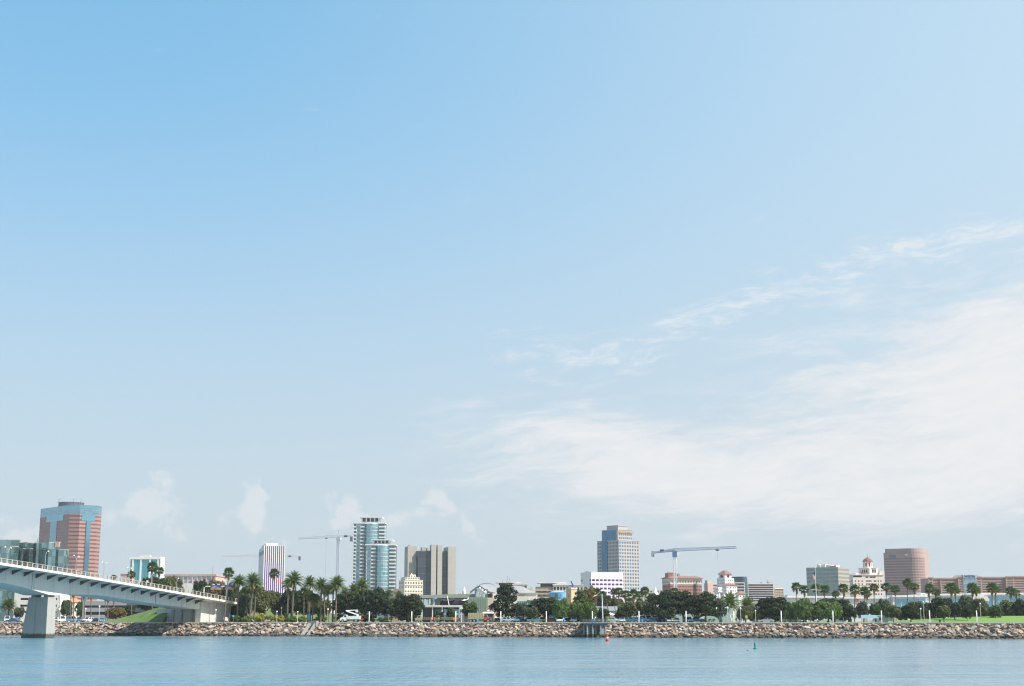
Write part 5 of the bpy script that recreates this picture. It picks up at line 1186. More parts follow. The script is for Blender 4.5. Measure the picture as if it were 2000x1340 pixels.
def trunk_mesh(seed, h, r0, limbs, spread, lean=0.0):
    r = random.Random(seed); b = MB(); top = Vector((lean * h, 0, h))
    b.tube([(0, 0, -.3), (lean * h * .35, 0, h * .5), tuple(top)], [r0 * 1.25, r0 * .9, r0 * .6], 8)
    for i in range(limbs):
        a = 6.283 * i / limbs + r.uniform(-.4, .4); s = Vector((lean * h * .6, 0, h * r.uniform(.5, .95))); e = s + Vector((math.cos(a) * spread * r.uniform(.6, 1), math.sin(a) * spread * r.uniform(.6, 1), h * r.uniform(.35, .9)))
        m_ = s.lerp(e, .5) + Vector((0, 0, -.1 * h * .3)); b.tube([tuple(s), tuple(m_), tuple(e)], [r0 * .5, r0 * .35, r0 * .12], 5)
    return b.mesh('trunk', BARK, True)
KINDS = {}
def kind(key, W, H, crown, trunk): KINDS.setdefault(key, []).append((W, H, crown, trunk))
for s in range(3):
    kind('round', 8.6, 8.6, leaf_cloud(10 + s, lobes_round(s, 8.6, 8.6, 1.4, 46), 8500, .40, .3), trunk_mesh(s, 2.6, .28, 5, 2.0))
    kind('loose', 7.0, 7.5, leaf_cloud(20 + s, lobes_round(s + 5, 7.0, 7.5, 1.8, 34, 1.0), 4200, .40, .3, .2), trunk_mesh(s + 3, 3.0, .2, 6, 1.8))
    kind('weeping', 7.0, 5.6, leaf_cloud(30 + s, lobes_round(s + 9, 7.0, 5.6, .9, 36, 1.15), 5200, .34, .35, .2, 1.6, aspect=2.2), trunk_mesh(s + 6, 2.2, .22, 6, 1.8))
    kind('shrub', 3.0, 1.8, leaf_cloud(60 + s, lobes_round(s + 2, 3.0, 1.8, .0, 10), 1100, .26, .4), trunk_mesh(s + 20, .5, .08, 4, .5))
for s in range(2):
    kind('pine', 8.5, 10.0, leaf_cloud(40 + s, lobes_pine(s, 10.0), 8000, .30, .25, .2), trunk_mesh(s + 9, 8.0, .26, 9, 2.0))
    kind('umbrella', 13.0, 7.0, leaf_cloud(50 + s, lobes_umbrella(s, 13.0, 7.0, 1.9), 10000, .32, .3, .2), trunk_mesh(s + 12, 3.2, .34, 7, 3.6, .12))
    kind('conic', 5.0, 7.5, leaf_cloud(70 + s, lobes_pine(s + 7, 7.5), 4200, .28, .25, .3), trunk_mesh(s + 15, 5.0, .18, 6, 1.0))
COUNT = {}
def set_mat(o, m):
    o.material_slots[0].link = 'OBJECT'; o.material_slots[0].material = m
for ks in KINDS.values():
    for k_ in ks: k_[2].materials.append(LF['mid'])
def tree(key, leaf, label, p0, p1, ytop, v=None, d=None, group=None, base=GZ, name=None, cat='tree', rot=None):
    i = COUNT.get(key, 0); COUNT[key] = i + 1; W, H, cr, tk = KINDS[key][i % len(KINDS[key])]
    pc = (p0 + p1) / 2
    if v is not None: x, y = shore_pt(pc, v)
    else: x, y = gx(pc, d), d
    w = (p1 - p0) / FPX * y * CT; h = gz(ytop, y) - base
    o = thing(name or {'round': 'broadleaf_tree', 'loose': 'broadleaf_tree', 'weeping': 'pepper_tree', 'shrub': 'shrub', 'pine': 'pine_tree', 'umbrella': 'umbrella_pine', 'conic': 'conifer_tree'}[key], label, cat, (x, y, base), rot if rot is not None else i * 2.1, group, (w / W, w / W, h / H))
    c = link('crown', cr, o); set_mat(c, LF[leaf]); link('trunk' if key != 'shrub' else 'stem', tk, o); return o
# --- palms
def date_frond(rs, L, el0, droop):
    b = MB(); n = 13; pts = []; el = el0; x = z = 0.0
    for i in range(n + 1):
        pts.append((x, z)); el2 = el0 - droop * (i / n) ** 1.3; x += L / n * math.cos(el2); z += L / n * math.sin(el2)
    q = []
    for i in range(1, n + 1):
        x, z = pts[i]; px_, pz = pts[i - 1]; ll = L * .21 * math.sin(math.pi * min(.97, (i / n) * .86 + .12)) ** .6; dx, dz = x - px_, z - pz
        for s in (-1, 1):
            q.append(((px_, 0, pz), (px_ + dx * .8, 0, pz + dz * .8), (x + dx * 1.3, s * ll * .72, z + dz * 1.3 + ll * .42)))
            q.append(((px_ + dx * .5, 0, pz + dz * .5), (x + dx * .3, 0, z + dz * .3), (x + dx * 1.7, s * ll * .80, z + dz * 1.6 + ll * .15)))
    return pts, q
def date_crown(seed):
    r = random.Random(seed); b = MB(); dead = MB()
    for i in range(78):
        t = i / 78; a = i * 2.39996 + r.uniform(-.15, .15); el = math.radians(88 - 118 * t ** .95 + r.uniform(-8, 8)); L = r.uniform(2.7, 3.4)
        pts, q = date_frond(r, L, el, math.radians(r.uniform(35, 62)) * (1 if el > 0 else .5)); M = Matrix.Rotation(a, 3, 'Z'); tgt = dead if t > .93 else b
        for tri in q: tgt.tri(*[tuple(M @ Vector(p)) for p in tri])
        for (x0, z0), (x1, z1) in zip(pts, pts[1:]): tgt.quad(*[tuple(M @ Vector(p)) for p in ((x0, -.03, z0), (x0, .03, z0), (x1, .02, z1), (x1, -.02, z1))])
    k = MB(); k.tube([(0, 0, -1.3), (0, 0, -.7), (0, 0, -.1), (0, 0, .3)], [.20, .42, .46, .2], 9)
    return b.mesh('crown', LF['palm']), dead.mesh('dead_fronds', LF['dead']), k.mesh('boss', BARKP, True)
def fan_crown(seed):
    r = random.Random(seed); b = MB(); dead = MB()
    for i in range(44):
        t = i / 44; a = i * 2.39996; el = math.radians(86 - 122 * t + r.uniform(-12, 12)); Lp = r.uniform(.65, 1.05); R = r.uniform(.85, 1.2)
        M = Matrix.Rotation(a, 3, 'Z') @ Matrix.Rotation(-el, 3, 'Y'); T = lambda p: tuple(M @ Vector(p)); tgt = dead if t > .90 else b
        tgt.quad(T((0, -.03, 0)), T((0, .03, 0)), T((Lp, .03, 0)), T((Lp, -.03, 0))); n = 9
        for k in range(n):
            f = -1.1 + 2.2 * k / (n - 1); g = .10; dr = -.25 * abs(f) - .12
            tgt.tri(T((Lp, 0, 0)), T((Lp + R * .6 * math.cos(f - g), R * .6 * math.sin(f - g), dr * .3)), T((Lp + R * math.cos(f), R * math.sin(f), dr - .15 * R))); tgt.tri(T((Lp, 0, 0)), T((Lp + R * math.cos(f), R * math.sin(f), dr - .15 * R)), T((Lp + R * .6 * math.cos(f + g), R * .6 * math.sin(f + g), dr * .3)))
    for i in range(70):                                      # hanging skirt of dead leaves
        a = r.uniform(0, 6.283); z = -r.uniform(.1, 1.5); q = r.uniform(.25, .62) * (1 + z * .25); l = r.uniform(.5, 1.0); w = r.uniform(.1, .25)
        c, s = math.cos(a), math.sin(a); dead.quad((q * .5 * c - w * s, q * .5 * s + w * c, z), (q * .5 * c + w * s, q * .5 * s - w * c, z), (q * c + w * s * .4, q * s - w * c * .4, z - l), (q * c - w * s * .4, q * s + w * c * .4, z - l))
    return b.mesh('crown', LF['fan']), dead.mesh('skirt', LF['dead']), None
DC = [date_crown(s) for s in range(3)]; FC = [fan_crown(s) for s in range(4)]
tm = MB(); tm.tube([(0, 0, -.03), (0, 0, .04), (0, 0, .5), (0, 0, 1)], [1.5, 1.12, .95, .85], 9); TRK = tm.mesh('trunk', BARKP, True)
PN = [0]
def palm(kd, label, pc, ytop, v=None, d=None, pb=None, s=1.0, group=None, base=GZ, leaf=None):
    i = PN[0]; PN[0] += 1; pb = pc if pb is None else pb
    if v is not None: x, y = shore_pt(pb, v)
    else: x, y = gx(pb, d), d
    up = (2.35 if kd == 'date' else 1.75) * s; h = gz(ytop, y) - base - up; lx = gx(pc, y, h) - x; r0 = (.27 if kd == 'date' else .17) * (.75 + .25 * s)
    o = thing('date_palm' if kd == 'date' else 'fan_palm', label, 'palm', (x, y, base), 0, group)
    t = link('trunk', TRK, o, scale=(r0, r0, math.hypot(h, lx)), rot=(0, math.atan2(lx, h), 0)); cr = (DC if kd == 'date' else FC)[i % 3 if kd == 'date' else i % 4]
    for me in cr:
        if me is None: continue
        tl = random.Random(i * 7 + 1); c = link(me.name.split('.')[0], me, o, (lx, 0, h), scale=(s * tl.uniform(.88, 1.12), s * tl.uniform(.88, 1.12), s * tl.uniform(.85, 1.12)), rot=(tl.uniform(-.16, .16), tl.uniform(-.16, .16), i * 1.7))
        if leaf and me.name.startswith('crown'): set_mat(c, LF[leaf])
    return o
GD, GF1, GF2 = 'date palms along the waterfront bank', 'fan palms in the right park row', 'fan palms behind the middle shore'
# left bank
palm('fan', 'tall slender fan palm leaning in front of the blue road signs', 447, 1109, v=14, pb=438, s=1.05)
palm('date', 'date palm at the right end of the bridge railing', 467, 1124, v=20, pb=463, group=GD)
palm('date', 'date palm with a full crown just left of the striped tower', 495, 1122, v=19, pb=487, group=GD, s=1.05)
palm('date', 'slightly lower date palm doubled behind the one left of the striped tower', 500, 1133, v=26, pb=496, group=GD, s=.85)
palm('fan', 'lone slender fan palm standing before the striped tower', 536, 1111, v=44, pb=534, s=1.0)
palm('date', 'date palm with wide dark crown right of the striped tower', 574, 1121, v=20, pb=570, group=GD, s=1.08)
palm('date', 'date palm half hidden left of the wide crowned palm', 563, 1131, v=26, pb=561, group=GD, s=.88)
palm('date', 'date palm set back left of the grey crane', 605, 1128, v=34, pb=604, group=GD, s=.95)
palm('fan', 'short bright green fan palm below the date palms', 594, 1146, v=22, pb=593, s=1.1)
palm('fan', 'lower yellow green fan palm among the date palm trunks', 612, 1157, v=19, pb=610, s=1.2, leaf='light')
palm('fan', 'short fan palm with orange skirt between two brighter fan palms', 602, 1150, v=26, pb=601, s=.95)
palm('date', 'narrow date palm left of the crane mast', 628, 1132, v=18, pb=626, group=GD, s=.92)
palm('date', 'lower date palm just left of the crane mast', 641, 1143, v=24, pb=640, group=GD, s=.82)
palm('date', 'short date palm squeezed beside the big one under the crane mast', 633, 1146, v=28, pb=634, group=GD, s=.8)
palm('date', 'large date palm directly under the crane mast', 658, 1125, v=18, pb=655, group=GD, s=1.08)
palm('date', 'second trunk date palm behind the one under the crane mast', 651, 1137, v=24, pb=650, group=GD, s=.85)
palm('date', 'date palm rising behind the round trees in front of the glass towers', 708, 1134, v=50, group=GD, s=1.0)
palm('date', 'lower date palm left of the shorter glass tower base', 691, 1143, v=56, group=GD, s=.95)
palm('date', 'small far date palm behind the leftmost round tree', 674, 1149, v=60, group=GD, s=.8)
palm('date', 'small far date palm at the foot of the shorter glass tower', 758, 1153, d=600, group=GD, s=.85)
palm('date', 'small far date palm below the cream apartment block', 779, 1156, d=600, group=GD, s=.8)
# beyond the bridge
palm('fan', 'fan palm behind the railing before the teal glass slab, left', 257, 1115, d=520, s=.9)
palm('fan', 'tall fan palm at the right part of the teal glass slab', 298, 1098, d=540, s=1.25)
palm('fan', 'fan palm close beside the tall one at the teal slab', 311, 1106, d=550, s=1.1)
palm('fan', 'low fan palm at the left end of the pinkish block', 318, 1129, d=540, s=.95)
palm('fan', 'small dark fan palm left of the teal slab above the railing', 223, 1122, d=560, s=.7)
palm('date', 'date palm with orange lower fronds beneath the bridge at the left edge', 17, 1168, d=500, s=1.15)
for i, (px, dd) in enumerate(((106, 495), (116, 500), (138, 520), (144, 495), (165, 500), (178, 497), (206, 520), (211, 492))):
    palm('fan', ('palm trunk under the bridge, nearest the river pier', 'second palm trunk right of the river pier under the bridge', 'third palm trunk right of the river pier under the bridge', 'fourth palm trunk right of the river pier under the bridge',
                 'fifth palm trunk right of the river pier under the bridge', 'sixth palm trunk right of the river pier under the bridge', 'seventh palm trunk right of the river pier under the bridge', 'palm trunk under the bridge closest to the grass bank')[i], px, 1140 + i * 3, d=dd, group='palm trunks under the bridge', s=.8)
# middle shore
for px, yt, dd, s, lb in ((1165, 1149, 520, 1.0, 'fan palm left of the white pole, below the white office'), (1177, 1155, 530, .9, 'low fan palm right beside the white pole top'), (1199, 1149, 540, .85, 'fan palm before the right half of the white office'), (1208, 1147, 530, 1.0, 'taller fan palm at the right edge of the white office'),
        (1221, 1151, 515, 1.1, 'bushy fan palm before the beige tower, left'), (1238, 1150, 515, 1.1, 'fan palm before the beige tower, centre'), (1249, 1154, 540, .9, 'small fan palm at the right edge of the beige tower'), (1259.5, 1146, 520, 1.0, 'tallest fan palm just right of the beige tower'),
        (1274, 1158, 520, .95, 'low fan palm left of the umbrella pines'), (1294, 1156, 560, .85, 'fan palm at the left end of the brick hotel'), (1316, 1146, 540, 1.05, 'fan palm before the crane mast and brick hotel'), (1230, 1166, 500, .9, 'low fan palm above the olive bushes'), (1186, 1163, 505, .8, 'little fan palm above the boathouse roof'), (1249, 1168, 500, .8, 'lowest fan palm among the olive bushes')):
    palm('fan', lb, px, yt, d=dd, s=s, group=GF2)
palm('date', 'date palm with arching fronds before the white red roofed tower', 1425.5, 1162, d=462, s=1.25)
palm('date', 'wide low date palm right of the white red roofed tower', 1460, 1167, d=470, s=1.25)
palm('date', 'small date palm at the right end of the umbrella pines', 1406, 1170, d=480, s=.8)
# right park row
for px, yt, dd, s, lb in ((1555, 1138, 545, 1.05, 'leftmost fan palm of the right park row'), (1570.5, 1143, 540, 1.05, 'second fan palm of the park row, left of the flagpole'), (1593, 1140, 545, 1.1, 'fan palm directly behind the flagpole'), (1610, 1142, 540, 1.1, 'fan palm right of the flagpole before the green glass block'),
        (1632, 1152, 560, 1.0, 'lower fan palm with brown skirt before the green glass block'), (1647, 1140, 535, 1.15, 'fan palm at the right edge of the green glass block'), (1669, 1142, 535, 1.2, 'fan palm at the left edge of the cream cupola building'), (1688, 1146, 540, 1.05, 'fan palm below the left part of the cupola building'), (1693, 1153, 555, .9, 'small fan palm tucked behind the one below the cupola building'),
        (1707, 1139, 545, 1.1, 'fan palm directly below the red cupola'), (1730.5, 1138, 545, 1.05, 'fan palm at the left edge of the mauve tower'), (1748, 1142, 540, 1.05, 'fan palm before the left part of the mauve tower'), (1772, 1129, 540, 1.15, 'tallest fan palm, before the mauve tower'), (1785, 1138, 550, 1.05, 'fan palm beside the tallest one before the mauve tower'),
        (1815, 1140, 530, 1.2, 'fan palm between the mauve tower and the hotel'), (1828, 1148, 545, 1.1, 'low brown skirted fan palm at the left end of the hotel'), (1857, 1137, 520, 1.3, 'broad fan palm with orange skirt before the hotel, left part'), (1866, 1144, 530, 1.05, 'fan palm leaning out behind the broad orange skirted one'), (1899, 1139, 520, 1.25, 'fan palm below the hotel lettering'), (1906, 1145, 530, 1.0, 'fan palm tucked behind the one below the hotel lettering'),
        (1937.5, 1137, 520, 1.3, 'fan palm before the right wing of the hotel'), (1944, 1143, 530, 1.0, 'narrow fan palm behind the one before the right hotel wing'), (1974, 1145, 520, 1.15, 'fan palm near the right edge of the view'), (1984, 1150, 530, 1.0, 'rightmost fan palm at the edge of the view'), (1963, 1171, 500, .95, 'short fan palm below the right hotel wing'),
        (1567, 1168, 500, .7, 'tiny fan palm behind the pepper trees, left of the flagpole'), (1583, 1176, 490, .6, 'tiny thin fan palm left beside the flagpole foot')):
    palm('fan', lb, px, yt, d=dd, s=s, group=GF1)
# --- broadleaf trees and pines, left to right
GB = 'trees along the shore'
tree('round', 'dark', 'dark tree mass behind the bridge railing at the teal slab foot', 268, 322, 1126, d=560, group=GB)
tree('round', 'olive', 'olive tree behind the railing before the pinkish block', 312, 358, 1124, d=550, group=GB)
tree('loose', 'dark', 'dark tree behind the bridge left of the sign gantry', 372, 410, 1134, d=560, group=GB)
tree('round', 'brown', 'reddish brown tree behind the blue road signs', 398, 440, 1131, d=580, group=GB)
tree('loose', 'dark', 'dark tree between the gantry and the first date palm', 428, 470, 1140, d=570, group=GB)
tree('round', 'mid', 'green tree under the bridge behind the parked vans', 118, 140, 1171, d=640, group=GB)
tree('round', 'mid', 'green tree under the bridge left of the grey office', 146, 168, 1174, d=640, group=GB)
tree('round', 'brown', 'purplish bush on the grass bank under the bridge', 206, 245, 1186, d=515, group=GB)
tree('loose', 'grey', 'small grey green tree under the bridge left of the pier', 26, 48, 1186, d=520, group=GB)
tree('loose', 'dark', 'dark tree under the bridge right of the purplish bush', 236, 264, 1183, d=530, group=GB)
tree('round', 'olive', 'big olive tree on the bank left of the striped tower', 466, 522, 1141, v=34, group=GB, rot=.3)
tree('loose', 'grey', 'grey green tree on the bank beside the bridge end', 462, 494, 1163, v=22, group=GB)
tree('round', 'olive', 'olive tree mass right below the striped tower', 508, 552, 1152, v=46, group=GB)
tree('round', 'dark', 'dark tree behind the wide crowned date palm', 545, 592, 1150, v=44, group=GB)
tree('round', 'dark', 'dark tree behind the short fan palms', 580, 632, 1160, v=46, group=GB)
tree('loose', 'olive', 'thin olive tree among the palm trunks below the crane', 612, 650, 1172, v=36, group=GB)
tree('round', 'dark', 'round dark tree above the white bucket truck', 647, 706, 1156, v=24, group=GB, rot=0)
tree('round', 'dark', 'largest round dark tree left of the long pavilion', 695, 762, 1148.5, v=20, group=GB, rot=1.2)
tree('loose', 'mid', 'lighter green tree between the two round dark trees', 744, 784, 1168, v=30, group=GB)
tree('round', 'dark', 'round dark tree touching the long pavilion', 769, 825.5, 1159.5, v=18, group=GB, rot=2.2)
tree('loose', 'mid', 'small bright tree before the long pavilion', 872, 890, 1187, v=26, group=GB)
tree('loose', 'mid', 'young tree left of the tan covered truck', 902, 934, 1176, v=20, group=GB)
tree('shrub', 'dark', 'dark bush behind the orange vested workers', 848, 868, 1194, v=24, group=GB)
tree('pine', 'pine', 'tall irregular dark pine before the aquarium', 955, 1020, 1143.5, v=24, group='pines at the shore', rot=.4)
tree('loose', 'grey', 'grey green leafy tree right of the dark pine', 1008, 1036, 1178, v=20, group=GB)
tree('loose', 'olive', 'olive bush tree between the dark pine and the round headed tree', 1026, 1058, 1184, v=18, group=GB)
tree('round', 'dark', 'round headed dark tree with bare forked trunk before the aquarium', 1034, 1094, 1165.5, v=22, group=GB, rot=.9)
tree('weeping', 'light', 'light green weeping tree right of the round headed tree', 1078, 1113, 1173, v=18, group=GB)
tree('conic', 'mid', 'pointed green conifer left of the white office block', 1117, 1152, 1154, v=40, group=GB)
tree('loose', 'brown', 'brownish tall tree behind the pointed conifer', 1136, 1166, 1146, v=60, group=GB)
tree('weeping', 'light', 'light green weeping tree left of the fishing platform', 1108, 1140, 1179, v=20, group=GB)
tree('weeping', 'light', 'bright green weeping tree above the fishing platform', 1130, 1168, 1177.5, v=17, group=GB)
tree('round', 'dark', 'dark reddish small tree behind the white pole', 1165, 1190, 1188, v=24, group=GB)
tree('round', 'dark', 'dark tree behind the boathouse left of the palms', 1155, 1200, 1162, d=540, group=GB)
tree('round', 'olive', 'dark olive tree behind the boathouse roof', 1188, 1222, 1166, d=540, group=GB)
tree('loose', 'light', 'light green small tree at the right end of the boathouse roof', 1205, 1218, 1183, v=30, group=GB)
tree('loose', 'olive', 'olive bush tree left of the umbrella pines', 1212, 1250, 1175, v=28, group=GB)
tree('loose', 'olive', 'olive tree touching the left umbrella pine', 1240, 1276, 1172, v=30, group=GB)
tree('round', 'dark', 'dark hedge tree behind the white parked cars', 1200, 1232, 1192, v=26, group=GB)
tree('umbrella', 'pine', 'left spreading dark umbrella pine', 1258, 1336, 1158, v=22, group='pines at the shore', rot=.2)
tree('umbrella', 'pine', 'middle spreading dark umbrella pine before the brick hotel', 1292, 1380, 1156, v=26, group='pines at the shore', rot=2.8)
tree('umbrella', 'pine', 'right spreading dark umbrella pine above the green shed', 1336, 1420, 1160.5, v=20, group='pines at the shore', rot=1.1)
tree('weeping', 'olive', 'yellowish green low tree right of the green shed', 1438, 1474, 1186, v=16, group=GB)
tree('weeping', 'olive', 'yellowish green low tree left of the big dark tree', 1462, 1494, 1189, v=18, group=GB)
tree('round', 'dark', 'big dark spreading tree with leaning trunk near the park', 1477, 1548, 1165.5, v=20, group=GB, rot=.5)
tree('weeping', 'light', 'bright green weeping tree beside the white service car', 1527, 1562, 1178, v=18, group=GB)
tree('weeping', 'light', 'bright green weeping tree left of the flagpole', 1548, 1590, 1174, v=17, group=GB)
tree('round', 'dark', 'dark tree behind the green one right of the flagpole', 1588, 1668, 1168, v=40, group=GB, rot=1.7)
tree('weeping', 'light', 'bright green tree right of the flagpole', 1590, 1646, 1177, v=18, group=GB)
tree('loose', 'dark', 'dark open tree left of the picnic shelter', 1648, 1676, 1185, v=30, group=GB)
tree('loose', 'grey', 'grey green thin tree behind the picnic shelter', 1672, 1700, 1175, v=50, group=GB)
tree('loose', 'mid', 'green tree above the picnic shelter, right', 1698, 1722, 1178, v=40, group=GB)
tree('round', 'grey', 'grey green tree left below the mauve tower', 1712, 1742, 1170, v=60, group=GB)
tree('loose', 'olive', 'olive tree left of the leaning white bollard', 1728, 1762, 1182, v=38, group=GB)
tree('round', 'dark', 'dark tree below the mauve tower', 1760, 1798, 1181, v=40, group=GB)
tree('round', 'dark', 'wide dark tree crown left of centre in the park', 1818, 1868, 1165.5, v=64, group=GB)
tree('loose', 'dark', 'dark lower tree in the park below the wide crown', 1846, 1884, 1177, v=52, group=GB)
tree('loose', 'olive', 'small olive tree on the lawn below the wide dark crown', 1829, 1858, 1183, v=34, group=GB)
tree('round', 'grey', 'tall grey blue tree before the hall glass front', 1872, 1904, 1163, v=90, group=GB)
tree('loose', 'dark', 'small dark tree on the lawn in the park centre', 1878, 1900, 1184, v=44, group=GB)
tree('round', 'olive', 'broad olive tree left of the bright park tree', 1898, 1932, 1168, v=80, group=GB)
tree('loose', 'mid', 'bright green small tree on the lawn near the right edge', 1930, 1960, 1182, v=62, group=GB)
tree('round', 'olive', 'olive tree mass at the right edge of the park', 1952, 1990, 1173, v=100, group=GB)
tree('round', 'dark', 'dark tree cut by the right edge of the view', 1978, 2022, 1170, v=90, group=GB)
tree('round', 'mid', 'green tree behind the lawn between tall palms', 1770, 1812, 1174, d=580, group=GB)
tree('loose', 'dark', 'dark bush tree behind the lawn at the hall front', 1790, 1825, 1178, d=560, group=GB)
# background hedge of trunks and bushes behind the right lawn
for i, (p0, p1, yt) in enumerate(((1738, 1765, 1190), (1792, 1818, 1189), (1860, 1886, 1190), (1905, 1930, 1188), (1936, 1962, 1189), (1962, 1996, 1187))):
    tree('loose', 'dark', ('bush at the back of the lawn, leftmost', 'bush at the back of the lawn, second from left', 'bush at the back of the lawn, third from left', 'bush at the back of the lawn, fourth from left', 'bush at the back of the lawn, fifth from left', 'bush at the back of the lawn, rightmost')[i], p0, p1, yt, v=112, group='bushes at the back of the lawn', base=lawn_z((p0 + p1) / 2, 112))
# shrubs on the left bank
for p0, p1, yt, v, lf, lb in ((497, 520, 1199, 15, 'yellow', 'yellow flowering shrub left of the grey boulder on the bank'), (518, 534, 1202, 15, 'shrub', 'low shrub beside the bank boulder'), (530, 556, 1201, 15, 'yellow', 'yellow shrub between the lamp posts'), (470, 492, 1203, 14, 'shrub', 'green shrub at the foot of the first date palms'), (448, 470, 1201, 17, 'mid', 'dark green shrub at the bridge end wall'), (556, 580, 1203, 16, 'shrub', 'green shrub below the wide crowned date palm'), (578, 600, 1204, 15, 'shrub', 'green shrub below the bright fan palms'),
        (614, 640, 1204, 20, 'shrub', 'low grassy shrub among thin palm trunks'), (735, 760, 1206, 13, 'mid', 'small green mound shrub below the round trees'), (1058, 1070, 1209, 14, 'shrub', 'clipped round shrub beside a white bollard'), (1180, 1196, 1204, 20, 'yellow', 'yellowish shrub behind the platform railing'), (786, 816, 1200, 28, 'dark', 'dark hedge under the round tree at the pavilion'), (700, 735, 1200, 30, 'dark', 'dark hedge behind the bucket truck'), (655, 690, 1198, 40, 'dark', 'dark hedge under the leftmost round tree')):
    tree('shrub', lf, lb, p0, p1, yt, v=v, group='shrubs along the bank', cat='shrub')

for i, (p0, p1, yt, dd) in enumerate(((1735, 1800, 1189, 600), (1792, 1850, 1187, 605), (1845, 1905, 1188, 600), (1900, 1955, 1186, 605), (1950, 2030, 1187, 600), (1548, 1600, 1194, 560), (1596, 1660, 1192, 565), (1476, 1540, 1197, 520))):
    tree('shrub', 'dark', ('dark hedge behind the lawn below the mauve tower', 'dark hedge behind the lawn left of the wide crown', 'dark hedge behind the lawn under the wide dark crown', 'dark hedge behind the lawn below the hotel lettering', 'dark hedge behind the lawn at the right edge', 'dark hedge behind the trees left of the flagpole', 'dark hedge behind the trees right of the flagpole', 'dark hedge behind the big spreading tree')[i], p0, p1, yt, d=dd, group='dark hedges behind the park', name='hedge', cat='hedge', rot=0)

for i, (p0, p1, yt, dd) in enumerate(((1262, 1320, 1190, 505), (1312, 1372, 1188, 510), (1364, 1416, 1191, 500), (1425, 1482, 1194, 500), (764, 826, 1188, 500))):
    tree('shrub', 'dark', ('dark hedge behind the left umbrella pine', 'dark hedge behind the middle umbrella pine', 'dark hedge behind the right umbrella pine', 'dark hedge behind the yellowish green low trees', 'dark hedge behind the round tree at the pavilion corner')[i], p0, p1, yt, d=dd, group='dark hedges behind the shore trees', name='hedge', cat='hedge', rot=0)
# ---------------------------------------------------------------- posts, lamps, signs
def copy_tree(o, parent=None):
    c = o.copy(); COL.objects.link(c); c.parent = parent
    for ch in list(o.children): copy_tree(ch, c)
    return c
LAMPW = mat('lamp_globe', (.85, .85, .82), .35, var=.03)
bm_ = MB(); bm_.tube([(0, 0, 0), (0, 0, 3.15)], [.16, .14], 10); BP = bm_.mesh('post', WHITE, True); BC = MB().tube([(0, 0, 3.15), (0, 0, 3.3)], [.2, .14], 10).mesh('cap', LAMPW)
BB = MB().tube([(0, 0, 0), (0, 0, .14)], [.3, .3], 10).mesh('base', CONCD)
refs = {721: 'at the right end of the bucket truck', 804: 'before the dark tree touching the pavilion', 890: 'before the long pavilion canopy', 978: 'right of the tan covered truck', 1067: 'at the round headed forked tree', 1157: 'above the fishing platform', 1248: 'before the white parked cars', 1340: 'under the umbrella pines', 1433: 'before the sea green shed', 1526: 'under the big dark spreading tree', 1627: 'before the bright green tree right of the flagpole', 1722: 'right of the picnic shelter', 1816: 'at the left part of the lawn', 1908: 'on the lawn, rightmost'}
for px, w in refs.items():
    x, y = shore_pt(px, 9.0); o = thing('bollard_light', 'tall white cylindrical promenade light ' + w, 'lamp post', (x, y, GZ + .10), 0, 'white promenade lights'); link('post', BP, o); link('cap', BC, o); link('base', BB, o)
lp = MB(); lp.tube([(0, 0, 0), (0, 0, 3.2)], [.09, .06], 8); LP = lp.mesh('post', mat('lamp_post_cream', (.62, .58, .48), .6)); lg = MB()
lg.tube([(0, 0, 3.2), (0, 0, 3.3), (0, 0, 3.45), (0, 0, 3.6), (0, 0, 3.68)], [.1, .2, .25, .18, .05], 10); LG = lg.mesh('globe', LAMPW, True)
for px, v, h, w in ((540.5, 12.5, 1.0, 'between yellow shrubs left of the wide palm'), (581, 12.5, .97, 'left of the bright fan palms'), (549, 22, 1.35, 'tall, behind the yellow shrubs'), (519, 18, 1.2, 'behind the bank left of the lone fan palm'), (421, 13, 1.15, 'before the bridge end wall'), (640, 15, 1.2, 'among the trunks under the crane'), (1421.5, 12.5, 1.25, 'left of the white V brace'), (1447, 13, 1.2, 'right of the white V brace'), (1476, 14, 1.0, 'under the yellowish green trees'), (1358.5, 40, 2.2, 'rising above the umbrella pines'),
        (327, 13, 1.0, 'before the shaded abutment, left'), (353, 13, .8, 'before the shaded abutment, middle'), (148, 25, 1.25, 'under the bridge right of the pier'), (166, 22, 1.3, 'under the bridge beside the thin palms'), (193, 16, 1.5, 'under the bridge left of the grass bank'), (114, 26, 1.3, 'under the bridge touching the first palm trunk'), (1799, 36, 1.1, 'on the lawn below the mauve tower'), (1805, 60, 1.6, 'thin, behind the lawn below the mauve tower'), (1916, 70, 1.2, 'on the lawn right of the small dark tree')):
    x, y = shore_pt(px, v); o = thing('globe_lamp', 'globe lamp post ' + w, 'lamp post', (x, y, lawn_z(px, v)), 0, 'park globe lamps', (1, 1, h)); link('post', LP, o); link('globe', LG, o)
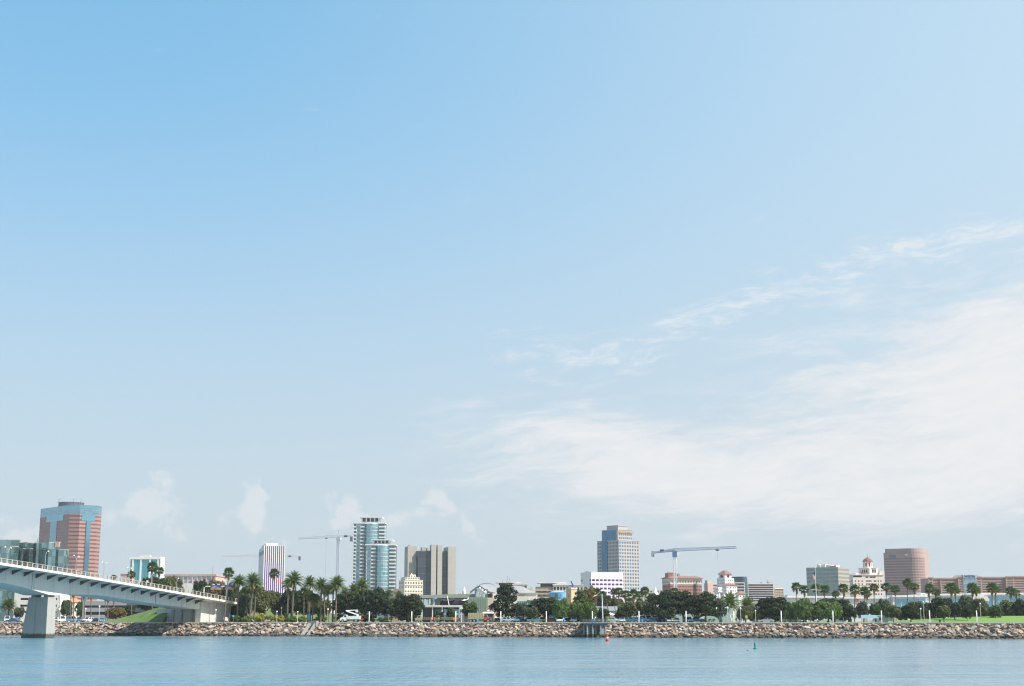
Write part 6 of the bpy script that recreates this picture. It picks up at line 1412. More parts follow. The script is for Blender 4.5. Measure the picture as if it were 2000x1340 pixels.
# gooseneck lamps on the bridge
def goose(px, off, h, arms, w):
    x, y, z = on_deck(px, off); o = thing('bridge_lamp', 'gooseneck bridge lamp ' + w, 'street lamp', (x, y, z), math.atan2(BR_AX.y, BR_AX.x) + .5, 'lamps along the bridge')
    MB().tube([(0, 0, 0), (0, 0, h - 1.2)], [.12, .08], 8).build('pole', GREYM, o)
    for s in arms:
        p = [(s * 2.6 * t, 0, h - 1.2 + 1.2 * math.sin(t * math.pi / 2)) for t in (0, .2, .4, .7, 1)]
        MB().tube(p, .06, 6).build('arm', GREYM, o); MB().tube([(s * 2.5, 0, h - .02), (s * 3.3, 0, h - .1)], [.14, .16], 8).build('lamp_head', LAMPW, o)
for px, off, h, arms, w in ((131, 9, 6.5, (-1,), 'before the brown granite tower'), (191, 9, 6.6, (-1, 1), 'right of the brown granite tower'), (246, 9, 6.2, (-1, 1), 'before the teal slab'), (295, 9, 6.0, (-1, 1), 'at the palms beside the teal slab'), (339, 9, 5.8, (-1, 1), 'before the pinkish block'), (388, 9, 5.6, (-1,), 'left of the sign gantry'), (90, 15, 6.5, (-1, 1), 'before the green glass block, right'), (46, 15, 6.5, (-1, 1), 'before the green glass block, left')): goose(px, off, h, arms, w)
def gantry():
    x, y, z = on_deck(425, 12); o = thing('sign_gantry', 'white overhead gantry carrying two blue road signs with orange strips', 'road sign', (x, y, z), 0); X = lambda p: gx(p, y) - x; Z = lambda q: gz(q, y) - z
    q = MB(); q.tube([(X(396), 0, -1), (X(396), 0, Z(1148)), (X(400), 0, Z(1145.3))], .14, 8); q.tube([(X(400), 0, Z(1145.3)), (X(452), 0, Z(1145.3))], .11, 8); q.tube([(X(440), 0, -1), (X(440), 0, Z(1144))], .16, 8); q.build('frame', WHITE, o)
    bl = mat('road_sign_blue', (.015, .09, .42), .5, var=.08); og = mat('sign_orange', (.70, .27, .03), .6)
    for a, c in ((409, 430), (437, 455)):
        s = MB().box(X(a), -.34, Z(1149), X(c), -.24, Z(1142.5)).build('sign_panel', bl, o); MB().box(X(a), -.42, Z(1151.6), X(c), -.2, Z(1149.2)).build('orange_strip', og, o)
        q = MB()
        for k in range(2): q.box(X(a + 2), -.36, Z(1147.6 - k * 2.4), X(c - 4 - 3 * k), -.345, Z(1147.0 - k * 2.4))
        q.build('sign_lines', WHITE, o)
        for k in (.3, .75): MB().box(X(a + (c - a) * k) - .35, -.9, Z(1142), X(a + (c - a) * k) + .35, -.5, Z(1140.8)).build('flood_light', LAMPW, o)
gantry()
def sign(name, lb, px, v, y0, y1, w, m, post=True, cat='sign'):
    x, y = shore_pt(px, v); b = lawn_z(px, v); o = thing(name, lb, cat, (x, y, b), 0); z0, z1 = gz(y1, y) - b, gz(y0, y) - b
    MB().tube([(0, 0, 0), (0, 0, z1)], .05, 6).build('post', GREYM, o); MB().box(-w / 2, -.1, z0, w / 2, -.05, z1).build('panel', m, o)
sign('yellow_sign', 'small yellow sign right of the sea green shed', 1458, 13, 1202, 1207.5, .6, mat('sign_yellow', (.62, .36, .04), .6))
sign('blue_sign', 'small blue sign at the bridge end wall', 447.5, 13, 1198, 1202, .45, MATS['road_sign_blue'])
sign('teal_sign', 'small teal sign right of the bridge end wall', 455.5, 13, 1201.5, 1205, .5, mat('sign_teal', (.10, .40, .38), .6))
sign('white_sign', 'small white notice on a post before the bridge wall', 419.8, 12.5, 1200, 1206, .5, WHITE)
sign('banner_sign', 'green and yellow banner on a thin post among palm trunks', 564.5, 14, 1198, 1206, .3, mat('banner_green', (.10, .34, .20), .6))
sign('navy_sign', 'navy blue panel board among the fan palm trunks', 603.5, 14, 1199, 1211, .8, mat('sign_navy_panel', (.03, .10, .20), .6))
sign('white_notice', 'white notice on the bridge parapet by the palms', 286.5, 60, 1134, 1137, .6, WHITE)
bpy.data.objects.remove(bpy.data.objects['white_notice'].children[1]); bpy.data.objects.remove(bpy.data.objects['white_notice'].children[0]); 
wn = bpy.data.objects['white_notice']; x, y, z = on_deck(286.5, .4); wn.location = (x, y, z); MB().tube([(0, 0, 0), (0, 0, 1.7)], .04, 6).build('post', GREYM, wn); MB().box(-.3, -.06, 1.25, .3, -.04, 1.85).build('panel', WHITE, wn)
# bins
def bin_(lb, px, v, m, s=1.0):
    x, y = shore_pt(px, v); o = thing('litter_bin', lb, 'bin', (x, y, lawn_z(px, v) + (.10 if v < 11.5 else 0)), 0, None, s); MB().tube([(0, 0, 0), (0, 0, .85)], [.26, .30], 12).build('drum', m, o); MB().tube([(0, 0, .85), (0, 0, 1.0)], [.32, .16], 12).build('lid', m, o)
BINB = mat('bin_blue', (.03, .26, .48), .5); bin_('blue bin beside the tan covered truck', 932.5, 12, BINB); bin_('dark green bin on the lawn between white lights', 1835.5, 20, mat('bin_dark', (.03, .07, .06), .6), 1.05); bin_('blue bin beside the silver hatchback under weeping trees', 1102, 13.5, BINB, .9); bin_('blue bin left of the white awning cars', 1254, 13, BINB); bin_('green bin before the tan flatbed truck', 823, 12.5, mat('bin_green', (.05, .2, .1), .6), .8)
# ---------------------------------------------------------------- fishing platform, poles, buoys, chute
def platform():
    Y = 404.0; x = gx(1163, Y); o = thing('fishing_platform', 'grey timber fishing platform on piles at the shore', 'platform', (x, Y, 0)); X = lambda p: gx(p, Y) - x
    tim = mat('weathered_timber', (.13, .14, .14), .9, var=.3, scale=.8, wet=.7); zt = 4.0
    for k in range(16): MB().box(X(1139) + (X(1187) - X(1139)) * k / 16 + .02, 0, zt - .12, X(1139) + (X(1187) - X(1139)) * (k + 1) / 16 - .02, 13, zt).build('plank', tim, o)
    for y in (.3, 4.5, 9): MB().box(X(1140), y, zt - .6, X(1186), y + .3, zt - .125).build('beam', tim, o)
    pm = mat('pile_concrete', (.30, .32, .31), .9, var=.2, streak=.2, wet=.9)
    for px, y in ((1147, .5), (1157.5, .6), (1173, .5), (1182.5, .6), (1152.5, 4.6), (1165, 4.7), (1142, 4.6), (1178, 4.7)): MB().tube([(X(px), y, -2), (X(px), y, zt - .6)], .24, 10).build('pile', pm, o)
    r = link('railing', None, o)
    for k in range(9):
        px = X(1139.6) + (X(1186.4) - X(1139.6)) * k / 8; MB().box(px - .06, .05, zt, px + .06, .17, zt + 1.15).build('post', tim, r)
    for z in (.35, .62, .88, 1.12): MB().box(X(1139), .06, zt + z - .045, X(1187), .14, zt + z + .045).build('rail', tim, r)
    for xx in (1139, 1187):
        for z in (.35, .62, .88, 1.12): MB().box(X(xx) - .05, .2, zt + z - .045, X(xx) + .05, 8, zt + z + .045).build('rail', tim, r)
    b = thing('litter_bin', 'bright blue bin on the fishing platform', 'bin', (gx(1157, Y + 2), Y + 2, zt)); MB().box(-.3, -.3, 0, .3, .3, .95).build('drum', BINB, b); MB().box(-.33, -.33, .95, .33, .33, 1.05).build('lid', BINB, b)
    p = thing('tall_white_pole', 'tall white light pole with angled floodlight behind the fishing platform', 'lamp post', (gx(1177.5, Y + 8), Y + 8, zt)); h = gz(1160, Y + 8) - zt; lean = gx(1175.5, Y + 8, h) - gx(1177.5, Y + 8)
    MB().tube([(0, 0, 0), (lean, 0, h)], [.16, .11], 8).build('pole', WHITE, p); MB().box(lean + .3, -.3, h - .4, lean + 1.5, .2, h - .1, Matrix.Rotation(-.35, 4, 'Y')).build('floodlight', OFFWHITE, p); MB().bar((lean, 0, h - .5), (lean + .8, 0, h - .2), .04).build('bracket', GREYM, p); MB().box(-.15, -.25, 1.2, .15, -.12, 1.6).build('notice', WHITE, p)
platform()
def wy(py): return CAMZ * 2856.0 / (py - HY)
Y = 336.0; rb = thing('red_buoy', 'small red channel buoy with white band before the fishing platform', 'buoy', (gx(1185, Y), Y, 0)); RB = mat('buoy_red', (.50, .045, .04), .45, var=.12)
MB().tube([(0, 0, -.4), (0, 0, .25), (0, 0, .75)], [.30, .34, .30], 14).build('body', RB, rb, smooth=True); MB().tube([(0, 0, .75), (0, 0, .95)], [.30, .24], 14).build('white_band', WHITE, rb); MB().tube([(0, 0, .95), (0, 0, 1.35), (0, 0, 1.5)], [.24, .12, .05], 14).build('cone_top', RB, rb); rb.rotation_euler = (.05, .04, 0)
Y = 250.0; gb = thing('green_buoy', 'green can buoy leaning on its float ring in open water', 'buoy', (gx(1473.5, Y), Y, 0)); GB_ = mat('buoy_green', (.015, .30, .18), .45, var=.12)
MB().tube([(0, 0, 0), (0, 0, .10), (0, 0, .2)], [.36, .40, .30], 18).build('float_ring', GB_, gb, smooth=True); MB().tube([(.02, 0, .15), (-.06, 0, .85), (-.075, 0, 1.12)], [.19, .17, .17], 14).build('can', GB_, gb); MB().tube([(-.075, 0, 1.12), (-.08, 0, 1.17)], [.15, .08], 12).build('top_cap', mat('buoy_mint', (.10, .50, .35), .5), gb)
x, y = gx(1458, 236), 236.0; sb = thing('mooring_float', 'tiny dark float on the water left of the green buoy', 'buoy', (x, y, 0)); MB().tube([(0, 0, -.05), (0, 0, .05), (0, 0, .12)], [.10, .13, .05], 10).build('ball', DARK, sb)
def chute():
    x, y = shore_pt(598, 0); o = thing('drain_chute', 'concrete drain chute with dark slot cut into the boulder slope', 'drain', (x, y, 0), SH_ANG); cc = mat('chute_concrete', (.27, .265, .25), .9, var=.15, streak=.2, wet=.5)
    for s in (-1, 1): MB().extr([(-1.3, -.6), (6.6, 4.25), (6.6, 3.0), (1.5, -.6)], -.42 if s < 0 else -.12, .42 if s < 0 else .12).build('side_wall', cc, o, (s * .85, -1.2, .25), math.pi / 2)
    MB().extr([(-.2, -.6), (7, 3.9), (7, 3.0), (1.5, -.6)], -.6, .7).build('slab', BLACKM, o, (0, -1.1, .22), math.pi / 2); MB().box(-1.3, 4.4, 3.0, 1.3, 6.4, 4.55).build('headwall', cc, o)
chute()
# flagpole with drooping flag
def flagpole():
    px, d = 1596, 470.0; x = gx(px, d); o = thing('flagpole', 'tall white flagpole with crossarm in the park', 'flagpole', (x, d, GZ)); h = gz(1109.5, d) - GZ; top = gx(1587.5, d, h) - x
    L = lambda z: top * z / h * .0 ; MB().tube([(0, 0, 0), (0, 0, h)], [.17, .07], 10).build('pole', WHITE, o); za = gz(1152.5, d) - GZ; MB().tube([(-1.75, 0, za + .1), (1.75, 0, za - .05)], .07, 8).build('crossarm', WHITE, o); MB().tube([(0, 0, h), (0, 0, h + .25)], [.14, .04], 8).build('finial', mat('gilt', (.6, .45, .12), .3, .8), o)
    q = MB()
    for s in (-1, 1): q.bar((s * 1.7, 0, za), (0, 0, h * .86), .015)
    q.build('stay', GREYM, o)
    f = MB(); rows, cols = 13, 15; mats = [mat('flag_red', (.48, .03, .05), .8, trans=(1, 1, 1)), mat('flag_white', (.75, .74, .74), .8, trans=(1, 1, 1)), mat('flag_blue', (.02, .03, .14), .8, trans=(1, 1, 1))]; zt, zb = gz(1115, d) - GZ, gz(1139, d) - GZ; H = 2.1
    for i in range(cols + 1):
        u = i / cols
        for j in range(rows + 1):
            w = j / rows; hz = zt - H * w - (zt - zb - H * .9) * u ** 1.05 - .1; hx = -.06 - u * .95 - .28 * math.sin(u * 3.1) * (1 - w) - .06 * math.sin(u * 9 + w * 3); f.v.append((hx, .22 * math.sin(u * 8 + w * 2.0) * u, hz))
    for i in range(cols):
        for j in range(rows): k = i * (rows + 1) + j; f.f.append((k, k + rows + 1, k + rows + 2, k + 1))
    me = f.mesh('flag', None); [me.materials.append(m) for m in mats]
    for p in me.polygons:
        i, j = divmod(p.index, rows); p.material_index = 2 if (i < 6 and j < 7) else j % 2
    fl = link('flag', me); fl.location = o.location; tag(fl, 'drooping striped red and white flag with blue canton on the flagpole', 'flag')
flagpole()
# ---------------------------------------------------------------- vehicles
TYRE = mat('tyre', (.02, .02, .02), .8); RIM = mat('rim', (.45, .45, .47), .35, .7); CG = glass('car_glass', (.03, .04, .05), .06, .2, .1); HL = mat('headlamp', (.8, .8, .78), .2); TLm = mat('tail_lamp', (.35, .01, .015), .3)
def wheel_mesh(r):
    t = MB(); t.tube([(0, -.11, 0), (0, -.10, 0), (0, .10, 0), (0, .11, 0)], [r * .8, r, r, r * .8], 16); return t.mesh('wheel', TYRE)
WM = {r: wheel_mesh(r) for r in (.33, .40, .50)}; RM = {r: MB().tube([(0, -.125, 0), (0, .125, 0)], r * .6, 12).mesh('rim', RIM) for r in (.33, .40, .50)}
CP = {'sedan': dict(L=4.6, w=1.8, prof=[(-2.3, .45), (-2.25, .85), (-2.1, .98), (-1.3, 1.02), (.85, 1.0), (2.0, .82), (2.28, .65), (2.3, .4), (1.9, .28), (-1.9, .28)], cab=[(-1.75, 1.0), (-1.05, 1.43), (.15, 1.45), (1.05, 1.0)], r=.33, wb=1.38),
      'suv': dict(L=4.7, w=1.9, prof=[(-2.3, .5), (-2.32, 1.1), (-2.2, 1.15), (1.0, 1.12), (2.1, 1.0), (2.33, .8), (2.33, .45), (1.9, .35), (-1.9, .35)], cab=[(-2.2, 1.13), (-1.95, 1.72), (.25, 1.76), (1.05, 1.12)], r=.40, wb=1.4),
      'pickup': dict(L=5.4, w=1.92, prof=[(-2.7, .55), (-2.7, 1.08), (-.6, 1.08), (1.3, 1.12), (2.5, 1.05), (2.7, .85), (2.7, .5), (2.2, .4), (-2.2, .4)], cab=[(-.75, 1.1), (-.6, 1.78), (.65, 1.8), (1.4, 1.12)], r=.40, wb=1.65),
      'van': dict(L=5.2, w=1.98, prof=[(-2.6, .45), (-2.6, 1.2), (1.7, 1.2), (2.4, 1.05), (2.6, .8), (2.6, .45), (2.2, .35), (-2.2, .35)], cab=[(-2.58, 1.18), (-2.5, 2.15), (1.1, 2.2), (1.95, 1.18)], r=.36 if False else .33, wb=1.6)}
CARM = {}
def car_meshes(kd):
    if kd in CARM: return CARM[kd]
    p = CP[kd]; w = p['w'] / 2; b = MB(); pr = p['prof']
    n = len(pr); i = len(b.v)                                  # lower body with tucked sides
    for y, g in ((-w, .0), (-w * .92, 1), (w * .92, 1), (w, 0)):
        b.v += [(x * (1.0 if g else .985), y, z if g else .30 + (z - .30) * .93) for x, z in pr]
    for k in range(3):
        for j in range(n): a = i + k * n + j; c = i + k * n + (j + 1) % n; b.f.append((a, c, c + n, a + n))
    b.f.append(tuple(i + j for j in range(n))); b.f.append(tuple(i + 3 * n + j for j in reversed(range(n))))
    cb = p['cab']; i = len(b.v); wl, wt = w * .93, w * .76       # cabin
    for s in (-1, 1): b.v += [(cb[0][0], s * wl, cb[0][1]), (cb[1][0], s * wt, cb[1][1]), (cb[2][0], s * wt, cb[2][1]), (cb[3][0], s * wl, cb[3][1])]
    b.f += [(i, i + 1, i + 2, i + 3), (i + 7, i + 6, i + 5, i + 4), (i, i + 4, i + 5, i + 1), (i + 1, i + 5, i + 6, i + 2), (i + 2, i + 6, i + 7, i + 3)]
    if kd == 'pickup': b.box(-2.62, -w * .8, 1.081, -.8, w * .8, 1.09)
    body = b.mesh('body', WHITE)
    def lerp(a, c, t): return tuple(a[k] + (c[k] - a[k]) * t for k in range(3))
    def pan(A, B, C, D, e, off):                                # inset panel pushed outward
        q = MB(); m = [(A[k] + B[k] + C[k] + D[k]) / 4 for k in range(3)]; P = [Vector(lerp(m, v, e)) for v in (A, B, C, D)]; nrm = (P[1] - P[0]).cross(P[3] - P[0]).normalized()
        if nrm.dot(Vector(off)) < 0: nrm = -nrm
        P2 = [tuple(v + nrm * .015) for v in P]; P1 = [tuple(v - nrm * .02) for v in P]; i = 0; q.v = P1 + P2; q.f = [(4, 5, 6, 7)] + [(k, (k + 1) % 4, 4 + (k + 1) % 4, 4 + k) for k in range(4)]; return q
    a0, a1, a2, a3 = cb; g = []
    g.append(('windscreen', pan((a3[0], -wl, a3[1]), (a3[0], wl, a3[1]), (a2[0], wt, a2[1]), (a2[0], -wt, a2[1]), .86, (1, 0, .5)).mesh('windscreen', CG))); g.append(('rear_window', pan((a0[0], -wl, a0[1]), (a0[0], wl, a0[1]), (a1[0], wt, a1[1]), (a1[0], -wt, a1[1]), .82, (-1, 0, .3)).mesh('rear_window', CG)))
    for s in (-1, 1):
        A, B, C, D = (a0[0], s * wl, a0[1]), (a1[0], s * wt, a1[1]), (a2[0], s * wt, a2[1]), (a3[0], s * wl, a3[1]); mid = lambda t: (lerp(A, D, t), lerp(B, C, t))
        for t0, t1 in ((.04, .5), (.52, .96)):
            p0, q0 = mid(t0); p1, q1 = mid(t1); g.append(('side_window', pan(p0, q0, q1, p1, .84, (0, s, .2)).mesh('side_window', CG)))
    fx = p['L'] / 2; zl = .72 if kd == 'sedan' else .85
    for s in (-1, 1): g.append(('headlight', MB().box(fx - .16, s * w * .72 - .16, zl - .07, fx + .005, s * w * .72 + .16, zl + .07).mesh('headlight', HL))); g.append(('tail_light', MB().box(-fx - .02, s * w * .8 - .1, zl, -fx + .14, s * w * .8 + .1, zl + .25).mesh('tail_light', TLm)))
    g.append(('bumper', MB().box(fx - .06, -w * .9, .36, fx + .05, w * .9, .54).mesh('bumper', DARK)))
    CARM[kd] = (body, g, p); return CARM[kd]
PAINT = {}
def paint(nm, c): 
    if nm not in PAINT: PAINT[nm] = mat('paint_' + nm, c, .28, .15, var=.04, spec=.6)
    return PAINT[nm]
PC = {'white': (.78, .78, .78), 'silver': (.45, .47, .48), 'black': (.02, .02, .025), 'blue': (.06, .14, .30), 'navy': (.03, .05, .10), 'red': (.33, .05, .04), 'grey': (.16, .17, .19), 'tan': (.42, .36, .26), 'teal': (.09, .20, .24), 'darkgreen': (.04, .08, .06), 'skyblue': (.10, .28, .45)}
def car(kd, col, label, px, v, ang, group='parked cars'):
    body, g, p = car_meshes(kd); x, y = shore_pt(px, v); o = thing('parked_car', label, {'sedan': 'car', 'suv': 'car', 'pickup': 'pickup', 'van': 'van'}[kd], (x, y, GZ + .008), math.radians(ang), group)
    c = link('body', body, o); set_mat(c, paint(col, PC[col]))
    for nm, me in g: link(nm, me, o)
    for sx in (-1, 1):
        for sy in (-1, 1): w = link('wheel', WM[p['r']], o, (sx * p['wb'], sy * (p['w'] / 2 - .10), p['r'])); link('rim', RM[p['r']], w)
for a in (('sedan', 'darkgreen', 'dark green sedan right of the tan covered truck', 971, 22, -95), ('sedan', 'red', 'dark red car half behind a white light near the pine', 981, 26, -80), ('suv', 'white', 'white car with raised tailgate below the dark pine', 995, 19, -25), ('sedan', 'white', 'low white sedan behind the white car below the pine', 988, 26, 200), ('suv', 'skyblue', 'mid blue car between pine and forked tree', 1014, 19, -110), ('sedan', 'navy', 'dark navy sedan left of the big grey blue pickup', 1030, 20, 185),
          ('pickup', 'teal', 'large grey blue pickup truck parked broadside', 1046, 17.5, 5), ('suv', 'black', 'black car behind the clipped round shrub', 1060, 24, 90), ('sedan', 'red', 'dark red sedan under the forked tree', 1078, 19, -30), ('suv', 'white', 'white van like car seen from its nose under the weeping tree', 1093.5, 18, -95), ('sedan', 'black', 'black sedan right of the white nosed car', 1108, 19, -88), ('suv', 'silver', 'silver hatchback under the weeping trees', 1122, 18, -100),
          ('suv', 'teal', 'blue grey minivan left of the fishing platform', 1136, 18, -70), ('suv', 'blue', 'blue grey car behind the platform bin', 1152, 20, -75), ('sedan', 'darkgreen', 'dark green car behind the platform railing', 1167, 22, -95), ('sedan', 'navy', 'dark saloon behind the right end of the platform', 1184, 24, 190), ('sedan', 'white', 'dark windowed white coupe right of the platform', 1200, 18, -35), ('sedan', 'silver', 'pale silver car seen from the front near the shore', 1215, 17, -92),
          ('suv', 'teal', 'dark teal van right of the pale silver car', 1233, 20, -15), ('suv', 'blue', 'bright blue car beside the white promenade light', 1252, 17, -10), ('van', 'white', 'white van behind the bright blue car', 1264, 27, 0), ('van', 'white', 'second white van before the left umbrella pine', 1276, 28, 5), ('sedan', 'blue', 'blue sedan before the white vans', 1267, 19, 175), ('suv', 'navy', 'navy car at the left umbrella pine trunk', 1288, 21, -60), ('sedan', 'silver', 'pale car between the umbrella pine trunks', 1306, 19, -85), ('sedan', 'white', 'white sedan left of the middle pine trunk', 1321, 19, -95),
          ('suv', 'skyblue', 'light blue car behind the white light under the pines', 1344, 18, -80), ('pickup', 'teal', 'teal pickup right of the light blue car', 1360, 22, 180), ('van', 'white', 'white service van under the big spreading tree', 1541, 20, 190), ('sedan', 'grey', 'grey car right of the white service van', 1553, 24, -60), ('sedan', 'white', 'white car parked under the tree right of the flagpole', 1607, 26, 170), ('sedan', 'white', 'low white car at the yellowish trees', 1496, 16.5, 178), ('suv', 'white', 'white car far under the yellowish green trees', 1478, 26, -90),
          ('van', 'white', 'white van under the bridge at the left edge', 14, 28, -70), ('sedan', 'blue', 'blue white sedan under the bridge left of the pier', 25, 24, 170), ('sedan', 'silver', 'silver sedan under the bridge touching the pier', 36, 30, -60), ('van', 'white', 'white van under the bridge between palm trunks', 121, 30, -65), ('suv', 'white', 'white car under the bridge before the cream garage', 103, 26, 180), ('van', 'white', 'white van under the bridge left of the fourth palm trunk', 140, 40, -50), ('suv', 'blue', 'blue car under the bridge right of the fourth palm trunk', 155, 30, -80), ('suv', 'white', 'white car under the bridge beside a globe lamp', 172, 32, -110), ('sedan', 'navy', 'dark blue car under the bridge nearer the grass bank', 186, 34, 175), ('sedan', 'skyblue', 'light blue car under the bridge at the foot of the grass bank', 199, 34, -70)):
    car(*a)
# ---- bucket truck
def wheels(o, xs, ys, r):
    for x in xs:
        for y in ys: w = link('wheel', WM[r], o, (x, y, r)); link('rim', RM[r], w)
def bucket_truck():
    x, y = shore_pt(686, 14); o = thing('bucket_truck', 'white utility truck with folded boom facing left under the round tree', 'truck', (x, y, GZ + .1), math.pi + SH_ANG * .3); W = paint('white', PC['white'])
    MB().extr([(1.2, .55), (1.2, 1.95), (1.4, 2.35), (2.0, 2.35), (2.45, 1.6), (3.2, 1.45), (3.35, .9), (3.35, .55)], -1.05, 1.05).build('cab', W, o); MB().box(-2.9, -1.15, .95, 1.1, 1.15, 1.9).build('utility_body', W, o); MB().box(-3.0, -.5, .55, 3.2, .5, .9).build('chassis', DARK, o)
    for k in range(4):
        for s in (-1, 1): MB().box(-2.8 + k * .96, s * 1.16 - .015, 1.02, -1.95 + k * .96, s * 1.16 + .015, 1.82).build('locker_door', mat('locker_white', (.66, .68, .70), .5), o)
    for s in (-1, 1): MB().box(1.35, s * 1.055 - .01, 1.6, 2.05, s * 1.055 + .01, 2.2).build('side_window', CG, o)
    MB().quad((2.04, -.9, 2.3), (2.46, -.9, 1.65), (2.46, .9, 1.65), (2.04, .9, 2.3)).build('windscreen', CG, o, (.015, 0, .01)); wheels(o, (2.5, -1.7), (-1.0, 1.0), .50)
    MB().tube([(-1.9, 0, 1.9), (-1.9, 0, 2.5)], [.35, .3], 10).build('turret', W, o); MB().tube([(-2.1, .15, 2.3), (1.7, .15, 3.55)], [.2, .17], 6).build('lower_boom', W, o); MB().tube([(1.7, -.1, 3.6), (-1.3, -.1, 3.75)], [.16, .13], 6).build('upper_boom', W, o); MB().box(-2.0, -.5, 3.1, -1.3, .3, 3.9).build('bucket', OFFWHITE, o); MB().box(-3.5, -1.1, .7, -2.95, 1.1, .95).build('rear_step', mat('warning_red', (.5, .04, .04), .5), o); MB().box(-3.3, -.9, .95, -3.1, -.6, 2.0).build('marker_board', mat('warning_red', (.5, .04, .04), .5), o)
    for s in (-1, 1): MB().box(3.3, s * .75 - .15, 1.0, 3.37, s * .75 + .15, 1.2).build('headlight', HL, o)
bucket_truck()
def tan_truck():
    x, y = shore_pt(936, 16); o = thing('covered_truck', 'tan canvas covered truck with orange cab at the promenade', 'truck', (x, y, GZ + .1), SH_ANG * .3); cv = mat('tan_canvas', (.42, .34, .22), .9, var=.12, streak=.2); oc = paint('orange', (.46, .11, .045))
    MB().extr([(-3.3, .95), (-3.3, 2.55), (-3.1, 2.8), (1.2, 2.8), (1.4, 2.55), (1.4, .95)], -1.15, 1.15).build('canvas_cover', cv, o)
    for k in range(10): MB().box(-3.2 + k * .5, -1.21, .95, -3.12 + k * .5, 1.21, 2.84).build('hoop', mat('canvas_hoop', (.52, .44, .31), .9), o)
    MB().extr([(1.55, .7), (1.55, 2.1), (1.7, 2.3), (2.35, 2.3), (2.7, 1.6), (3.5, 1.45), (3.65, 1.2), (3.65, .7)], -1.0, 1.0).build('cab', oc, o); MB().box(-3.3, -.5, .6, 3.4, .5, .92).build('chassis', DARK, o)
    for s in (-1, 1): MB().box(1.7, s * 1.005 - .01, 1.6, 2.4, s * 1.005 + .01, 2.15).build('side_window', CG, o); MB().box(2.6, s * .9 - .2, 1.05, 3.5, s * .9 + .2, 1.2).build('mudguard', DARK, o)
    MB().quad((2.4, -.85, 2.25), (2.72, -.85, 1.65), (2.72, .85, 1.65), (2.4, .85, 2.25)).build('windscreen', CG, o, (.015, 0, .01)); wheels(o, (2.85, -1.4, -2.5), (-.95, .95), .50)
tan_truck()
def flatbed(lb, px, v, bed, ang):
    x, y = shore_pt(px, v); o = thing('flatbed_truck', lb, 'truck', (x, y, GZ + .05), ang, 'work trucks at the pavilion'); tb = paint('khaki', (.22, .18, .10))
    MB().extr([(1.2, .6), (1.2, 2.0), (1.35, 2.2), (2.1, 2.2), (2.5, 1.5), (2.95, 1.4), (3.0, .6)], -.95, .95).build('cab', paint(bed, {'tan': (.40, .32, .2), 'khaki2': (.2, .17, .1)}[bed]), o); MB().box(-3.0, -1.05, .85, 1.05, 1.05, 1.0).build('bed', tb, o); MB().box(-2.9, -.4, .5, 2.8, .4, .84).build('chassis', DARK, o)
    for k in range(7): MB().box(-2.95 + k * .62, -1.04, 1.0, -2.87 + k * .62, -.98, 1.75).build('stake', tb, o)
    for z in (1.2, 1.5): MB().box(-2.97, -1.06, z, 1.0, -1.045, z + .14).build('side_board', tb, o)
    for s in (-1, 1): MB().box(1.35, s * .955 - .01, 1.5, 2.1, s * .955 + .01, 2.05).build('side_window', CG, o)
    wheels(o, (2.3, -1.9), (-.9, .9), .40)
flatbed('tan flatbed work truck beside the green bin', 830, 18, 'tan', math.pi); flatbed('khaki stake truck behind the orange vested pair', 880, 18, 'khaki2', 0.05); flatbed('khaki stake truck left of the covered truck', 866, 21, 'khaki2', math.pi)
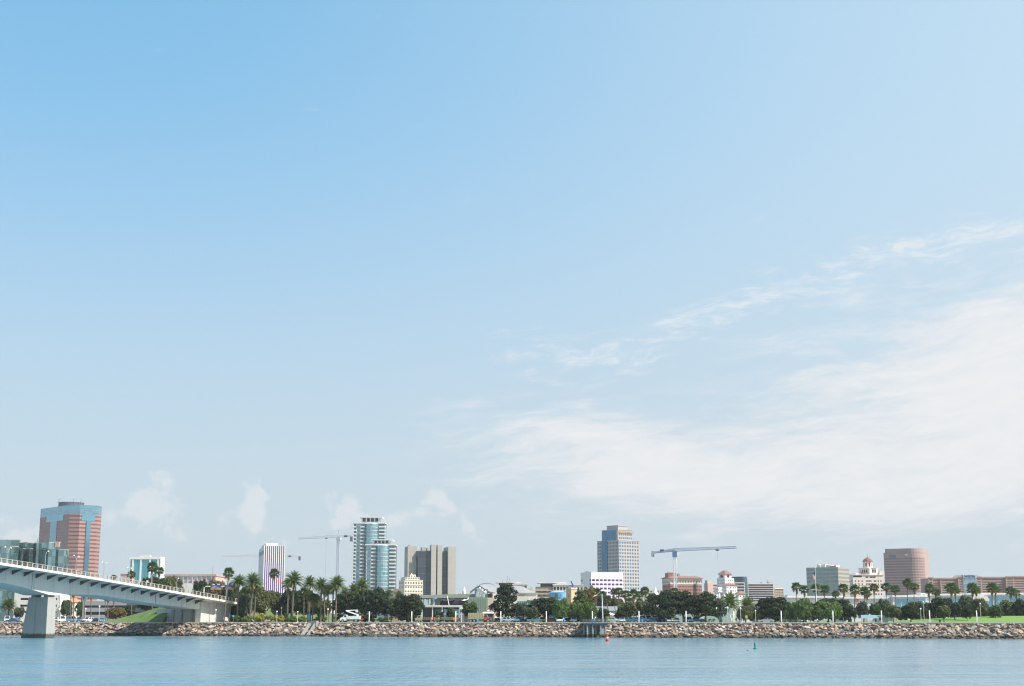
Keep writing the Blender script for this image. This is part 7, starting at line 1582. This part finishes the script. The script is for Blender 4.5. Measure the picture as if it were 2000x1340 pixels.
# ---------------------------------------------------------------- workers in orange vests
def person_mesh(seed, vest, trousers):
    bm = bmesh.new(); r = random.Random(seed); s = r.uniform(-.12, .12)
    J = {'pel': (0, 0, .95), 'wai': (0, 0, 1.1), 'che': (0, -.01, 1.35), 'nec': (0, 0, 1.50), 'hd': (0, -.02, 1.60), 'hd2': (0, -.02, 1.72), 'ls': (-.18, 0, 1.42), 'le': (-.24, .02, 1.15), 'lw': (-.22 - s, -.14, .95), 'rs': (.18, 0, 1.42), 're': (.26, -.04, 1.17), 'rw': (.20, -.22, 1.02),
         'lh': (-.10, 0, .9), 'lk': (-.12, -.03 - s, .5), 'la': (-.13, .02, .08), 'lt': (-.13, -.14, .04), 'rh': (.10, 0, .9), 'rk': (.12, -.02 + s, .5), 'ra': (.13, .03, .08), 'rt': (.13, -.13, .04)}
    R = {'pel': .15, 'wai': .14, 'che': .17, 'nec': .06, 'hd': .085, 'hd2': .10, 'ls': .075, 'le': .05, 'lw': .04, 'rs': .075, 're': .05, 'rw': .04, 'lh': .10, 'lk': .07, 'la': .05, 'lt': .04, 'rh': .10, 'rk': .07, 'ra': .05, 'rt': .04}
    E = [('pel', 'wai'), ('wai', 'che'), ('che', 'nec'), ('nec', 'hd'), ('hd', 'hd2'), ('che', 'ls'), ('ls', 'le'), ('le', 'lw'), ('che', 'rs'), ('rs', 're'), ('re', 'rw'), ('pel', 'lh'), ('lh', 'lk'), ('lk', 'la'), ('la', 'lt'), ('pel', 'rh'), ('rh', 'rk'), ('rk', 'ra'), ('ra', 'rt')]
    names = list(J); vs = {k: bm.verts.new(J[k]) for k in names}
    for a, c in E: bm.edges.new((vs[a], vs[c]))
    me = bpy.data.meshes.new('p'); bm.to_mesh(me); bm.free(); o = bpy.data.objects.new('p', me); COL.objects.link(o); md = o.modifiers.new('s', 'SKIN'); sk = me.skin_vertices[0].data
    for i, k in enumerate(names): sk[i].radius = (R[k], R[k] * (.8 if k in ('pel', 'wai', 'che') else 1)); sk[i].use_root = (k == 'pel')
    sb = o.modifiers.new('d', 'SUBSURF'); sb.levels = 1
    out = bpy.data.meshes.new_from_object(o.evaluated_get(bpy.context.evaluated_depsgraph_get())); bpy.data.objects.remove(o); out.name = 'person'
    out.materials.clear(); ms = [mat('skin', (.42, .26, .18), .6), vest, trousers, mat('hair_dark', (.03, .02, .015), .8), mat('boots', (.05, .04, .03), .8)]
    for m in ms: out.materials.append(m)
    for p in out.polygons:
        c = p.center; p.material_index = 0
        if c.z < .1: p.material_index = 4
        elif c.z < .98 and abs(c.x) < .21 and c.y > -.12: p.material_index = 2
        elif c.z < 1.5 and c.z > 1.12: p.material_index = 1
        elif c.z <= 1.12 and abs(c.x) < .2: p.material_index = 1
        elif c.z > 1.66 or (c.z > 1.58 and c.y > .02): p.material_index = 3
    return out
OV = mat('orange_vest', (.80, .17, .03), .7); YV = mat('yellow_vest', (.62, .60, .06), .7); TR = mat('work_trousers', (.05, .06, .09), .85); TR2 = mat('jeans', (.10, .14, .22), .85)
for i, (px, v, ve, lb, rz) in enumerate(((843, 14, OV, 'person in orange vest standing left of the others by the trucks', .3), (856.5, 14.5, YV, 'person in yellow vest between the orange vested ones', -.6), (886.5, 13.5, OV, 'person in orange vest just left of the promenade light', .9), (893.5, 13.8, OV, 'person in orange vest just right of the promenade light', -.9), (848, 14.6, mat('red_shirt', (.55, .06, .05), .8), 'person in red shirt beside the leftmost orange vest', 1.4), (1407.5, 12.8, mat('black_shirt', (.03, .03, .035), .8), 'person in black clothes walking before the sea green shed', 1.2), (1438.5, 12.4, mat('black_shirt', (.03, .03, .035), .8), 'person in black clothes right of the white V brace', -1.1))):
    x, y = shore_pt(px, v); o = link('person', person_mesh(i, ve, TR if i % 2 else TR2), None, (x, y, GZ + .02), rz); tag(o, lb, 'person', 'people on the promenade'); o.data.polygons.foreach_set('use_smooth', [True] * len(o.data.polygons))
# bank boulder among the shrubs
x, y = shore_pt(523, 14); bo = link('bank_boulder', rock_mesh(77, 'bank_boulder'), None, (x, y, GZ + .5), .4, (1.3, .9, 1.2)); tag(bo, 'single grey boulder lying on the planted bank between yellow shrubs', 'boulder')
# ---------------------------------------------------------------- haze in the air
def haze():
    b = MB(); b.box(-3700, -760, -1.0, 3700, 5400, 150.0); m = bpy.data.materials.new('haze_air'); m.use_nodes = True; k = NT(m.node_tree)
    v = k.n('ShaderNodeVolumePrincipled'); v.inputs['Color'].default_value = (.86, .90, .94, 1); v.inputs['Density'].default_value = HAZE; v.inputs['Anisotropy'].default_value = 0.2
    out = k.n('ShaderNodeOutputMaterial'); k.t.links.new(v.outputs[0], out.inputs['Volume']); o = b.build('haze', m); o['kind'] = 'stuff'; o.display_type = 'WIRE'
    try: m.cycles.homogeneous_volume = True
    except Exception: pass
HAZE = 0.00008
if HAZE > 0: haze()
